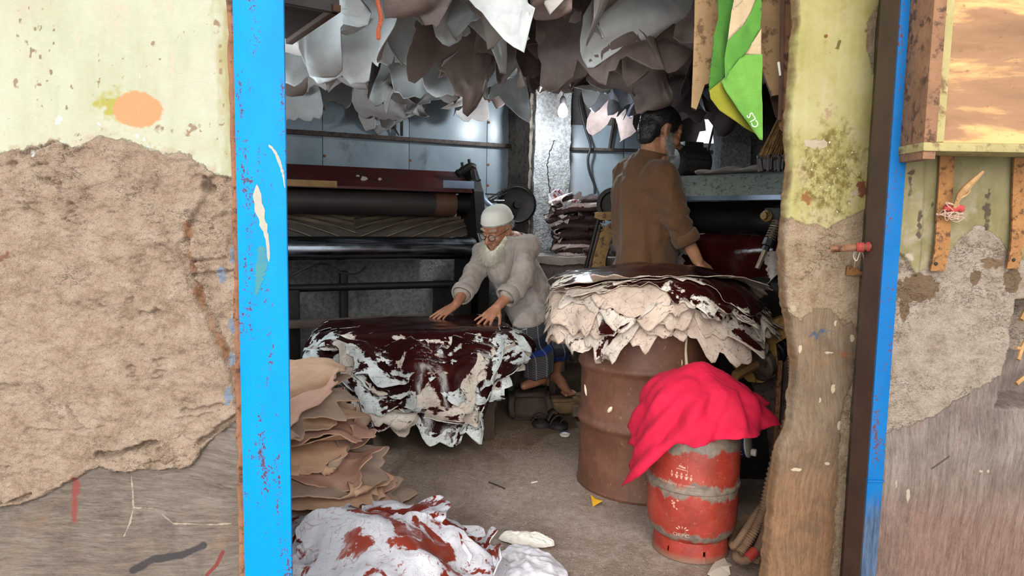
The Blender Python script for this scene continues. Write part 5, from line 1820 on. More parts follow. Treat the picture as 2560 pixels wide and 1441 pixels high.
# the low stool he sits on
HPS = HP + np.array([0.0, 0.07, 0])
st_ = thing('low_stool', (HPS[0], HPS[1], 0), 'dark low wooden stool under the seated man', 'stool')
zs_ = HP[2] - 0.135
MB().box((HPS[0], HPS[1], zs_ - 0.02), (0.28, 0.24, 0.04), bev=0.006).build('seat', M_bench, st_)
for a in (-1, 1):
    for b in (-1, 1):
        MB().box((HPS[0] + a * 0.11, HPS[1] + b * 0.09, (zs_ - 0.04) / 2), (0.04, 0.04, zs_ - 0.04), bev=0.004).build('leg', M_bench, st_)

# ------------------------------------------------------------------ standing man in brown
HM2 = at(1652, 330, 3.66)
XM2 = head_frame((0.92, 0.26, -0.30), 0.04)
T = lambda a, b, y: at(a, b, y)
s1, e1, w1 = T(1656, 440, 3.54), T(1690, 548, 3.50), T(1744, 652, 3.52)
s2, e2, w2 = T(1574, 428, 3.86), T(1620, 545, 4.02), T(1725, 640, 3.92)
nk = T(1634, 402, 3.68)
ch, wa_, hp = T(1618, 480, 3.69), T(1616, 600, 3.67), T(1614, 700, 3.66)
man2 = thing('person', (hp[0], hp[1], 0), 'standing man in brown kurta seen from behind, black hair and grey beard', 'person')
B = Blob()
q2 = head(B, HM2, XM2, 1.06)
B.cap(q2(-0.035, 0, -0.045), nk + [0, 0, 0.02], 0.058, 0.062)
B.cap(s1, s2, 0.06)
B.chain([nk, ch, wa_, hp], [0.08, 0.125, 0.12, 0.13])
B.chain([s1, e1, w1], [0.052, 0.044, 0.029])
B.cap(e1 + (w1 - e1) * 0.15, e1 + (w1 - e1) * 0.45, 0.044, 0.038)
B.chain([s2, e2, w2], [0.052, 0.044, 0.029])
for s in (-1, 1):
    lf = np.array([-0.05, 0.085, 0]) * s
    kn, an_ = np.array([hp[0] + lf[0] + 0.03, hp[1] + lf[1], 0.48]), np.array([hp[0] + lf[0], hp[1] + lf[1], 0.09])
    B.chain([hp + lf * 0.9, kn, an_], [0.09, 0.062, 0.042])
    B.chain([an_, an_ + [0.09, 0.02, -0.03], an_ + [0.17, 0.04, -0.06]], [0.042, 0.036, 0.026])
hand(B, w1, np.array([0.75, 0.0, -0.62]), np.array([0.3, -0.5, 0.8]), -1, 0.3, 0.08)
hand(B, w2, np.array([0.85, 0.1, -0.5]), np.array([0.3, 0.5, 0.8]), 1, 0.3, 0.08)
V, Nn, F = B.skin(0.0054, 3)
V = V + Nn * (0.0012 * fbm(V[:, 0] * 60, V[:, 1] * 60, V[:, 2] * 60, 3, 4))[:, None]
mk('body', V, F, M_skin2, man2)
B = Blob()
B.cap(s1 + [-0.01, 0.02, 0], s2 + [0.01, -0.02, 0], 0.080)
B.cap(s1 + [-0.02, 0.03, -0.03], ch + [0.03, -0.04, 0.05], 0.09, 0.12)
B.cap(nk + [0, 0, -0.05], (s1 + s2) / 2 + [0, 0, -0.02], 0.085, 0.10)
B.chain([(s1 + s2) / 2, ch, wa_, hp], [0.12, 0.152, 0.150, 0.160])
B.cap(ch + [-0.05, 0.06, 0], wa_ + [-0.045, 0.05, 0], 0.125, 0.115)
B.cap(s2 + [-0.005, 0, -0.02], wa_ + [-0.05, 0.04, 0.1], 0.085, 0.11)
B.cap(ch + [0.03, -0.04, 0.02], wa_ + [0.02, -0.04, 0], 0.125, 0.12)
hem = np.array([hp[0], hp[1], 0.62])
B.cap(hp, hem, 0.165, 0.185)
B.cap(hp + [-0.05, 0.05, 0], hem + [-0.06, 0.06, 0], 0.13, 0.15)
c1_ = e1 + (w1 - e1) * 0.36
B.chain([s1, e1, c1_], [0.076, 0.066, 0.058])
B.chain([s2, e2, e2 + (w2 - e2) * 0.4], [0.076, 0.066, 0.058])
V, Nn, F = B.skin(0.0085, 6)
V = folds(V, Nn, 0.011, 10, 2.2, 17, sst(1.62, 1.30, V[:, 2]))
V = folds(V, Nn, 0.004, 24, 8, 19)
xk = V[:, 0] * 0.9 - V[:, 1] * 0.5
V = V + Nn * (0.007 * np.sin(xk * 62 + 2.5 * fbm(V[:, 0] * 3, V[:, 1] * 3, V[:, 2] * 2.2, 3, 21) * 2) * sst(1.36, 1.0, V[:, 2]))[:, None]
ar = np.linalg.norm(V - e1, axis=1)
V = V + Nn * (0.008 * np.sin(V[:, 2] * 95 + V[:, 0] * 40 + 3 * fbm(V[:, 0] * 8, V[:, 1] * 8, V[:, 2] * 8, 2, 5)) * np.exp(-(ar / 0.11) ** 2))[:, None]
kur2 = mk('kurta', V, F, M_brownk, man2)
a, b, d = frame(w1 - e1)
th = np.linspace(0, 2 * np.pi, 28, endpoint=False)
rr = 0.063 + 0.004 * np.sin(3 * th)
prof = [(0.0, 1.0), (0.006, 1.08), (0.03, 1.10), (0.055, 1.06), (0.060, 0.97), (0.05, 0.9), (0.0, 0.88)]
V = np.vstack([c1_ + d * (h - 0.01) + (np.outer(np.cos(th), a) + np.outer(np.sin(th), b)) * (rr * k)[:, None] for h, k in prof])
F = [[j * 28 + i, j * 28 + (i + 1) % 28, ((j + 1) % 7) * 28 + (i + 1) % 28, ((j + 1) % 7) * 28 + i] for j in range(7) for i in range(28)]
mk('cuff', V, F, M_brownk, kur2)
# stand collar
a, b, d = frame(HM2 - nk)
th = np.linspace(0, 2 * np.pi, 40, endpoint=False)
V = []
for h, k in ((-0.05, 1.12), (0.014, 0.98), (0.018, 0.95), (0.014, 0.92), (-0.05, 0.98)):
    V.append(nk + [-0.006, 0, 0.030] + d * h + (np.outer(np.cos(th), a) + np.outer(np.sin(th), b)) * 0.080 * k)
F = [[j * 40 + i, j * 40 + (i + 1) % 40, ((j + 1) % 5) * 40 + (i + 1) % 40, ((j + 1) % 5) * 40 + i] for j in range(5) for i in range(40)]
mk('collar', np.vstack(V), F, M_brownk, kur2)
for s in (-1, 1):
    lf = np.array([-0.05, 0.085, 0]) * s
    sleeve('trouser_leg', [np.array([hp[0], hp[1], 0.74]) + lf * 0.9, np.array([hp[0] + 0.03, hp[1], 0.46]) + lf, np.array([hp[0], hp[1], 0.07]) + lf], [0.10, 0.085, 0.075], M_trou, man2, seed=3 + s, fold=0.03)
# hair: a close cap that ends at the nape, plus strands
B = Blob()
def q2s(f, l, u): return q2(f, l, u)
B.ell(q2(-0.018, 0, 0.045), np.array([0.106, 0.083, 0.086]) * 1.06, XM2)
B.ell(q2(-0.055, 0, 0.005), np.array([0.062, 0.074, 0.080]) * 1.06, XM2)
B.ell(q2(-0.060, 0, -0.045), np.array([0.042, 0.060, 0.045]) * 1.06, XM2)
for s in (-1, 1):
    B.ell(q2(0.014, s * 0.066, 0.032), np.array([0.030, 0.016, 0.044]) * 1.06, XM2)
V, Nn, F = B.skin(0.0048, 3)
L_ = ((V - HM2) / 1.06) @ XM2.T
cut = sst(0.062, 0.088, L_[:, 0]) * 0.010
V = V + Nn * (0.0022 * fbm(V[:, 0] * 90, V[:, 1] * 90, V[:, 2] * 90, 3, 4) - cut)[:, None]
hr = mk('short_hair', V, F, M_hair, man2)
sel = rng.choice(len(V), 5000)
rt = [V[i] for i in sel]
dr = [unit(Nn[i] * 0.55 + (np.array([-0.35, 0, -0.55]) @ XM2) + rng.normal(0, 0.15, 3)) for i in sel]
strands('hair_strands', rt, dr, [0.008 * rng.uniform(0.7, 1.3) for _ in sel], 0.0009, M_hair, hr, 9, 0.2, 3)
rt, dr, ln = [], [], []
for k in range(1500):
    s = rng.choice([-1, 1])
    t_ = rng.random()
    w_ = rng.normal(0, 0.010)
    # sideburn down the cheek to the chin
    f_ = 0.012 + 0.075 * t_ ** 1.3 + w_
    l_ = s * (0.074 - 0.046 * t_ ** 1.6)
    u_ = -0.006 - 0.092 * t_ ** 0.8 + rng.normal(0, 0.008)
    rt.append(q2(f_, l_, u_))
    dr.append(unit(np.array([0.25, s * 0.55, -0.75]) @ XM2 + rng.normal(0, 0.2, 3)))
    ln.append(rng.uniform(0.010, 0.020))
for k in range(260):
    s = rng.uniform(-1, 1)
    rt.append(q2(0.088 - 0.012 * abs(s), s * 0.03, rng.choice([-0.105, -0.095, -0.058]) + rng.normal(0, 0.004)))
    dr.append(unit(np.array([0.6, s * 0.5, -0.8]) @ XM2 + rng.normal(0, 0.2, 3)))
    ln.append(rng.uniform(0.010, 0.022))
strands('beard', rt, dr, ln, 0.0018, M_beardg, man2, 12, 0.25, 4)
rt, dr, ln = [], [], []
for s in (-1, 1):
    for k in range(50):
        u = rng.random()
        rt.append(q2(0.100 - 0.016 * u, s * (0.014 + 0.036 * u), 0.030 + 0.006 * math.sin(u * 3) + rng.normal(0, 0.0025)))
        dr.append(np.array([0.12, s * 0.9, 0.1]) @ XM2)
        ln.append(0.007)
strands('eyebrows', rt, dr, ln, 0.0013, M_hair, man2, 3)
for s in (-1, 1):
    m = MB()
    m.ell(q2(0.0850, s * 0.031, -0.002), (0.0110, 0.0125, 0.0060), XM2, 14)
    e_ = m.build('eye', M_eye, man2)
    MB().ell(q2(0.0925, s * 0.031, -0.004), (0.0044, 0.0058, 0.0046), XM2, 10).build('iris', M_iris, e_)
# ================================================================== MACHINES
M_black = simple('grimy_black_iron', srgb(22, 20, 20), srgb(40, 36, 34), 12, 0.5, 0.4, 0.4, 70, 0.004)
M_redp = simple('maroon_enamel', srgb(58, 18, 17), srgb(80, 28, 25), 6, 0.4, 0, 0.2, 60, 0.003, srgb(56, 40, 38))
M_tanw = simple('tan_wood', srgb(128, 96, 58), srgb(158, 124, 80), 12, 0.75, 0, 0.4)
M_rubber = simple('dark_rubber_roll', srgb(40, 34, 32), srgb(58, 50, 46), 5, 0.45, 0, 0.15)
M_rubbrn = simple('brown_rubber_end', srgb(74, 50, 38), srgb(94, 66, 50), 5, 0.5, 0, 0.15)
M_blade = simple('worn_blade_steel', srgb(120, 104, 88), srgb(160, 144, 124), 9, 0.45, 0.5, 0.3)
M_bedd = simple('dusty_drum', srgb(58, 50, 44), srgb(82, 72, 64), 7, 0.6, 0.2, 0.3)
g = G('chromed_roll')
M_chrome = g.done(g.ramp(g.noise(4, 4, 0.6, vec=g.co((1, 1, 6))), [(0.35, srgb(120, 128, 138)), (0.65, srgb(164, 172, 182))]), g.ramp(g.noise(14, 4, 0.6), [(0.35, 0.12), (0.65, 0.24)]), 1.0)
M_bluem = simple('blue_grey_sheet', srgb(112, 128, 150), srgb(140, 156, 178), 8, 0.35, 0.2, 0.1)
M_brnbeam = simple('brown_beam', srgb(66, 54, 46), srgb(88, 74, 64), 6, 0.7, 0, 0.4)
M_ochre = simple('ochre_enamel', srgb(132, 98, 48), srgb(164, 128, 68), 9, 0.55, 0, 0.4, 60, 0.004, srgb(72, 50, 32))
M_cable = simple('black_cable', srgb(24, 24, 26), srgb(40, 40, 42), 10, 0.5, 0, 0.1)


def mp(px, py, n):
    t = tpx(px, n)
    return wa(t, n, zpx(px, py, t, n))


mach = thing('fleshing_machine', wa(0.9, 0.5, 0), 'long leather machine with maroon hood and chrome roller by the back wall', 'machine')
tL, tR = tpx(640, 0.55), tpx(1176, 0.55)


def extr(sec, t0, t1):
    """cross-section (n, z) carried along the machine"""
    return MB().prism([wa(t0, n, z) for n, z in sec], A * (t0 - t1))


z_ht, z_hb = mp(950, 421, 0.40)[2], mp(950, 470, 0.60)[2]
hood = extr([(0.40, z_ht), (0.36, z_ht + 0.004), (0.30, z_hb), (0.58, z_hb - 0.012), (0.605, z_hb - 0.012), (0.605, z_hb + 0.004)], tL, tpx(1170, 0.55)).build('hood', M_redp, mach, smooth=False)
p = mp(765, 458, 0.62)
MB().box(p + A * 0.02 + N * 0.012, (0.34, 0.006, 0.040), AX, bev=0.003).build('wood_strip', M_tanw, hood)
for px_, py_, s in ((906, 447, .02), (948, 448, 0.012), (893, 440, 0.008)):
    q = mp(px_, py_, 0.53)
    rg_ = np.random.default_rng(int(px_))
    pts = [q - N * 0.012 + A * s * (1 + .5 * rg_.normal()) * math.cos(a) + UP * s * 0.8 * math.sin(a) for a in np.linspace(0, 6.28, 8)[:-1]]
    MB().prism(pts, N * 0.02).build('paint_chip', M_smear, hood)
MB().box(mp(1140, 462, 0.58) - N * 0.028, (0.22, 0.006, 0.05), AX, bev=0.002).build('end_plate', M_bluem, hood)
# counter roller under the hood
c = mp(950, 506, 0.47)
rr_ = 33 * 4.6 / FPX
zc_ = c[2]
a0, a1 = wa(tL, 0.47, zc_), wa(tpx(1120, 0.47), 0.47, zc_)
MB().cyl(a0, a1, rr_, n=40).build('rubber_roller', M_rubber, mach)
MB().cyl(a1 - A * 0.12, a1 + A * 0.03, rr_ * 1.004, n=40).build('roller_end', M_rubbrn, mach)
MB().cyl(a1, a1 + A * 0.16, rr_ * 0.72, n=28).build('roller_neck', M_black, mach)
# bladed cylinder with chevron blades
zd = mp(950, 594, 0.40)[2]
rd_ = 0.140
b0, b1 = wa(tL, 0.36, zd), wa(tpx(1150, 0.36), 0.36, zd)
drum_ = MB().cyl(b0, b1, rd_ * 0.93, n=48).build('blade_cylinder', M_bedd, mach)
tm = tpx(884, 0.45)


def helix(k, sgn):
    """thin blade wound on the cylinder, starting at the chevron's middle"""
    n = 40
    V = []
    span = 1.15
    for j in range(n):
        f = j / (n - 1)
        t = tm - sgn * f * span
        if t > tL or t < tpx(1150, 0.36):
            n = j
            break
        a = k * (2 * np.pi / 15) + f * span / rd_ * 0.34
        c0 = wa(t, 0.36, zd)
        e = -N * math.cos(a) + UP * math.sin(a)
        for r in (rd_ * 0.9, rd_ * 1.09):
            for s in (-0.0022, 0.0022):
                V.append(c0 + e * r + A * s * 3)
    if n < 3:
        return
    F = []
    for j in range(n - 1):
        o = j * 4
        F += [[o, o + 2, o + 6, o + 4], [o + 2, o + 3, o + 7, o + 6], [o + 3, o + 1, o + 5, o + 7], [o + 1, o, o + 4, o + 5]]
    e_ = (n - 1) * 4
    F += [[0, 1, 3, 2], [e_, e_ + 2, e_ + 3, e_ + 1]]
    mk('blade', np.array(V), F, M_blade, drum_, smooth=False)


for k in range(15):
    helix(k, 1)
    helix(k + 0.5, -1)
# chrome feed roller
rc = 29 * 4.5 / FPX
zc2 = mp(950, 621, 0.64)[2]
c0, c1 = wa(tL, 0.64, zc2), wa(tpx(1172, 0.64), 0.64, zc2)
MB().cyl(c0, c1, rc, n=64).build('chrome_roller', M_chrome, mach)
MB().lathe(c1, A, [(rc * 1.0, 0), (rc * 0.98, 0.012), (rc * 0.9, 0.03), (rc * 0.6, 0.045), (rc * .3, 0.05), (0.02, 0.09)], 40).build('roller_cap', M_black, mach)
extr([(0.20, zc2 - 0.02), (0.20, z_ht), (0.17, z_ht), (0.17, zc2 - 0.02)], tL, tR).build('dark_backing', M_black, mach, smooth=False)  # black sheet added to make the gap between the rollers dark
# bars and beams below
p0, p1 = mp(735, 726, 0.62), mp(1140, 706, 0.62)
MB().cyl(wa(tL, 0.62, (p0[2] + p1[2]) / 2), wa(tpx(1145, .62), 0.62, (p0[2] + p1[2]) / 2), 0.024, n=20).build('tie_bar', M_black, mach)
zb_ = mp(900, 803, 0.80)[2]
MB().box(wa((tL + tpx(1130, .8)) / 2, 0.80, zb_), (tL - tpx(1130, .8), 0.06, 0.045), AX, bev=0.008).build('bed_beam', M_brnbeam, mach)
for px_, n_, w_ in ((1128, 0.5, 0.13), (700, 0.5, 0.16)):
    t = tpx(px_, n_)
    MB().box(wa(t, n_, 0.36), (w_, 0.42, 0.72), AX, bev=0.01).build('leg', M_black, mach)
t = tpx(862, 0.4)
MB().box(wa(t, 0.34, 0.40), (0.05, 0.06, 0.8), AX, bev=0.006).build('leg', M_black, mach)
MB().box(wa((tL + tR) / 2, 0.62, 0.05), (tL - tR + 0.2, 0.07, 0.07), AX, bev=0.008).build('floor_rail', M_black, mach)
MB().box(wa((tL + tR) / 2, 0.95, 0.04), (tL - tR + 0.2, 0.06, 0.05), AX, bev=0.008).build('floor_rail', M_black, mach)
tp = tpx(790, 0.9)
MB().lathe(wa(tp, 0.82, 0.10), UP, [(0.13, 0), (0.13, 0.02), (0.11, 0.035), (0.06, 0.035), (0.05, 0.06), (0.0, 0.06)], 36).build('pulley', M_black, mach)
# right side frame with its yoke, arm, chain wheel
tf = tpx(1168, 0.5)
sec = [(0.22, 0.02), (0.70, 0.02), (0.72, zc2 + 0.02), (0.66, zc2 + 0.10), (0.60, z_hb), (0.46, z_ht + 0.04), (0.34, z_ht + 0.04), (0.25, zd)]
extr(sec, tf, tf - 0.07).build('side_frame', M_black, mach, smooth=False)
q = mp(1166, 428, 0.5)
m = MB()
m.tube(spline([mp(1140, 436, 0.52), mp(1158, 424, 0.52), mp(1172, 416, 0.52), mp(1182, 420, 0.52)], 14), 0.026, 10)
m.tube(spline([mp(1176, 420, 0.52), mp(1180, 442, 0.52), mp(1187, 466, 0.52)], 10), 0.024, 10)
yoke = m.build('yoke', M_black, mach)
for a, b in (((1155, 428), (1151, 406)), ((1172, 418), (1168, 398)), ((1143, 434), (1140, 424))):
    MB().cyl(mp(*a, 0.52), mp(*b, 0.52), 0.011, n=10).build('bolt', M_black, yoke)
MB().cyl(mp(1187, 454, 0.54), mp(1197, 450, 0.54), 0.008, n=8).build('bolt', M_black, yoke)
cpts = spline([mp(1192, 464, 0.56), mp(1199, 484, 0.57), mp(1210, 502, 0.58), mp(1232, 520, 0.59), mp(1240, 530, 0.6)], 18)
V = np.vstack([cpts - A * 0.028, cpts + A * 0.028, cpts + A * 0.028 + N * 0.008, cpts - A * 0.028 + N * 0.008])
F = [[j * 18 + i, j * 18 + i + 1, ((j + 1) % 4) * 18 + i + 1, ((j + 1) % 4) * 18 + i] for j in range(4) for i in range(17)] + [[0, 18, 36, 54], [17, 71, 53, 35]]
mk('curved_guard', V, F, M_bluem, mach)
wc = mp(1287, 512, 0.42)
rw = 47 * 5.0 / FPX
nw = unit(-N * 1.0 - A * 0.2)
m = MB().lathe(wc - nw * 0.03, nw, [(rw, 0), (rw, 0.05), (rw * 0.94, 0.06), (rw * 0.8, 0.05), (rw * 0.25, 0.05), (rw * 0.2, 0.08), (0.01, 0.08)], 48)
wheel = m.build('chain_wheel', M_black, mach)
# chain: links round the rim and running to the left
ang = np.linspace(-0.9, 2.6, 46)
a_, b_, d_ = frame(nw)
pts = [wc + nw * 0.01 + (a_ * math.cos(t) + b_ * math.sin(t)) * (rw + 0.008) for t in np.linspace(0, 6.283, 64)[:-1]]
m = MB()
for i in range(0, 63):
    p_, q_ = pts[i], pts[(i + 1) % 63]
    m.box((p_ + q_) / 2, (0.007, 0.018 if i % 2 else 0.026, np.linalg.norm(q_ - p_) * 1.1), np.stack([unit(np.cross(q_ - p_, nw)), nw, unit(q_ - p_)]))
for s_ in (0, 1):
    A1, A2 = mp(1262, 470 + 12 * s_, 0.43), mp(1214, 500 + 6 * s_, 0.45)
    for i in range(13):
        f = i / 13.0
        p_, q_ = A1 + (A2 - A1) * f, A1 + (A2 - A1) * (f + 1 / 13.0)
        m.box((p_ + q_) / 2, (0.009, 0.018 if i % 2 else 0.026, np.linalg.norm(q_ - p_)), np.stack([unit(np.cross(q_ - p_, nw)), nw, unit(q_ - p_)]))
m.build('chain', M_black, wheel)
MB().cyl(mp(1212, 503, 0.44), mp(1256, 503, 0.44), 0.012, n=14).build('shaft', M_chrome, mach)
m = MB()
m.tube(spline([mp(728, 688, 0.66), mp(770, 668, 0.66), mp(800, 660, 0.64), mp(822, 664, 0.62), mp(850, 682, 0.62), mp(890, 684, 0.62), mp(912, 668, 0.6)], 40), 0.006, 8)
m.build('cable', M_cable, mach)

# ------------------------------------------------------------------ machine on the right
R0 = np.array([at(1962, 500, 3.5)[0], 3.5, 0])
Bd = unit((-0.64, 0.77, 0))
NBv = np.array([-Bd[1], Bd[0], 0])        # towards the operator
AXR = np.stack([Bd, -NBv, UP])


def rm(s, n, z): return R0 + Bd * s + NBv * n + UP * z


def spx(px, n=0.0):
    k = (px - 1280.0) / FPX
    p = R0 + NBv * n
    return (p[0] - k * p[1]) / (k * Bd[1] - Bd[0])


def rp(px, py, n):
    s = spx(px, n)
    p = rm(s, n, 0)
    return at(px, py, p[1])


mac2 = thing('finishing_machine', rm(0.6, 0, 0), 'leather finishing machine with pale green splattered hood beside the standing man', 'machine')
g = G('splattered_green_enamel')
co = g.co()
col = g.ramp(g.noise(4, 5, 0.6, vec=co), [(0.3, srgb(124, 136, 130)), (0.7, srgb(156, 166, 156))])
col = g.mix(g.ramp(g.noise(34, 6, 0.8, 1.0, vec=g.map(co, (1, 1, 1.6))), [(0.54, 0.0), (0.6, 0.85)]), col, srgb(60, 46, 40))
col = g.mix(g.ramp(g.noise(13, 5, 0.75, 1.5, vec=co), [(0.62, 0.0), (0.68, 0.8)]), col, srgb(96, 50, 34))
M_green = g.done(col, 0.35, 0.1, g.bump(g.noise(50, 4, 0.6), 0.2, 0.003))
zT, zB = rp(1850, 438, 0.0)[2], rp(1850, 490, 0.06)[2]
s0_, s1_ = -0.55, spx(1560, 0.0)


def extr2(sec, a, b):
    return MB().prism([rm(a, n, z) for n, z in sec], Bd * (b - a))


hd = extr2([(0.02, zT), (0.08, zB), (0.08, zB - 0.006), (-0.5, zB - 0.006), (-0.5, zT + 0.01), (0.0, zT + 0.01)], s0_, s1_).build('hood', M_green, mac2, smooth=False)
extr2([(0.088, zB + 0.002), (0.088, zB - 0.022), (0.0, zB - 0.022), (0.0, zB + 0.002)], s0_, s1_).build('hood_lip', M_bluem, mac2, smooth=False)
extr2([(-0.12, 0.1), (-0.12, zB - 0.02), (-0.5, zB - 0.02), (-0.5, 0.1)], s0_, s1_).build('body', M_black, mac2, smooth=False)
zr_ = rp(1900, 632, 0.10)[2]
MB().cyl(rm(s0_, 0.06, zr_), rm(s1_, 0.06, zr_), 0.075, n=48).build('chrome_roller', M_chrome, mac2)
MB().cyl(rm(s0_, -0.04, zr_ + 0.15), rm(s1_, -0.04, zr_ + 0.15), 0.07, n=40).build('pressure_roller', M_black, mac2)
extr2([(0.10, 0.15), (0.14, zr_ - 0.14), (0.12, zr_ - 0.12), (-0.2, zr_ - 0.12), (-0.2, 0.15)], s0_, s1_).build('apron', M_black, mac2, smooth=False)
for s in (s0_ + 0.1, s1_ - 0.12):
    MB().box(rm(s, -0.25, 0.4), (0.10, 0.5, 0.8), AXR, bev=0.01).build('leg', M_black, mac2)
# tension rod with spring
a, b = rp(1948, 545, 0.12), rp(1893, 672, 0.22)
rod = MB().cyl(a, b, 0.012, n=14).build('tension_rod', M_blade, mac2)
d = unit(b - a)
aa, bb, _ = frame(d)
m = MB()
m.tube(np.array([a + d * (0.02 + 0.09 * t) + (aa * math.cos(t * 44) + bb * math.sin(t * 44)) * 0.022 for t in np.linspace(0, 1, 120)]), 0.0045, 6)
m.build('spring', M_blade, rod)
MB().lathe(a + d * 0.11, d, [(0.026, 0), (0.026, 0.035), (0.018, 0.04), (0.018, 0.06)], 6).build('nut', M_black, rod)
MB().box(rp(1940, 538, 0.10), (0.09, 0.07, 0.07), AXR, bev=0.008).build('rod_bracket', M_black, mac2)
MB().lathe(rp(1922, 540, 0.12), NBv, [(0.03, -0.02), (0.03, 0.02), (0.018, 0.03), (0.018, 0.05)], 8).build('rod_bracket_bolt', M_ochre, mac2)
# ochre side frame at the far end
cs = rp(1560, 700, 0.24)
pts = [(1462, 700), (1468, 660), (1484, 612), (1508, 570), (1540, 548), (1570, 545), (1570, 572), (1548, 582), (1526, 610), (1514, 650), (1512, 700), (1516, 740), (1470, 740)]
Yo = 4.36
P_ = [at(a, b, Yo) for a, b in pts]
MB().prism(P_, (0.02, 0.08, 0)).build('curved_side_frame', M_ochre, mac2, smooth=False)
pts = [(1452, 700), (1462, 655), (1480, 605), (1496, 568), (1502, 560), (1496, 590), (1482, 640), (1472, 690), (1468, 730)]
MB().prism([at(a, b, Yo - 0.03) for a, b in pts], (0.01, 0.03, 0)).build('guard_strip', M_brown, mac2, smooth=False)
m = MB()
P_ = [at(a, b, Yo - 0.06) for a, b in ((1490, 532), (1496, 530), (1546, 530), (1560, 534), (1560, 552), (1500, 550), (1488, 545))]
m.prism(P_, (0.0, 0.06, 0))
pb = m.build('top_plate', M_ochre, mac2, smooth=False)
MB().lathe(at(1509, 541, Yo - 0.065), (0, -1, 0), [(0.011, 0), (0.011, 0.006), (0.006, 0.008)], 12).build('bolt', M_rust, pb)
MB().cyl(at(1496, 548, Yo - 0.05), at(1462, 680, Yo - 0.07), 0.011, n=12).build('link_rod', M_black, mac2)
kb = at(1458, 681, Yo - 0.07)
MB().lathe(kb + [0, 0.02, 0], (-0.2, -1, 0), [(0.018, 0), (0.018, 0.03), (0.012, 0.034), (0.012, 0.024), (0.001, 0.024)], 18).build('knob', M_ochre, mac2)
MB().lathe(at(1536, 512, 4.62), (-0.3, -1, 0), [(0.11, 0), (0.11, 0.05), (0.085, 0.05), (0.08, 0.02), (0.02, 0.02), (0.02, 0.06), (0.0, 0.06)], 36).build('belt_wheel', M_black, mac2)
# feed arm with spindle, spring and flange low on the right
Yf = 2.92
arm = MB()
P_ = [at(a, b, Yf) for a, b in ((1812, 868), (1850, 830), (1935, 800), (1990, 780), (1990, 830), (1940, 860), (1945, 910), (1938, 940), (1905, 958), (1870, 955), (1835, 920), (1818, 890))]
arm.prism(P_, (0.05, 0.10, 0.0))
fa = arm.build('feed_arm', M_ochre, mac2, smooth=False)
sp0, sp1 = at(1838, 940, Yf - 0.10), at(1900, 905, Yf - 0.02)
MB().cyl(sp0, sp1, 0.021, n=6).build('spindle', M_tanw, fa)
fl0 = at(1893, 910, Yf - 0.015)
dn = unit(sp0 - sp1)
MB().lathe(fl0 - dn * 0.03, dn, [(0.075, 0), (0.078, 0.03), (0.07, 0.04), (0.05, 0.042), (0.03, 0.05)], 28).build('flange', M_brown, fa)
aa, bb, _ = frame(dn)
s2_ = at(1915, 888, Yf + 0.08)
dd = unit(at(1990, 850, Yf + 0.2) - s2_)
aa, bb, _ = frame(dd)
m = MB()
m.tube(np.array([s2_ + dd * (0.20 * t) + (aa * math.cos(t * 38) + bb * math.sin(t * 38)) * 0.052 for t in np.linspace(0, 1, 140)]), 0.0125, 8)
m.build('coil_spring', M_black, fa)
m = MB().prism([at(a, b, Yf + 0.02) for a, b in ((1880, 850), (1985, 778), (1985, 800), (1895, 862))], (0.03, 0.04, 0))
m.build('arm_bar', M_brown, mac2, smooth=False)
# lower side plates
MB().prism([at(a, b, 3.0) for a, b in ((1868, 930), (1985, 850), (1990, 1240), (1930, 1200), (1915, 1060))], (0.05, 0.05, 0)).build('side_plate', M_brown, mac2, smooth=False)
MB().prism([at(a, b, 3.1) for a, b in ((1800, 870), (1990, 820), (1990, 1290), (1800, 1190))], (0.03, 0.04, 0)).build('side_plate', M_black, mac2, smooth=False)
MB().box(at(1942, 1030, 2.95), (0.02, 0.02, 0.45), bev=0.003).build('plate_rib', M_rust, mac2)
MB().box(rm(-0.05, 0.25, 0.05), (0.9, 0.08, 0.08), AXR, bev=0.008).build('floor_rail', M_brown, mac2)

# motor standing on the hood
mc = rp(1722, 418, -0.28)
mot = thing('electric_motor', (mc[0], mc[1], zT + 0.01), 'dark finned electric motor on top of the green hood', 'motor')
zm = zT + 0.01 + 0.10
ad = unit((0.86, 0.3, 0))
mctr = np.array([mc[0], mc[1], zm])
m = MB().lathe(mctr - ad * 0.12, ad, [(0.02, 0), (0.075, 0.01), (0.088, 0.03), (0.088, 0.21), (0.07, 0.235), (0.02, 0.24)], 36)
M_motor = simple('dusty_motor_grey', srgb(48, 46, 44), srgb(72, 68, 64), 12, 0.6, 0.2, 0.3)
mb_ = m.build('casing', M_motor, mot)
for i in range(11):
    a = -1.2 + i * 0.44
    e = np.cross(ad, UP) * math.cos(a) + UP * math.sin(a)
    MB().box(mctr + e * 0.093, (0.17, 0.006, 0.016), np.stack([ad, unit(np.cross(e, ad)), e])).build('fin', M_motor, mb_)
MB().box(mctr + UP * 0.10, (0.13, 0.10, 0.035), np.stack([ad, np.cross(UP, ad), UP]), bev=0.006).build('terminal_box', M_motor, mot)
MB().box(mctr - UP * 0.088, (0.16, 0.14, 0.024), np.stack([ad, np.cross(UP, ad), UP]), bev=0.004).build('foot', M_black, mot)
th = np.linspace(-0.5, 3.6, 20)
MB().tube(np.array([mctr - ad * 0.13 + UP * 0.085 + (ad * math.cos(t) + UP * math.sin(t)) * 0.022 for t in th]), 0.006, 6).build('lifting_eye', M_black, mot)

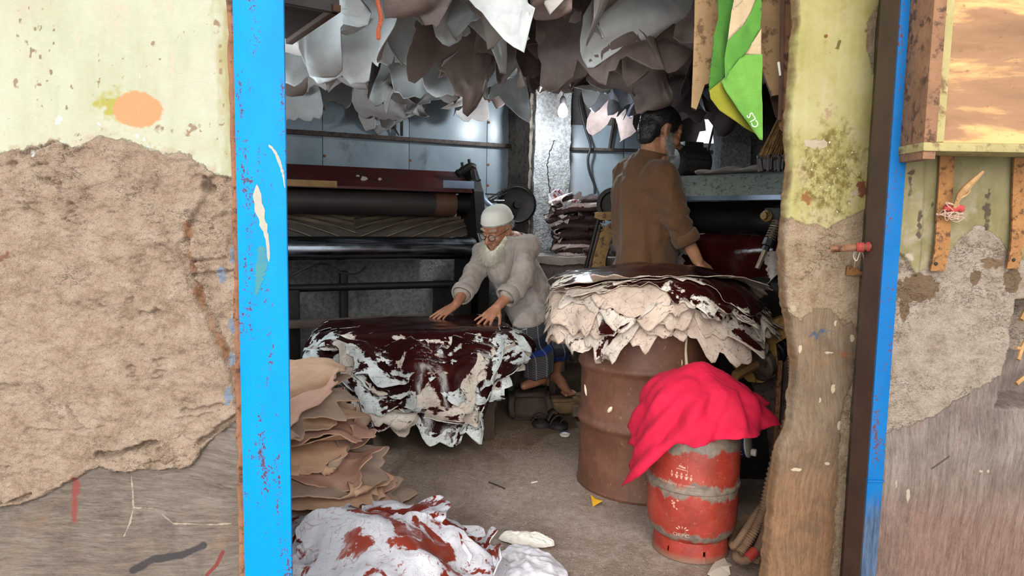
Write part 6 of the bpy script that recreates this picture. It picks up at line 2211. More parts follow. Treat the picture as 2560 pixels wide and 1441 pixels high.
# folded cloth lying on the hood
M_rag = fabric('pale_rag', srgb(120, 112, 106), srgb(158, 150, 142))
a, b = rp(1748, 436, -0.06), rp(1905, 430, -0.06)
a[2] = b[2] = zT + 0.012
k = 40
V, F = [], []
for j in range(k):
    f = j / (k - 1)
    c = a + (b - a) * f
    for i in range(16):
        t = 2 * np.pi * i / 16
        w, h = 0.075 + 0.01 * math.sin(f * 9), 0.013 + 0.004 * math.sin(f * 14 + 1) + 0.005 * (f > 0.3)
        V.append(c - NBv * 0.03 + NBv * (w * math.cos(t)) + UP * (h + h * math.sin(t) * (1 if math.sin(t) > 0 else 0.9)))
for j in range(k - 1):
    F += [[j * 16 + i, j * 16 + (i + 1) % 16, (j + 1) * 16 + (i + 1) % 16, (j + 1) * 16 + i] for i in range(16)]
F += [list(range(16))[::-1], list(range((k - 1) * 16, k * 16))]
tag(mk('folded_cloth', np.array(V), F, M_rag), 'grey folded rag lying along the green hood', 'cloth')

# hide going through the right machine's rollers
U, E, F, NA, NR = hide_flat(7001, 0.62, 0.5, 0.5, 1.0, 130, 16)
uc = spx(1822, 0.1)


def roll_map(u, v):
    # over the chrome roller, then hanging in front of it
    r = 0.085
    a0_ = 0.25
    s = np.clip(0.15 - v, 0, None)
    t = np.minimum(s / r, 1.75)
    rest = s - t * r
    n = 0.06 + r * np.sin(t) + rest * math.cos(1.75) + 0.02 * np.sin(u * 14 + 1) * sst(0.05, 0.3, s)
    z = zr_ + r * np.cos(t) - rest * math.sin(1.75)
    n = np.where(v > 0.15, 0.06 - (v - 0.15), n)
    return np.stack([R0[k_] + Bd[k_] * (uc - u) + NBv[k_] * n + (z if k_ == 2 else 0) for k_ in range(3)], -1)


P = curl(U, [(-0.9, 0.20, 0.05, 1.9, 1), (-2.2, 0.24, 0.05, 2.2, 1)])
o = hide_obj('hide_in_rollers', drape(roll_map, P), U, E, F, NA, NR, [H_mar, H_marb], 0.0025, 7001)
tag(o, 'dark maroon hide with bare cream edge hanging from the right machine\'s roller', 'hide')

# stack of folded hides on a table at the back
tb = thing('work_table', (0.42, 4.95, 0), 'grey covered low table behind the seated man', 'table')
zt_ = at(1420, 636, 4.85)[2]
rough_box('cover', (0.44, 4.88, zt_ - 0.03), (0.62, 0.50, 0.05), np.eye(3), [M_rag], tb, 0.02, 33, (22, 18, 3))
for a in (-1, 1):
    for b in (-1, 1):
        MB().box((0.44 + a * 0.24, 4.95 + b * 0.2, (zt_ - 0.05) / 2), (0.05, 0.05, zt_ - 0.05), bev=0.004).build('leg', M_bench, tb)
MB().box((0.44, 4.70, zt_ - 0.18), (0.5, 0.02, 0.24), bev=0.003).build('front_panel', M_brown, tb)
nst = 14
zc3 = at(1425, 495, 4.85)[2]
for i in range(nst):
    seed = 8000 + i
    r2 = np.random.default_rng(seed)
    z = zt_ + 0.018 + (zc3 - zt_ - 0.03) * i / (nst - 1)
    U, E, F, NA, NR = hide_flat(seed, 0.50 + r2.normal(0, 0.02), 0.44, 0.35, 1.2, 120, 14)
    P = curl(U, [(np.pi + r2.normal(0, 0.2), 0.13, 0.014, 2.9, 1), (0.1, 0.16, 0.016, 3.0, -1), (-1.57 + r2.normal(0, .4), 0.13, 0.015, 2.5, r2.choice([-1, 1])), (2.4 + r2.normal(0, .3), 0.16, 0.02, 2.0, 1)])

    def D3(u, v, z=z, seed=seed):
        zz = z + 0.012 * fbm(u * 7, v * 7, seed * 0.7, 3, 5) - 0.05 * sst(0.0, 0.22, -u) * (z - zt_) / 0.4 + 0.012 * np.sin(u * 20 + seed) * sst(0.05, 0.2, -u)
        return np.stack([0.43 + u, 4.95 + v, np.maximum(zz, zt_ + 0.006)], -1)
    mats = [H_wine, H_choc] if i % 2 == 0 else [H_choc, H_wine]
    if i == nst - 1:
        mats = [H_redb, H_wine]
    o = hide_obj('folded_hide', drape(D3, P), U, E, F, NA, NR, mats, 0.004, seed)
    lab = 'topmost white and red hide of the folded stack by the pillar' if i == nst - 1 else 'folded wine red hide, %s from the top of the stack by the pillar' % ORD[nst - 1 - i]
    tag(o, lab, 'hide', 'folded hides stacked on the table')

# ------------------------------------------------------------------ fluorescent tube on the side wall
tu = thing('tube_light', (-1.86, 2.9, 1.6), 'white fluorescent tube on the left side wall inside the shop', 'lamp')
M_hous = simple('white_enamel', srgb(196, 196, 192), srgb(212, 212, 208), 8, 0.4, 0, 0)
MB().box((-1.88, 2.9, 1.6), (0.04, 1.26, 0.06), bev=0.006).build('housing', M_hous, tu)
g = G('lit_tube')
M_tube = g.done((1, 1, 1), 0.4, 0, None, Emission_Color=(0.86, 0.95, 1.0, 1), Emission_Strength=150.0)
MB().cyl((-1.835, 2.31, 1.6), (-1.835, 3.49, 1.6), 0.014, n=14).build('tube', M_tube, tu)
for y_ in (2.29, 3.51):
    MB().box((-1.845, y_, 1.6), (0.05, 0.03, 0.04), bev=0.004).build('end_holder', M_hous, tu)

# ------------------------------------------------------------------ light bulb on the pillar and its wire
bp = at(1407, 276, 4.98)
lb = thing('light_bulb', (bp[0], bp[1], bp[2] - 0.05), 'bright white light bulb glowing beside the rough white pillar', 'lamp')
g = G('lit_bulb_glass')
M_bulb = g.done((1, 1, 1), 0.3, 0, None, Emission_Color=(0.92, 0.97, 1.0, 1), Emission_Strength=60.0)
MB().lathe(bp - UP * 0.05, UP, [(0.004, 0), (0.022, 0.006), (0.033, 0.025), (0.034, 0.045), (0.026, 0.07), (0.018, 0.082), (0.014, 0.09)], 24).build('bulb', M_bulb, lb)
M_socket = simple('black_bakelite', srgb(30, 28, 28), srgb(42, 40, 40), 8, 0.4, 0, 0)
MB().lathe(bp + UP * 0.04, UP, [(0.016, 0), (0.02, 0.005), (0.02, 0.04), (0.012, 0.055), (0.004, 0.06)], 18).build('socket', M_socket, lb)
MB().tube(spline([bp + UP * 0.10, bp + UP * 0.35 + [0.02, 0.02, 0], [bp[0] + 0.02, bp[1] + 0.1, 3.07]], 14), 0.004, 6).build('flex', M_cable, lb)
pl_ = bpy.data.lights.new('bulb_light', 'POINT')
pl_.energy = 26
pl_.color = (0.86, 0.94, 1.0)
pl_.shadow_soft_size = 0.035
plo = bpy.data.objects.new('bulb_light', pl_)
COL.objects.link(plo)
plo.parent = lb
plo.location = (0.012, -0.055, 0.02)
m = MB()
m.tube(spline([at(1448, 240, 5.5), at(1450, 262, 5.5), at(1458, 300, 5.5), at(1466, 330, 5.5), at(1476, 365, 5.5), at(1470, 398, 5.5), at(1474, 430, 5.5), at(1486, 462, 5.5), at(1487, 486, 5.5)], 60), 0.010, 8)
tag(m.build('hanging_cable', M_cable), 'black electric cable hanging in loose bends down the grey sheet wall', 'cable')
# ================================================================== DRUM, CYLINDER AND SMALL THINGS
g = G('rusty_brown_drum')
co = g.co()
col = g.ramp(g.noise(5, 6, 0.65, vec=co), [(0.3, srgb(78, 46, 32)), (0.5, srgb(99, 62, 45)), (0.7, srgb(118, 80, 61))])
col = g.mix(g.ramp(g.noise(70, 5, 0.8, vec=g.map(co, (1, 1, 0.6))), [(0.61, 0.0), (0.67, 0.6)]), col, srgb(166, 130, 100))
col = g.mix(g.ramp(g.noise(22, 5, 0.7, vec=g.map(co, (2.5, 2.5, 0.35))), [(0.58, 0.0), (0.72, 0.6)]), col, srgb(70, 42, 32))
M_drum = g.done(col, 0.62, 0.0, g.bump(g.noise(60, 5, 0.7, vec=co), 0.3, 0.004))
dr_ = thing('oil_drum', DC, 'rusty brown steel drum standing behind the red gas cylinder', 'drum')
pr = [(0.0, 0.012), (DR - 0.02, 0.012), (DR - 0.012, 0.0), (DR, 0.002), (DR + 0.003, 0.012), (DR - 0.002, 0.022)]
for zc_ in (0.30, 0.55):
    pr += [(DR - 0.003, zc_ - 0.032), (DR + 0.003, zc_ - 0.018), (DR + 0.010, zc_ - 0.008), (DR + 0.012, zc_), (DR + 0.009, zc_ + 0.010), (DR + 0.002, zc_ + 0.02), (DR - 0.003, zc_ + 0.032)]
pr += [(DR - 0.002, DH - 0.025), (DR + 0.003, DH - 0.014), (DR + 0.003, DH), (DR - 0.008, DH), (DR - 0.014, DH - 0.012), (0.0, DH - 0.012)]
m = MB().lathe(DC, UP, pr, 84)
body = m.build('shell', M_drum, dr_)
V = np.array([v.co[:] for v in body.data.vertices])
th = np.arctan2(V[:, 1], V[:, 0])
dent = 1 + 0.006 * np.sin(3 * th + 4 * V[:, 2]) + 0.008 * fbm(np.cos(th) * 2, np.sin(th) * 2, V[:, 2] * 3, 3, 5)
V[:, 0] *= dent
V[:, 1] *= dent
body.data.vertices.foreach_set('co', V.ravel())


def on_drum(px, py, r):
    """point on the drum's near side seen at this pixel"""
    d = CR3 @ np.array([(px - 1280.0) / FPX, -(py - 720.5) / FPX, -1.0])
    c = DC[:2]
    a, b, cc = d[0] ** 2 + d[1] ** 2, -2 * (d[0] * c[0] + d[1] * c[1]), c[0] ** 2 + c[1] ** 2 - r * r
    t = (-b - math.sqrt(max(b * b - 4 * a * cc, 0))) / (2 * a)
    return np.array([d[0] * t, d[1] * t, CAMZ + d[2] * t])


M_drip = simple('cream_drip', srgb(206, 188, 158), srgb(226, 210, 182), 50, 0.6, 0, 0.4)
m = MB()
m.tube(np.array([on_drum(1716 + 1.5 * math.sin(t * 9), 800 + 150 * t, DR + 0.006) for t in np.linspace(0, 1, 24)]), np.interp(np.linspace(0, 1, 24), [0, .5, 1], [0.004, 0.005, 0.009]), 8)
m.build('drip', M_drip, dr_)
for pts, r in ((((1462, 962), (1466, 990)), 0.005), (((1520, 1032), (1530, 1018)), 0.009), (((1705, 900), (1705, 915)), 0.003)):
    m = MB()
    m.tube(np.array([on_drum(*(np.array(pts[0]) + (np.array(pts[1]) - np.array(pts[0])) * f), DR + 0.003) for f in np.linspace(0, 1, 6)]), r * np.array([0.3, .8, 1, 1, .8, .3]), 8)
    m.build('paint_spot', M_drip, dr_)

# ------------------------------------------------------------------ gas cylinder
YC = 2.42
CC = np.array([at(1732, 1200, YC)[0], YC, 0])
RC = 0.158
g = G('worn_red_enamel')
co = g.co()
xyz = g.nd('SeparateXYZ', {0: co})
z = xyz.outputs[2]
jag_ = g.mth('ADD', g.mth('MULTIPLY', g.mth('SUBTRACT', g.noise(16, 5, 0.65, vec=g.map(co, (1, 1, 0.5))), 0.5), 0.10), g.mth('MULTIPLY', g.mth('SUBTRACT', g.noise(55, 4, 0.7, vec=co), 0.5), 0.03))
zz = g.mth('ADD', z, jag_)
col = g.ramp(g.noise(7, 6, 0.65, vec=co), [(0.3, srgb(112, 34, 26)), (0.5, srgb(146, 48, 36)), (0.72, srgb(164, 70, 54))])
col = g.mix(g.ramp(g.noise(75, 6, 0.85, vec=co), [(0.60, 0.0), (0.65, 0.6)]), col, srgb(200, 132, 106))
col = g.mix(g.ramp(g.noise(9, 5, 0.7, vec=g.map(co, (1, 1, 0.5))), [(0.52, 0.0), (0.7, 0.55)]), col, srgb(112, 66, 50))
col = g.mix(g.ramp(g.noise(30, 5, 0.75, vec=co), [(0.64, 0.0), (0.72, 0.6)]), col, srgb(112, 62, 46))
grey = g.ramp(g.noise(26, 5, 0.7, vec=co), [(0.3, srgb(84, 76, 70)), (0.55, srgb(126, 112, 100)), (0.75, srgb(150, 126, 104))])
for c_, w_ in ((0.415, 0.020), (0.262, 0.022), (0.098, 0.016)):
    d_ = g.mth('ABSOLUTE', g.mth('SUBTRACT', zz, c_))
    col = g.mix(g.ramp(d_, [(w_ - 0.004, 1.0), (w_ + 0.004, 0.0)]), col, grey)
col = g.mix(g.ramp(z, [(0.012, 0.85), (0.03, 0.0)]), col, srgb(120, 92, 74))
M_cyl = g.done(col, 0.45, 0.0, g.bump(g.noise(45, 5, 0.7, vec=co), 0.3, 0.003))
gc = thing('gas_cylinder', CC, 'worn red cooking gas cylinder with a pink cloth over its top', 'gas cylinder')
m = MB().lathe(CC, UP, [(0.0, 0.075), (0.10, 0.06), (0.126, 0.068), (0.140, 0.082), (0.150, 0.10), (RC - 0.002, 0.13), (RC, 0.16), (RC, 0.252), (RC + 0.004, 0.256), (RC + 0.005, 0.262), (RC + 0.004, 0.268), (RC, 0.272),
                         (RC, 0.40), (RC - 0.003, 0.425), (RC - 0.014, 0.455), (RC - 0.04, 0.485), (RC - 0.08, 0.505), (0.03, 0.512), (0.0, 0.513)], 72)
cb = m.build('shell', M_cyl, gc)
# foot ring with slots: ring made of segments, leaving openings
m = MB()
nseg, slots = 90, (-0.62, 0.36, 1.9, 2.9, -2.0)
fwd = unit(-CC * [1, 1, 0])
rgt = np.array([-fwd[1], fwd[0], 0]) * -1
rgt = np.cross(fwd, UP) * -1


def ringp(phi, r, z_): return CC + (fwd * math.cos(phi) + rgt * math.sin(phi)) * r + UP * z_


for i in range(nseg):
    a, b = 2 * np.pi * i / nseg - np.pi, 2 * np.pi * (i + 1) / nseg - np.pi
    open_ = any(abs((a + b) / 2 - s) < 0.04 for s in slots)
    for z0_, z1_ in (((0.004, 0.026), (0.044, 0.078)) if open_ else ((0.004, 0.078),)):
        q = []
        for r_ in (0.128, 0.122):
            for ph, zq in ((a, z0_), (b, z0_), (b, z1_), (a, z1_)):
                q.append(ringp(ph, r_ + (0.006 if zq < 0.01 else 0), zq))
        m.add(np.array(q), [[0, 1, 2, 3], [7, 6, 5, 4], [0, 4, 5, 1], [3, 2, 6, 7], [0, 3, 7, 4], [1, 5, 6, 2]])
m.build('foot_ring', M_cyl, gc, smooth=False)
m = MB()
for a in np.arange(4) * np.pi / 2 + 0.5:
    m.box(ringp(a, 0.085, 0.545), (0.05, 0.008, 0.09), np.stack([np.cross(UP, ringp(a, 1, 0) - CC), ringp(a, 1, 0) - CC, UP]))
pts = np.array([ringp(a, 0.088, 0.592) for a in np.linspace(0, 2 * np.pi, 40)[:-1]])
m.tube(pts, 0.010, 8, closed=True)
m.build('guard_collar', M_cyl, gc)
m = MB().lathe(CC, UP, [(0.025, 0.505), (0.025, 0.535), (0.016, 0.54), (0.016, 0.575), (0.022, 0.58), (0.022, 0.60), (0.0, 0.60)], 18)
m.build('valve', M_brown, gc)
# stencilled lettering wrapped round the shell
M_sten = simple('faded_white_stencil', srgb(166, 70, 52), srgb(206, 182, 160), 130, 0.6, 0, 0)


def text_mesh(body_, size):
    cu = bpy.data.curves.new('t', 'FONT')
    cu.body = body_
    cu.size = size
    cu.resolution_u = 3
    o = bpy.data.objects.new('t', cu)
    COL.objects.link(o)
    dg = bpy.context.evaluated_depsgraph_get()
    me = bpy.data.meshes.new_from_object(o.evaluated_get(dg))
    bm = bmesh.new()
    bm.from_mesh(me)
    bmesh.ops.triangulate(bm, faces=bm.faces)
    bm.verts.index_update()
    V = np.array([v.co[:] for v in bm.verts])
    F = [[v.index for v in f.verts] for f in bm.faces]
    bm.free()
    bpy.data.objects.remove(o)
    bpy.data.meshes.remove(me)
    bpy.data.curves.remove(cu)
    return V, F


def wrap(V, F, px, z0_, name, slant=0.0):
    phi0 = math.asin(np.clip((px - 1732) * YC / FPX / RC, -0.95, 0.95))
    ph = phi0 + V[:, 0] / RC
    P = np.stack([CC + fwd * math.cos(p) * (RC + 0.0009) + rgt * math.sin(p) * (RC + 0.0009) + UP * (z0_ + y + slant * x) for p, x, y in zip(ph, V[:, 0], V[:, 1])])
    return mk(name, P, F, M_sten, cb, smooth=False)


zpx_c = lambda py: at(1732, py, YC - RC)[2]
V, F = text_mesh('All is a dignity of women', 0.0135)
wrap(V, F, 1650, zpx_c(1222), 'lettering')
V, F = text_mesh('OEPC', 0.016)
V[:, 0] *= 1.4
wrap(V, F, 1690, zpx_c(1348), 'lettering')


def mark(polys, px, z0_, name):
    m = MB()
    for P in polys:
        P = np.array(P, float)
        m.add(np.hstack([P, np.zeros((len(P), 1))]), [list(range(len(P)))])
    wrap(np.vstack(m.v), m.f, px, z0_, name)


fig = []
for i, (dx, s) in enumerate(((0, 0.7), (0.018, 1.0), (0.034, 0.75), (0.050, 1.0), (0.066, 0.8))):
    y0 = 0.004 - i * 0.001
    fig.append([(dx - 0.0035 * s, y0 + 0.016), (dx, y0 + 0.013), (dx + 0.0035 * s, y0 + 0.016), (dx + 0.003 * s, y0 + 0.021), (dx, y0 + 0.023), (dx - 0.003 * s, y0 + 0.021)])
    fig.append([(dx - 0.0075 * s, y0 + 0.013), (dx - 0.0055 * s, y0 + 0.012), (dx + 0.0055 * s, y0 + 0.012), (dx + 0.0075 * s, y0 + 0.013), (dx + 0.002 * s, y0), (dx - 0.002 * s, y0)])
mark(fig, 1682, zpx_c(1206), 'figure_row')
mark([[(0, 0), (0.034, -0.003), (0.034, -0.0005), (0, 0.0025)], [(0.006, 0.007), (0.030, 0.004), (0.030, 0.010), (0.022, 0.009), (0.020, 0.013), (0.008, 0.014)], [(0.010, 0.016), (0.014, 0.020), (0.018, 0.016), (0.014, 0.018)],
      [(0.036, -0.014), (0.0375, -0.014), (0.0375, 0.016), (0.036, 0.016)]], 1693, zpx_c(1180), 'headline_mark')
lot = []
for k, (dx, dy, a, L) in enumerate(((0, 0, 1.57, 0.014), (-0.006, 0.001, 2.2, 0.014), (0.006, 0.001, 0.94, 0.014), (-0.010, -0.002, 2.75, 0.014), (0.010, -0.002, 0.4, 0.014))):
    c, s = math.cos(a), math.sin(a)
    lot.append([(dx, dy), (dx + c * L * .5 - s * .0028, dy + s * L * .5 + c * .0028), (dx + c * L, dy + s * L), (dx + c * L * .5 + s * .0028, dy + s * L * .5 - c * .0028)])
mark(lot, 1712, zpx_c(1330), 'lotus_emblem')
rg_ = np.random.default_rng(3)
sp = []
for k in range(9):
    c = rg_.normal(0, 0.007, 2)
    sp.append([(c[0] + rg_.uniform(0.002, 0.005) * math.cos(a), c[1] + rg_.uniform(0.002, 0.005) * math.sin(a)) for a in np.linspace(0, 6.28, 8)[:-1]])
mark(sp, 1687, zpx_c(1268), 'flaking_paint')

# ------------------------------------------------------------------ pink cloth over the cylinder
g = G('hot_pink_cloth')
co = g.co()
col = g.ramp(g.noise(6, 5, 0.6, vec=co), [(0.3, srgb(172, 0, 44)), (0.7, srgb(202, 2, 58))])
M_pink = g.done(col, 0.85, 0, g.bump(g.mth('ADD', g.noise(22, 5, 0.6, 0.6, vec=co), g.mth('MULTIPLY', g.noise(300, 2, 0.5, vec=co), 0.15)), 0.55, 0.008))
NA, NR = 150, 30
th = np.linspace(0, 2 * np.pi, NA, endpoint=False)
# angle measured from world +x, counter-clockwise; the camera side is -90 degrees
tk = np.array([-180, -160, -140, -120, -100, -80, -60, -40, -20, 0, 20, 45, 90, 135, 180]) * np.pi / 180
rk = np.array([0.42, 0.53, 0.44, 0.33, 0.315, 0.31, 0.315, 0.31, 0.30, 0.275, 0.25, 0.26, 0.28, 0.32, 0.40])
rad = np.interp((th + np.pi) % (2 * np.pi) - np.pi, tk, rk) * (1 + 0.012 * np.sin(9 * th) + 0.008 * np.sin(17 * th + 1))
s = np.linspace(0.01, 1, NR)
rho = (s[:, None] * rad[None]).ravel()
tt = np.tile(th, NR)
Rm = 0.088
sl = np.clip(rho - Rm, 0, None)
am = np.interp((tt + np.pi) % (2 * np.pi) - np.pi, np.array([-180, -130, -90, -40, 0, 40, 90, 180]) * np.pi / 180, [1.30, 1.15, 1.02, 0.80, 0.62, 0.75, 1.1, 1.30])
rb = 0.09
tb_ = np.minimum(sl / rb, am)
rest = sl - tb_ * rb
rr = np.minimum(rho, Rm) + rb * np.sin(tb_) + rest * np.cos(am)
zz = 0.625 - rb * (1 - np.cos(tb_)) - rest * np.sin(am)
fa_ = sst(0.0, 0.16, sl)
fold = 0.014 * np.sin(tt * 9 + 0.8 + 2.0 * np.sin(tt)) + 0.010 * np.sin(tt * 15 + 6 * rho * 8) + 0.016 * fbm(np.cos(tt) * 2.4, np.sin(tt) * 2.4, rho * 5, 3, 8)
rr = rr + fold * fa_
lim = np.where(zz < 0.50, RC + 0.012, 0.0)
rr = np.where((zz < 0.47) & (rr < RC + 0.010 + 0.3 * np.abs(fold)), RC + 0.010 + 0.3 * np.abs(fold), rr)
zz = zz + 0.016 * fbm(np.cos(tt) * rho * 14 + 3, np.sin(tt) * rho * 14, 0, 3, 12) + 0.045 * np.exp(-((rho * np.cos(tt) - 0.01) ** 2 + (rho * np.sin(tt) + 0.0) ** 2) / 0.006)
P = CC + np.stack([rr * np.cos(tt), rr * np.sin(tt), zz], -1)
i = np.arange(NA)
F = np.vstack([np.stack([j * NA + i, (j + 1) * NA + i, (j + 1) * NA + (i + 1) % NA, j * NA + (i + 1) % NA], -1) for j in range(NR - 1)]).tolist() + [list(range(NA))]
n = len(P)
Nn = normals(P, F)
V = np.vstack([P + Nn * 0.0012, P - Nn * 0.0012])
FF = F + [[k + n for k in f[::-1]] for f in F]
b = (NR - 1) * NA
FF += [[b + k, n + b + k, n + b + (k + 1) % NA, b + (k + 1) % NA] for k in range(NA)]
tag(mk('pink_cloth', V, FF, M_pink), 'hot pink cloth draped over the top of the gas cylinder', 'cloth')

# ------------------------------------------------------------------ corrugated hose beside the pillar
M_hose = simple('dusty_brown_hose', srgb(104, 78, 58), srgb(142, 112, 86), 14, 0.75, 0, 0.4)
M_hose2 = simple('fine_ribbed_hose', srgb(84, 62, 48), srgb(120, 92, 70), 14, 0.75, 0, 0.4)
M_clip = simple('red_tape', srgb(146, 40, 30), srgb(168, 56, 44), 20, 0.6, 0, 0.2)


def hose(name, pts, r, ribs, depth, mat, label):
    P = spline(pts, ribs * 6)
    k = np.arange(len(P))
    R_ = r * (1 + depth * (0.5 + 0.5 * np.cos(2 * np.pi * k / 6.0)) - depth)
    o = MB().tube(P, R_, 12).build(name, mat, None, sharp=0)
    return tag(o, label, 'hose')


hose('corrugated_hose', [at(1985, 1010, 2.46), at(1950, 1100, 2.42), at(1925, 1200, 2.36), at(1910, 1270, 2.32), at(1890, 1320, 2.30), at(1865, 1362, 2.28), at(1850, 1385, 2.30), at(1870, 1370, 2.45), at(1920, 1330, 2.5)], 0.018, 60, 0.30, M_hose, 'thick corrugated brown hose looping down beside the broken pillar')
hose('ribbed_hose', [at(1980, 1180, 2.42), at(1930, 1240, 2.36), at(1915, 1320, 2.28), at(1890, 1380, 2.24), at(1862, 1402, 2.22), at(1842, 1394, 2.24), at(1846, 1376, 2.34), at(1880, 1340, 2.44)], 0.015, 110, 0.10, M_hose2, 'thin finely ribbed hose with red tape at its bend')
hose('smooth_hose', [at(1960, 1220, 2.5), at(1905, 1270, 2.42), at(1870, 1320, 2.36), at(1845, 1358, 2.33), at(1836, 1366, 2.33), at(1832, 1356, 2.4), at(1842, 1320, 2.5), at(1870, 1295, 2.58)], 0.016, 90, 0.07, M_hose, 'pale dusty hose bending closest to the gas cylinder')
tp_ = spline([at(1868, 1398, 2.222), at(1878, 1388, 2.23), at(1888, 1378, 2.238)], 10)
tag(MB().tube(tp_, 0.0165, 12).build('tape_wrap', M_clip), 'strip of red tape round the thin ribbed hose', 'tape')
hose('corrugated_hose', [at(1930, 1330, 2.4), at(1912, 1370, 2.32), at(1892, 1400, 2.27), at(1910, 1398, 2.4), at(1935, 1380, 2.5)], 0.014, 30, 0.28, M_hose, 'short corrugated hose end lying lowest beside the pillar foot')
hose('corrugated_hose', [at(1990, 800, 2.52), at(1982, 880, 2.5), at(1984, 960, 2.5), at(1972, 1040, 2.5), at(1960, 1110, 2.55)], 0.020, 44, 0.22, M_hose2, 'dark corrugated hose showing behind the pillar\'s broken edge')

# ------------------------------------------------------------------ dark bottle lying behind the cylinder
g = G('dark_bottle_plastic')
M_bott = g.done((0.012, 0.012, 0.014), 0.12, 0, None, Specular_IOR_Level=0.6)
M_labb = simple('navy_label', srgb(24, 28, 70), srgb(34, 40, 90), 20, 0.5, 0, 0)
M_capw = simple('white_plastic', srgb(206, 198, 186), srgb(222, 216, 206), 20, 0.4, 0, 0)
bo = at(1860, 1112, 2.66)
bd_ = unit((0.55, -0.35, 0.10))
bt = thing('plastic_bottle', (bo[0], bo[1], bo[2] - 0.1), 'dark plastic bottle with a navy label behind the gas cylinder', 'bottle')
MB().lathe(bo - bd_ * 0.16, bd_, [(0.01, 0), (0.044, 0.005), (0.048, 0.02), (0.048, 0.14), (0.047, 0.165)], 30).build('body', M_bott, bt)
MB().lathe(bo - bd_ * 0.02, bd_, [(0.0485, 0), (0.0485, 0.03)], 30).build('label', M_labb, bt)
MB().lathe(bo + bd_ * 0.012, bd_, [(0.0495, 0), (0.0495, 0.006), (0.040, 0.010), (0.001, 0.010)], 30).build('rim', M_capw, bt)
V, F = text_mesh('aqua 61', 0.030)
Vx = V[:, 0] - V[:, 0].max() / 2
a_, b_, d_ = frame(bd_)
cam_dir = unit(-np.array([bo[0], bo[1], bo[2] - CAMZ]))
e1_ = unit(cam_dir - bd_ * np.dot(cam_dir, bd_))
e2_ = np.cross(e1_, bd_)
P = np.stack([bo - bd_ * (0.018 - y_) + (e1_ * math.cos(x_ / 0.049) + e2_ * math.sin(x_ / 0.049)) * 0.0492 for x_, y_ in zip(-Vx, V[:, 1])])
mk('label_text', P, F, M_capw, bt, smooth=False)
MB().lathe(at(1878, 1118, 2.6) - UP * 0.02, unit((1, -.6, 0)), [(0.01, 0), (0.014, 0.004), (0.014, 0.02), (0.0, 0.022)], 14).build('cap', M_capw, bt)

# ------------------------------------------------------------------ sandals, stones, scraps on the floor
M_sole = simple('dark_sandal_sole', srgb(30, 27, 26), srgb(46, 42, 40), 20, 0.7, 0, 0.4)
M_strap = simple('dark_sandal_strap', srgb(38, 33, 32), srgb(58, 50, 48), 90, 0.6, 0, 0.8, 140, 0.003)


def sandal(px, py, yaw, mir, label):
    c = atz(px, py, 0.0)
    t = thing('sandal', c, label, 'sandal', 'pair of sandals on the floor')
    fx = np.array([math.sin(yaw), -math.cos(yaw), 0])          # toe direction
    rx = np.array([math.cos(yaw), math.sin(yaw), 0])
    L = 0.26
    f = np.linspace(0, 1, 24)
    wid = 0.036 + 0.012 * np.sin(f * np.pi * 0.9 + 0.3) + 0.010 * sst(0.5, 0.85, f)
    wid = wid * np.sqrt(np.clip(1 - (2 * f - 1) ** 6, 0.02, 1))
    ctr = c + np.outer((f - 0.5) * L, fx) + np.outer(0.006 * mir * np.sin(f * 3), rx)
    m = MB()
    rows_ = []
    for z_ in (0.0, 0.004, 0.018, 0.022):
        k = 0.97 if z_ in (0.0, 0.022) else 1.0
        ring = np.vstack([ctr + np.outer(wid * k, rx), (ctr - np.outer(wid * k, rx))[::-1]]) + UP * z_
        rows_.append(ring)
    n = 48
    V = np.vstack(rows_)
    F = [[j * n + i, j * n + (i + 1) % n, (j + 1) * n + (i + 1) % n, (j + 1) * n + i] for j in range(3) for i in range(n)] + [list(range(n))[::-1], list(range(3 * n, 4 * n))]
    mk('sole', V, F, M_sole, t)

    def strap(p0, p1, h, w, w2):
        q0, q1_ = c + fx * p0[0] + rx * p0[1] + UP * 0.02, c + fx * p1[0] + rx * p1[1] + UP * 0.02
        k = 16
        V = []
        for j in range(k):
            f_ = j / (k - 1)
            p_ = q0 + (q1_ - q0) * f_ + UP * h * math.sin(math.pi * f_) ** 0.7
            ww = w + (w2 - w) * f_
            for a, b in ((-1, 0), (1, 0), (1, 1), (-1, 1)):
                V.append(p_ + fx * a * ww + UP * b * 0.004)
        F = []
        for j in range(k - 1):
            o = j * 4
            F += [[o + i, o + (i + 1) % 4, o + 4 + (i + 1) % 4, o + 4 + i] for i in range(4)]
        mk('strap', np.array(V), F, M_strap, t)
    strap((-0.015, 0.044), (-0.015, -0.044), 0.055, 0.035, 0.035)
    strap((0.045, 0.05), (0.06, -0.05), 0.045, 0.012, 0.012)
    strap((0.075, 0.0 * mir), (0.08, -0.05 * mir), 0.03, 0.010, 0.010)
    return t


sandal(1346, 1056, 0.10, 1, 'dark woven-strap sandal, left one of the pair on the floor')
sandal(1387, 1061, 0.28, -1, 'dark woven-strap sandal, right one of the pair on the floor')


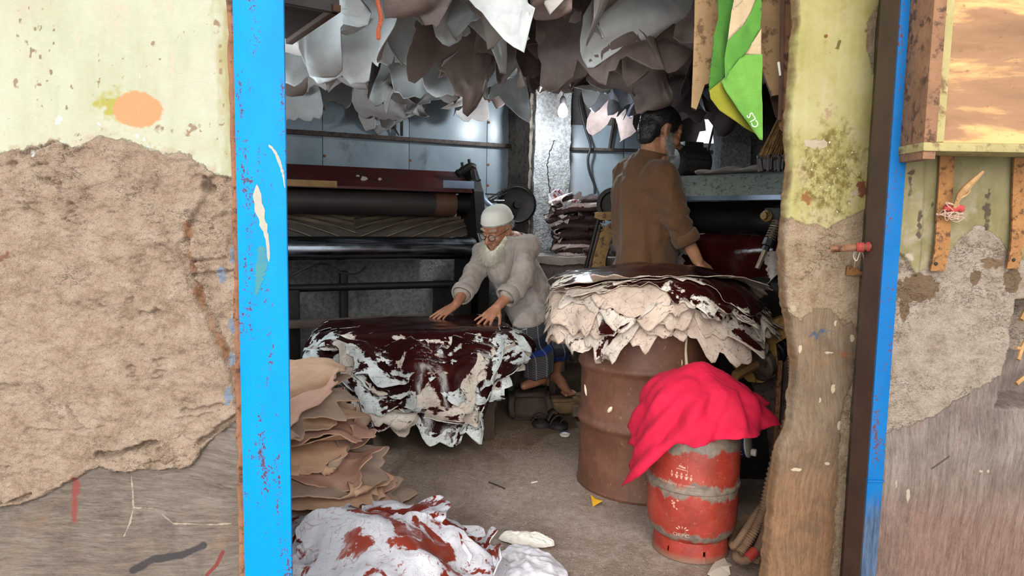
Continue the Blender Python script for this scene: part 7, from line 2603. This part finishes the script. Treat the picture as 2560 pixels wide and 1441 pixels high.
def stone(name, c, size, seed, mat, label, yaw=0.0):
    bm = bmesh.new()
    bmesh.ops.create_cube(bm, size=1.0)
    bmesh.ops.bevel(bm, geom=list(bm.edges), offset=0.12, segments=2, affect='EDGES')
    bmesh.ops.subdivide_edges(bm, edges=list(bm.edges), cuts=3, use_grid_fill=True)
    V = np.array([v.co[:] for v in bm.verts])
    bm.verts.index_update()
    F = [[v.index for v in f.verts] for f in bm.faces]
    bm.free()
    V = V * (1 + 0.14 * fbm(V[:, 0] * 2.5, V[:, 1] * 2.5, V[:, 2] * 2.5, 3, seed))[:, None] * np.array(size)
    cy, sy = math.cos(yaw), math.sin(yaw)
    V = np.stack([V[:, 0] * cy - V[:, 1] * sy, V[:, 0] * sy + V[:, 1] * cy, V[:, 2]], -1)
    V[:, 2] -= V[:, 2].min()
    o = mk(name, V + np.asarray(c), F, mat)
    return tag(o, label, 'stone')


M_stone = simple('dusty_stone', srgb(104, 82, 56), srgb(136, 112, 80), 14, 0.9, 0, 0.7, 50, 0.008)
c = atz(1400, 1010, 0.0)
tz = AL[2] - 0.065
stone('stone_block', (TL[0] - 0.04, TL[1] + 0.02, 0), (0.20, 0.20, max(TL[2] - 0.034, 0.05)), 3, M_stone, 'dusty brown stone block under the seated man\'s bare foot', 0.2)
stone('stone_block', atz(1462, 1036, 0.0), (0.13, 0.16, 0.12), 5, M_stone, 'rough stone between the stone block and the drum', 0.5)
stone('stone_block', AR + np.array([-0.07, -0.06, -AR[2]]), (0.24, 0.22, max(AR[2] - 0.06, 0.05)), 7, M_bench, 'dark wooden block under the checked lungi', 0.1)
# crumpled sacking on the stone
M_sack = fabric('brown_sacking', srgb(92, 76, 60), srgb(124, 104, 84), 260)
xs = np.linspace(-0.10, 0.10, 26)
X, Yg = np.meshgrid(xs, xs)
zc = 0.03 + 0.03 * fbm(X * 14, Yg * 14, 0, 3, 2) - 0.9 * np.clip(-Yg - 0.02, 0, 1) - 0.2 * np.clip(X - 0.06, 0, 1)
c = atz(1452, 1035, 0.0)
idx = np.arange(676).reshape(26, 26)
P = np.stack([c[0] + 0.02 + X * 0.8, c[1] - 0.06 + Yg * 0.9, np.maximum(zc + 0.03, 0.008 + 0.01 * (1 + np.sin(X * 60)))], -1).reshape(-1, 3)
o = mk('sacking_scrap', P, np.stack([idx[:-1, :-1], idx[:-1, 1:], idx[1:, 1:], idx[1:, :-1]], -1).reshape(-1, 4), M_sack)
md = o.modifiers.new('thickness', 'SOLIDIFY')
md.thickness = 0.004
tag(o, 'crumpled brown sacking scrap beside the drum', 'cloth')

M_bluec = simple('blue_print', srgb(40, 80, 140), srgb(56, 96, 156), 20, 0.4, 0, 0)
c = atz(1412, 1091, 0.0)
cp_ = thing('jar_lid', c, 'small white and blue lid lying on the floor near the sandals', 'lid')
MB().lathe(c + UP * 0.002, UP, [(0.0, 0), (0.026, 0.0), (0.029, 0.008), (0.029, 0.012), (0.024, 0.012), (0.022, 0.006), (0.0, 0.006)], 28).build('disc', M_capw, cp_)
m = MB()
m.tube(np.array([c + UP * 0.014 + np.array([math.cos(t), math.sin(t), 0]) * 0.0265 for t in np.linspace(0.3, 3.2, 24)]), 0.003, 6)
m.build('printed_rim', M_bluec, cp_)


def scrap(pts, z_, mat, name, label, cat, seed):
    P = np.array([atz(a, b, 0.0) for a, b in pts])
    c = P.mean(0)
    n = len(P)
    rg = np.random.default_rng(seed)
    P[:, 2] = z_ * rg.uniform(0.2, 1.0, n) + 0.002
    V = np.vstack([P, [c + UP * z_], P + UP * 0.0012, [c + UP * (z_ + 0.0012)]])
    F = []
    for i in range(n):
        j = (i + 1) % n
        F += [[i, n, j], [n + 1 + i, n + 1 + j, 2 * n + 1], [i, j, n + 1 + j, n + 1 + i]]
    return tag(mk(name, V, F, mat, smooth=False), label, cat)


M_paper = simple('grimy_paper', srgb(186, 174, 156), srgb(212, 202, 186), 14, 0.85, 0, 0.2)
M_yell = simple('yellow_wrapper', srgb(206, 150, 30), srgb(226, 172, 46), 14, 0.5, 0, 0.2)
scrap([(1800, 1396), (1812, 1402), (1822, 1425), (1826, 1441), (1800, 1460), (1768, 1445), (1780, 1420)], 0.012, M_paper, 'paper_scrap', 'torn pale paper scrap on the floor in front of the gas cylinder', 'paper', 2)
scrap([(1812, 1410), (1824, 1412), (1830, 1420), (1818, 1424)], 0.006, M_paper, 'paper_scrap', 'tiny white paper flake right of the torn scrap', 'paper', 3)
scrap([(1476, 1250), (1490, 1256), (1506, 1266), (1482, 1272)], 0.02, M_yell, 'yellow_wrapper', 'yellow wrapper corner under the drum\'s edge', 'wrapper', 4)
a, b = atz(1328, 1208, 0.006), atz(1343, 1205, 0.006)
tag(MB().cyl(a, b, 0.004, n=10).build('cigarette_end', M_paper), 'white cigarette end lying on the open cement floor', 'cigarette')
tag(MB().tube(spline([atz(1222, 1206, 0.004), atz(1240, 1213, 0.004), atz(1262, 1222, 0.004)], 8), 0.003, 6).build('twig', M_iron), 'thin dark twig on the open cement floor', 'twig')

# white sack at the right end of the doorstep pile
g = G('white_woven_sack')
co = g.co()
n = g.noise(9, 4, 0.6, vec=co)
col = g.ramp(n, [(0.3, srgb(198, 196, 202)), (0.7, srgb(226, 224, 230))])
col = g.mix(g.mth('MULTIPLY', g.ramp(g.noise(60, 4, 0.8, vec=g.map(co, (1, 2, 1))), [(0.6, 0.0), (0.66, 0.6)]), g.ramp(n, [(0.45, 0.0), (0.6, 1.0)])), col, srgb(214, 130, 108))
M_wsack = g.done(col, 0.7, 0, g.bump(g.noise(24, 5, 0.6, 0.5, vec=co), 0.5, 0.01))


def lump(name, ctr_px, rx, ry, h, mat, label, seed, yaw=0.0, cat='sack'):
    c = atz(*ctr_px, 0.0)
    n = 46
    a = np.linspace(-1, 1, n)
    U, W = np.meshgrid(a, a)
    # square to disc, so the rim is smooth
    X, Yd = U * np.sqrt(1 - W * W / 2), W * np.sqrt(1 - U * U / 2)
    rr = np.hypot(X, Yd)
    k = 1 + 0.18 * fbm(X * 2.2, Yd * 2.2, seed, 3, seed)
    zz = h * np.clip(1 - rr ** 2.2, 0, 1) ** 0.55 * (1 + 0.5 * fbm(X * 2.5, Yd * 2.5, seed * 1.7, 3, seed + 3)) + 0.006
    zz += 0.010 * (1 - 2 * np.abs(fbm(X * 1.6 + Yd, Yd * 3.2, 0.4, 4, seed + 5))) * (rr < 0.98)
    cy, sy = math.cos(yaw), math.sin(yaw)
    P = np.stack([c[0] + (X * rx * cy - Yd * ry * sy) * k, c[1] + (X * rx * sy + Yd * ry * cy) * k, np.maximum(zz, 0.003)], -1).reshape(-1, 3)
    idx = np.arange(n * n).reshape(n, n)
    F = np.stack([idx[:-1, :-1], idx[:-1, 1:], idx[1:, 1:], idx[1:, :-1]], -1).reshape(-1, 4)
    return tag(mk(name, P, F, mat), label, cat)


lump('woven_sack', (1318, 1450), 0.13, 0.19, 0.05, M_wsack, 'white woven sack with faint red print at the end of the russet hides', 5, 0.2)
lump('plastic_wrap', (1318, 1360), 0.10, 0.035, 0.028, M_capw, 'crumpled cream plastic wrap behind the white sack', 9, -0.25, 'wrap')
# ================================================================== THINGS ROUND THE DOORWAY
M_ply = simple('old_plywood', srgb(132, 104, 70), srgb(164, 134, 96), 7, 0.85, 0, 0.4, 60, 0.004, srgb(96, 70, 46))
M_plyd = simple('dark_board_edge', srgb(70, 46, 34), srgb(94, 64, 48), 9, 0.85, 0, 0.4)
M_timb = simple('brown_timber', srgb(112, 78, 54), srgb(146, 106, 76), 10, 0.8, 0, 0.6, 50, 0.006, srgb(78, 52, 36))


def board(pts, Y, vec, mats, name, parent, origin=None):
    P = np.array([at(a, b, Y) for a, b in pts])
    n = len(P)
    V = np.vstack([P, P + np.asarray(vec, float)])
    F = [list(range(n)), list(range(n, 2 * n))[::-1]] + [[i, n + i, n + (i + 1) % n, (i + 1) % n] for i in range(n)]
    o = mk(name, V, F, mats, parent, [0, 0] + [1] * n, False)
    return o


pb_ = thing('plywood_board', at(1850, 100, 2.2), 'brown plywood board with a notched lower edge behind the green cloth', 'board')
board([(1738, -160), (1736, 60), (1731, 200), (1728, 268), (1741, 274), (1753, 240), (1762, 212), (1782, 204), (1806, 206), (1812, 150), (1900, 150), (1906, 175), (1930, 240), (1951, 236), (1958, 130), (1966, -160)], 2.2, (0.008, 0.03, 0.0), [M_ply, M_plyd], 'panel', pb_)
board([(1902, 160), (1950, 160), (1946, 300), (1938, 292)], 2.26, (0.01, 0.02, 0.0), [M_plyd, M_plyd], 'back_batten', pb_)
tj = thing('door_timber', at(1975, 100, 2.08), 'split brown timber hanging beside the pillar\'s painted edge', 'timber')
board([(1956, -160), (1956, 150), (1950, 220), (1947, 320), (1958, 332), (1978, 326), (1986, 240), (1992, 100), (2000, -160)], 2.10, (0.03, 0.05, 0), [M_timb, M_plyd], 'post', tj)
board([(1958, -160), (1966, -160), (1958, 200), (1953, 300), (1949, 300), (1952, 180)], 2.085, (0.0, 0.014, 0), [M_plyd, M_plyd], 'edge_strip', tj)
tag(board([(1984, 95), (1990, 96), (1988, 150), (1981, 186), (1979, 180)], 2.06, (0.002, 0.003, 0), [M_tanw, M_tanw], 'wood_splinter', None), 'pale wood splinter stuck at the pillar\'s top edge', 'splinter')
tag(board([(1943, 156), (1949, 154), (1953, 188), (1948, 190)], 2.075, (0.002, 0.003, 0), [M_capw, M_capw], 'paper_slip', None), 'small white paper slip stuck on the brown timber', 'paper')

# green and cream cloth folded over a line
g = G('green_cloth')
co = g.co()
M_gr = g.done(g.ramp(g.noise(8, 5, 0.6, vec=co), [(0.3, srgb(58, 116, 26)), (0.7, srgb(82, 140, 42))]), 0.8, 0, g.bump(g.noise(24, 5, 0.6, vec=co), 0.3, 0.005), Sheen_Weight=0.2)
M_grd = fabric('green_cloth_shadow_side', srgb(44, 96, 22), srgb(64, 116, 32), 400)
M_grl = fabric('light_green_cloth', srgb(88, 142, 50), srgb(106, 158, 64), 400)
M_yg = fabric('yellow_green_lining', srgb(112, 114, 20), srgb(136, 132, 28), 400)
M_crm = fabric('cream_cloth', srgb(168, 146, 114), srgb(186, 164, 132), 400)
gcx = thing('green_cloth', at(1850, 20, 2.06), 'green cloth with cream stripe hanging folded before the plywood board', 'cloth')


def cloth_poly(pts, Y, mat, name, amp, seed, lean=0.0):
    P = np.array([at(a, b, Y) for a, b in pts])
    bm = bmesh.new()
    vs = [bm.verts.new(p) for p in P]
    bm.faces.new(vs)
    bmesh.ops.triangulate(bm, faces=bm.faces)
    for _ in range(4):
        bmesh.ops.subdivide_edges(bm, edges=[e for e in bm.edges if e.calc_length() > 0.008], cuts=1)
        bmesh.ops.triangulate(bm, faces=bm.faces)
    bm.verts.index_update()
    V = np.array([v.co[:] for v in bm.verts])
    F = [[v.index for v in f.verts] for f in bm.faces]
    bm.free()
    V[:, 1] += amp * (np.sin(V[:, 0] * 60 + V[:, 2] * 22 + seed) * 0.6 + fbm(V[:, 0] * 16, V[:, 2] * 9, seed, 3, seed)) + lean * (V[:, 0] - V[:, 0].mean())
    nn = np.array([0, -1.0, 0])
    n = len(V)
    cnt = {}
    for f in F:
        for i in range(len(f)):
            e = (f[i], f[(i + 1) % len(f)])
            cnt[tuple(sorted(e))] = cnt.get(tuple(sorted(e)), []) + [e]
    V2 = np.vstack([V, V + [0, 0.0018, 0]])
    FF = F + [[i + n for i in f[::-1]] for f in F] + [[e[0][1], e[0][0], e[0][0] + n, e[0][1] + n] for e in cnt.values() if len(e) == 1]
    return mk(name, V2, FF, mat, gcx)


cloth_poly([(1798, -120), (1856, -120), (1850, 20), (1835, 110), (1818, 160), (1804, 205), (1774, 228), (1788, 160), (1795, 128), (1782, 92), (1797, 45), (1803, 0)], 2.090, M_grd, 'back_fold', 0.016, 2, 0.1)
cloth_poly([(1774, 226), (1806, 200), (1822, 232), (1860, 292), (1896, 337), (1862, 320), (1800, 276), (1777, 246)], 2.082, M_yg, 'lining_fold', 0.006, 3)
cloth_poly([(1818, 103), (1826, 32), (1860, 0), (1862, -120), (1892, -120), (1890, 0), (1878, 32), (1862, 60)], 2.058, M_crm, 'cream_stripe', 0.008, 5, 0.15)
cloth_poly([(1818, 103), (1862, 60), (1878, 32), (1890, 0), (1892, -120), (1901, -120), (1902, 0), (1903, 72), (1884, 104), (1864, 132), (1848, 148), (1826, 176), (1809, 200), (1811, 150)], 2.052, M_gr, 'front_fold', 0.012, 5, 0.15)
cloth_poly([(1864, 131), (1884, 103), (1903, 72), (1904, 137), (1862, 135)], 2.050, M_crm, 'cream_stripe', 0.004, 6)
cloth_poly([(1862, 135), (1904, 137), (1905, 220), (1905, 300), (1903, 352), (1896, 350), (1870, 308), (1842, 264), (1820, 230), (1808, 200), (1826, 176), (1848, 148)], 2.044, M_grl, 'front_flap', 0.012, 7, -0.12)
V, F = text_mesh('CLS', 0.030)
rot = math.radians(122)
c_, s_ = math.cos(rot), math.sin(rot)
P = np.stack([V[:, 0] * c_ - V[:, 1] * s_, V[:, 0] * 0, V[:, 0] * s_ + V[:, 1] * c_], -1) * 0.9
o_ = at(1899, 314, 2.018)
mk('handwritten_mark', o_ + P, F, M_capw, gcx, smooth=False)

# bundle of bristles hanging by the timber
M_wire = simple('brassy_bristle', srgb(74, 56, 38), srgb(150, 118, 76), 60, 0.4, 0.5, 0)
M_thr_ = simple('twine', srgb(120, 96, 70), srgb(150, 124, 94), 60, 0.9, 0, 0.3)
M_dkb = simple('black_bristle', srgb(12, 10, 10), srgb(28, 22, 20), 80, 0.5, 0, 0.3)
wbu = thing('hand_broom', at(1930, 430, 2.2), 'dark bristle broom hanging upside down beside the brown timber', 'broom')
rg = np.random.default_rng(6)
m, m2 = MB(), MB()
for k in range(150):
    f = rg.random()
    y_ = 2.2 + rg.uniform(-0.035, 0.035)
    lo = at(1895 + 74 * f, 394 + rg.uniform(-5, 8), y_)
    hi = at(1958 + 40 * f, 270 + rg.uniform(-12, 12), y_ + 0.01)
    mid = (lo + hi) / 2 + [rg.normal(0, 0.004), 0, 0]
    m.tube(spline([lo, mid, hi], 5), 0.0016, 5)
    lo2 = at(1900 + 66 * f + rg.uniform(-3, 3), 424 + rg.uniform(-4, 6), y_)
    m2.tube(np.array([lo2, lo + UP * 0.004]), 0.0065, 5)
tag(m.build('stalks', M_wire, wbu), kind='stuff')
tag(m2.build('bristles', M_dkb, wbu), kind='stuff')
MB().tube(np.array([at(1893 + 76 * t, 393 + 3 * math.sin(t * 3), 2.165) for t in np.linspace(0, 1, 12)]), 0.005, 6).build('binding', M_iron, wbu)
MB().tube(spline([at(1978, 268, 2.2), at(1978, 240, 2.17), at(1972, 215, 2.15)], 8), 0.004, 6).build('hanging_loop', M_thr_, wbu)

# dark box hung inside, top left
M_boxg = simple('grimy_grey_box', srgb(54, 48, 46), srgb(74, 67, 64), 6, 0.6, 0, 0.2, 60, 0.003, srgb(52, 46, 44))
ax_ = unit((-0.55, 0.83, 0))
ay_ = np.array([ax_[1], -ax_[0], 0]) * -1
ay_ = np.cross(UP, ax_)
zbx = at(850, 20, 2.08)[2]
cn = at(850, 20, 2.08)
AXX = np.stack([ax_, ay_, UP])
bxo = thing('hanging_box', cn + ax_ * 0.22 + ay_ * 0.2, 'grimy grey box hung at the top left behind the blue post', 'box')
cb_ = cn + ax_ * 0.23 + ay_ * 0.20 + UP * 0.16
MB().box(cb_, (0.46, 0.40, 0.32), AXX, bev=0.006).build('casing', M_boxg, bxo)
MB().box(cn + ax_ * 0.23 + ay_ * 0.012 - UP * 0.004, (0.48, 0.024, 0.02), AXX, bev=0.003).build('edge_trim', M_plyd, bxo)
MB().box(cn + ax_ * 0.012 + ay_ * 0.2 - UP * 0.004, (0.024, 0.40, 0.02), AXX, bev=0.003).build('edge_trim', M_boxg, bxo)
for dx, dy in ((0.14, 0.16), (0.26, 0.16)):
    MB().lathe(cn + ax_ * dx + ay_ * dy - UP * 0.002, -UP, [(0.03, -0.002), (0.03, 0.003), (0.022, 0.004), (0.0, 0.004)], 18).build('vent', M_black, bxo)
for dx in (0.1, 0.36):
    MB().cyl(cn + ax_ * dx + ay_ * 0.2 + UP * 0.30, np.append((cn + ax_ * dx + ay_ * 0.2)[:2], 3.06), 0.006, n=8).build('hanger_rod', M_iron, bxo)

# orange rope end hanging in front of the hides
M_rope = simple('orange_rope', srgb(206, 100, 66), srgb(232, 132, 96), 120, 0.9, 0, 0.8, 300, 0.003)
base = spline([at(938, -300, 2.4), at(942, -120, 2.4), at(943, -10, 2.38), at(948, 22, 2.38), at(952, 48, 2.38), at(946, 76, 2.38), at(946, 97, 2.38)], 90)
rp_ = thing('orange_rope', base[-1], 'frayed orange rope end hanging before the pale hides', 'rope')
for ph in (0, 2.09, 4.19):
    k = np.arange(90)
    m = MB()
    m.tube(base + np.stack([np.cos(k * 0.55 + ph), np.sin(k * 0.55 + ph), 0 * k], -1) * 0.0035, 0.0042, 6)
    m.build('strand', M_rope, rp_)
rt = [base[-1 - int(i)] for i in rg.integers(0, 40, 160)]
strands('fray', rt, [np.array([rg.normal(0, 1), rg.normal(0, 1), -1.2]) for _ in rt], [rg.uniform(0.006, 0.014) for _ in rt], 0.0008, M_rope, rp_, 4)

# ------------------------------------------------------------------ right wall: wooden shutter box, straps, pipe
g = G('peeling_shutter_wood')
co = g.co()
w1_ = g.noise(3.0, 6, 0.62, 0.15, vec=g.map(co, (0.35, 1, 1.9)))
col = g.ramp(w1_, [(0.34, srgb(124, 92, 66)), (0.47, srgb(150, 112, 82)), (0.52, srgb(206, 160, 104)), (0.60, srgb(214, 170, 116)), (0.62, srgb(158, 118, 88)), (0.75, srgb(136, 104, 78))])
col = g.mix(g.ramp(g.noise(60, 5, 0.8, vec=co), [(0.6, 0.0), (0.7, 0.7)]), col, srgb(92, 66, 46))
M_shut = g.done(col, 0.85, 0, g.bump(g.mth('ADD', w1_, g.mth('MULTIPLY', g.noise(70, 5, 0.7, vec=co), 0.3)), 0.6, 0.008))
M_gwood = simple('faded_green_wood', srgb(140, 130, 82), srgb(170, 156, 108), 8, 0.85, 0, 0.5, 50, 0.005, srgb(116, 90, 62))
YS = 1.66
x0 = at(2338, 200, YS)[0]
z0 = at(2400, 358, YS)[2]
sb = thing('wall_cabinet', (x0 + 0.3, YS + 0.05, z0), 'peeling wooden shutter box fixed high on the right wall', 'cabinet')
xs_, zs_ = np.arange(x0, x0 + 0.62, 0.006), np.arange(z0, z0 + 0.62, 0.006)
X, Z = np.meshgrid(xs_, zs_)
lay = fbm(X * 2.4, Z * 7, 0, 4, 61)
h = 0.004 * sst(0.02, 0.05, lay) + 0.003 * sst(-0.22, -0.19, lay) + 0.0015 * fbm(X * 40, Z * 40, 0, 3, 62)
idx = np.arange(X.size).reshape(X.shape)
F = np.stack([idx[:-1, :-1], idx[:-1, 1:], idx[1:, 1:], idx[1:, :-1]], -1).reshape(-1, 4)
mk('door_panel', np.stack([X, YS - h, Z], -1).reshape(-1, 3), F, M_shut, sb)
MB().box((x0 + 0.31, YS + 0.06, z0 + 0.31), (0.62, 0.10, 0.62)).build('carcass', M_timb, sb)
MB().box((x0 - 0.012, YS + 0.045, z0 + 0.30), (0.030, 0.13, 0.68), bev=0.003).build('side_stile', M_timb, sb)
MB().box((x0 + 0.012, YS - 0.004, z0 + 0.31), (0.028, 0.012, 0.62), bev=0.003).build('painted_strip', M_gwood, sb)
MB().box((x0 + 0.29, YS + 0.03, z0 - 0.012), (0.64, 0.11, 0.020), bev=0.003).build('bottom_rail', M_gwood, sb)


def strap_iron(pts, w, name, label, nails):
    Y = YR - 0.014
    P = spline([at(a, b, Y) for a, b in pts], 24)
    w_ = w * Y / FPX / 2
    P[:, 1] += 0.003 * np.sin(np.linspace(0, 7, 24))
    V = np.vstack([P + [-w_, -0.003, 0], P + [w_, -0.003, 0], P + [w_, 0.003, 0], P + [-w_, 0.003, 0]])
    k = 24
    F = [[j * k + i, j * k + i + 1, ((j + 1) % 4) * k + i + 1, ((j + 1) % 4) * k + i] for j in range(4) for i in range(k - 1)] + [[0, k, 2 * k, 3 * k], [k - 1, 4 * k - 1, 3 * k - 1, 2 * k - 1]]
    t = thing(name, P[-1], label, 'strap')
    mk('plate', V, F, M_strapr, t, smooth=False)
    for a, b in nails:
        MB().lathe(at(a, b, Y - 0.003), (0, -1, 0), [(0.005, 0), (0.004, 0.002), (0.0, 0.003)], 8).build('nail', M_iron, t)
    return t


M_strapr = simple('orange_rust_strap', srgb(126, 84, 46), srgb(162, 114, 66), 20, 0.85, 0.1, 0.7, 80, 0.005, srgb(86, 56, 34))
strap_iron([(2368, 380), (2366, 450), (2358, 540), (2352, 620), (2344, 678)], 36, 'rusty_strap', 'flat rusty iron strap with a tied stick below the shutter box', [(2340, 660), (2347, 620)])
strap_iron([(2550, 395), (2546, 500), (2540, 600), (2532, 672)], 30, 'rusty_strap', 'rusty iron strap at the far right below the shutter box', [(2534, 650)])
M_stick = simple('split_stick', srgb(146, 110, 70), srgb(182, 144, 98), 30, 0.85, 0, 0.5)
ts = thing('tied_stick', at(2385, 520, 1.74), 'split wooden stick tied to the rusty strap with red thread', 'stick')
m = MB()
m.tube(spline([at(2386, 520, 1.73), at(2400, 488, 1.72), at(2420, 465, 1.71), at(2458, 428, 1.70)], 16), np.interp(np.linspace(0, 1, 16), [0, .3, .6, 1], [0.004, 0.008, 0.010, 0.004]), 6)
m.tube(spline([at(2392, 500, 1.72), at(2415, 488, 1.715), at(2426, 476, 1.71)], 8), 0.003, 5)
m.build('stick', M_stick, ts)
M_redt = simple('red_thread', srgb(150, 44, 42), srgb(176, 66, 62), 60, 0.8, 0, 0.4)
M_thr = simple('pale_thread', srgb(176, 140, 124), srgb(200, 168, 150), 60, 0.8, 0, 0.3)
m = MB()
for k, (a, b) in enumerate(((2368, 520), (2384, 524), (2394, 520), (2402, 522))):
    m.ell(at(a, b, 1.735), (0.010, 0.008, 0.009), None, 10)
m.build('red_knot', M_redt, ts)
rg = np.random.default_rng(9)
m = MB()
for k in range(9):
    pts = [at(2334 + rg.uniform(0, 30), 536 + rg.uniform(-6, 6), 1.742)] + [at(2360 + rg.uniform(0, 40), 520 + rg.uniform(-14, 36), 1.73 + rg.uniform(-0.01, 0.01)) for _ in range(3)] + [at(2400 + rg.uniform(-10, 14), 532 + rg.uniform(-14, 14), 1.735)]
    m.tube(spline(pts, 18), 0.0011, 5)
m.build('thread', M_thr, ts)

# rusty pipe stub on the pillar, with knotted string
pst = thing('pipe_stub', at(2130, 622, 1.9), 'short rusty pipe stub with knotted string on the pillar', 'pipe')
a, b = at(2078, 623, 1.86), at(2192, 616, 1.80)
m = MB().cyl(a, b, 0.0095, n=18, caps=False)
m.cyl(b, a, 0.0070, n=18, caps=False)
m.build('tube', M_rust, pst)
aa, bb, dd = frame(b - a)
m = MB()
for f in (0.60, 0.66, 0.80):
    cc_ = a + (b - a) * f
    for k in range(3):
        m.tube(np.array([cc_ + dd * 0.003 * k + (aa * math.cos(t) + bb * math.sin(t)) * 0.0115 for t in np.linspace(0, 6.28, 20)[:-1]]), 0.0016, 5, closed=True)
m.build('red_string', M_redt, pst)
m = MB()
m.tube(spline([a + (b - a) * 0.58 + UP * 0.01, at(2134, 640, 1.85), at(2142, 652, 1.85), at(2152, 628, 1.84), at(2160, 646, 1.87), at(2164, 688, 1.93)], 30), 0.0016, 5)
m.tube(spline([a + (b - a) * 0.5 + UP * 0.006, at(2140, 632, 1.85), at(2136, 668, 1.92)], 12), 0.0016, 5)
m.build('pale_string', M_paper, pst)
tag(board([(2118, 668), (2128, 662), (2142, 672), (2160, 682), (2150, 690), (2116, 688)], 1.942, (0.0, 0.008, 0), [M_strapr, M_rust], 'rust_flake', None), 'flat rusty metal flake on the pillar below the pipe stub', 'flake')
# two short iron lugs bridging post and pillar hold the stub
MB().box(at(2190, 617, 1.80) + [0.012, 0.02, 0], (0.03, 0.06, 0.02), bev=0.003).build('lug', M_rust, pst)

# twigs in the hole at the far right
for k, (p, q, r_) in enumerate((((2545, 900), (2590, 830), 0.006), ((2540, 870), (2600, 900), 0.005), ((2552, 800), (2600, 760), 0.007), ((2540, 960), (2610, 940), 0.006))):
    w_ = ['steep', 'middle', 'topmost', 'lowest'][k]
    o = MB().tube(spline([at(*p, 1.84), (at(*p, 1.84) + at(*q, 1.84)) / 2 + [0, 0.01, 0.008], at(*q, 1.84)], 10), r_, 7).build('twig', M_stick)
    tag(o, '%s dry twig in the hole at the far right of the wall' % w_, 'twig', 'twigs in the wall hole')
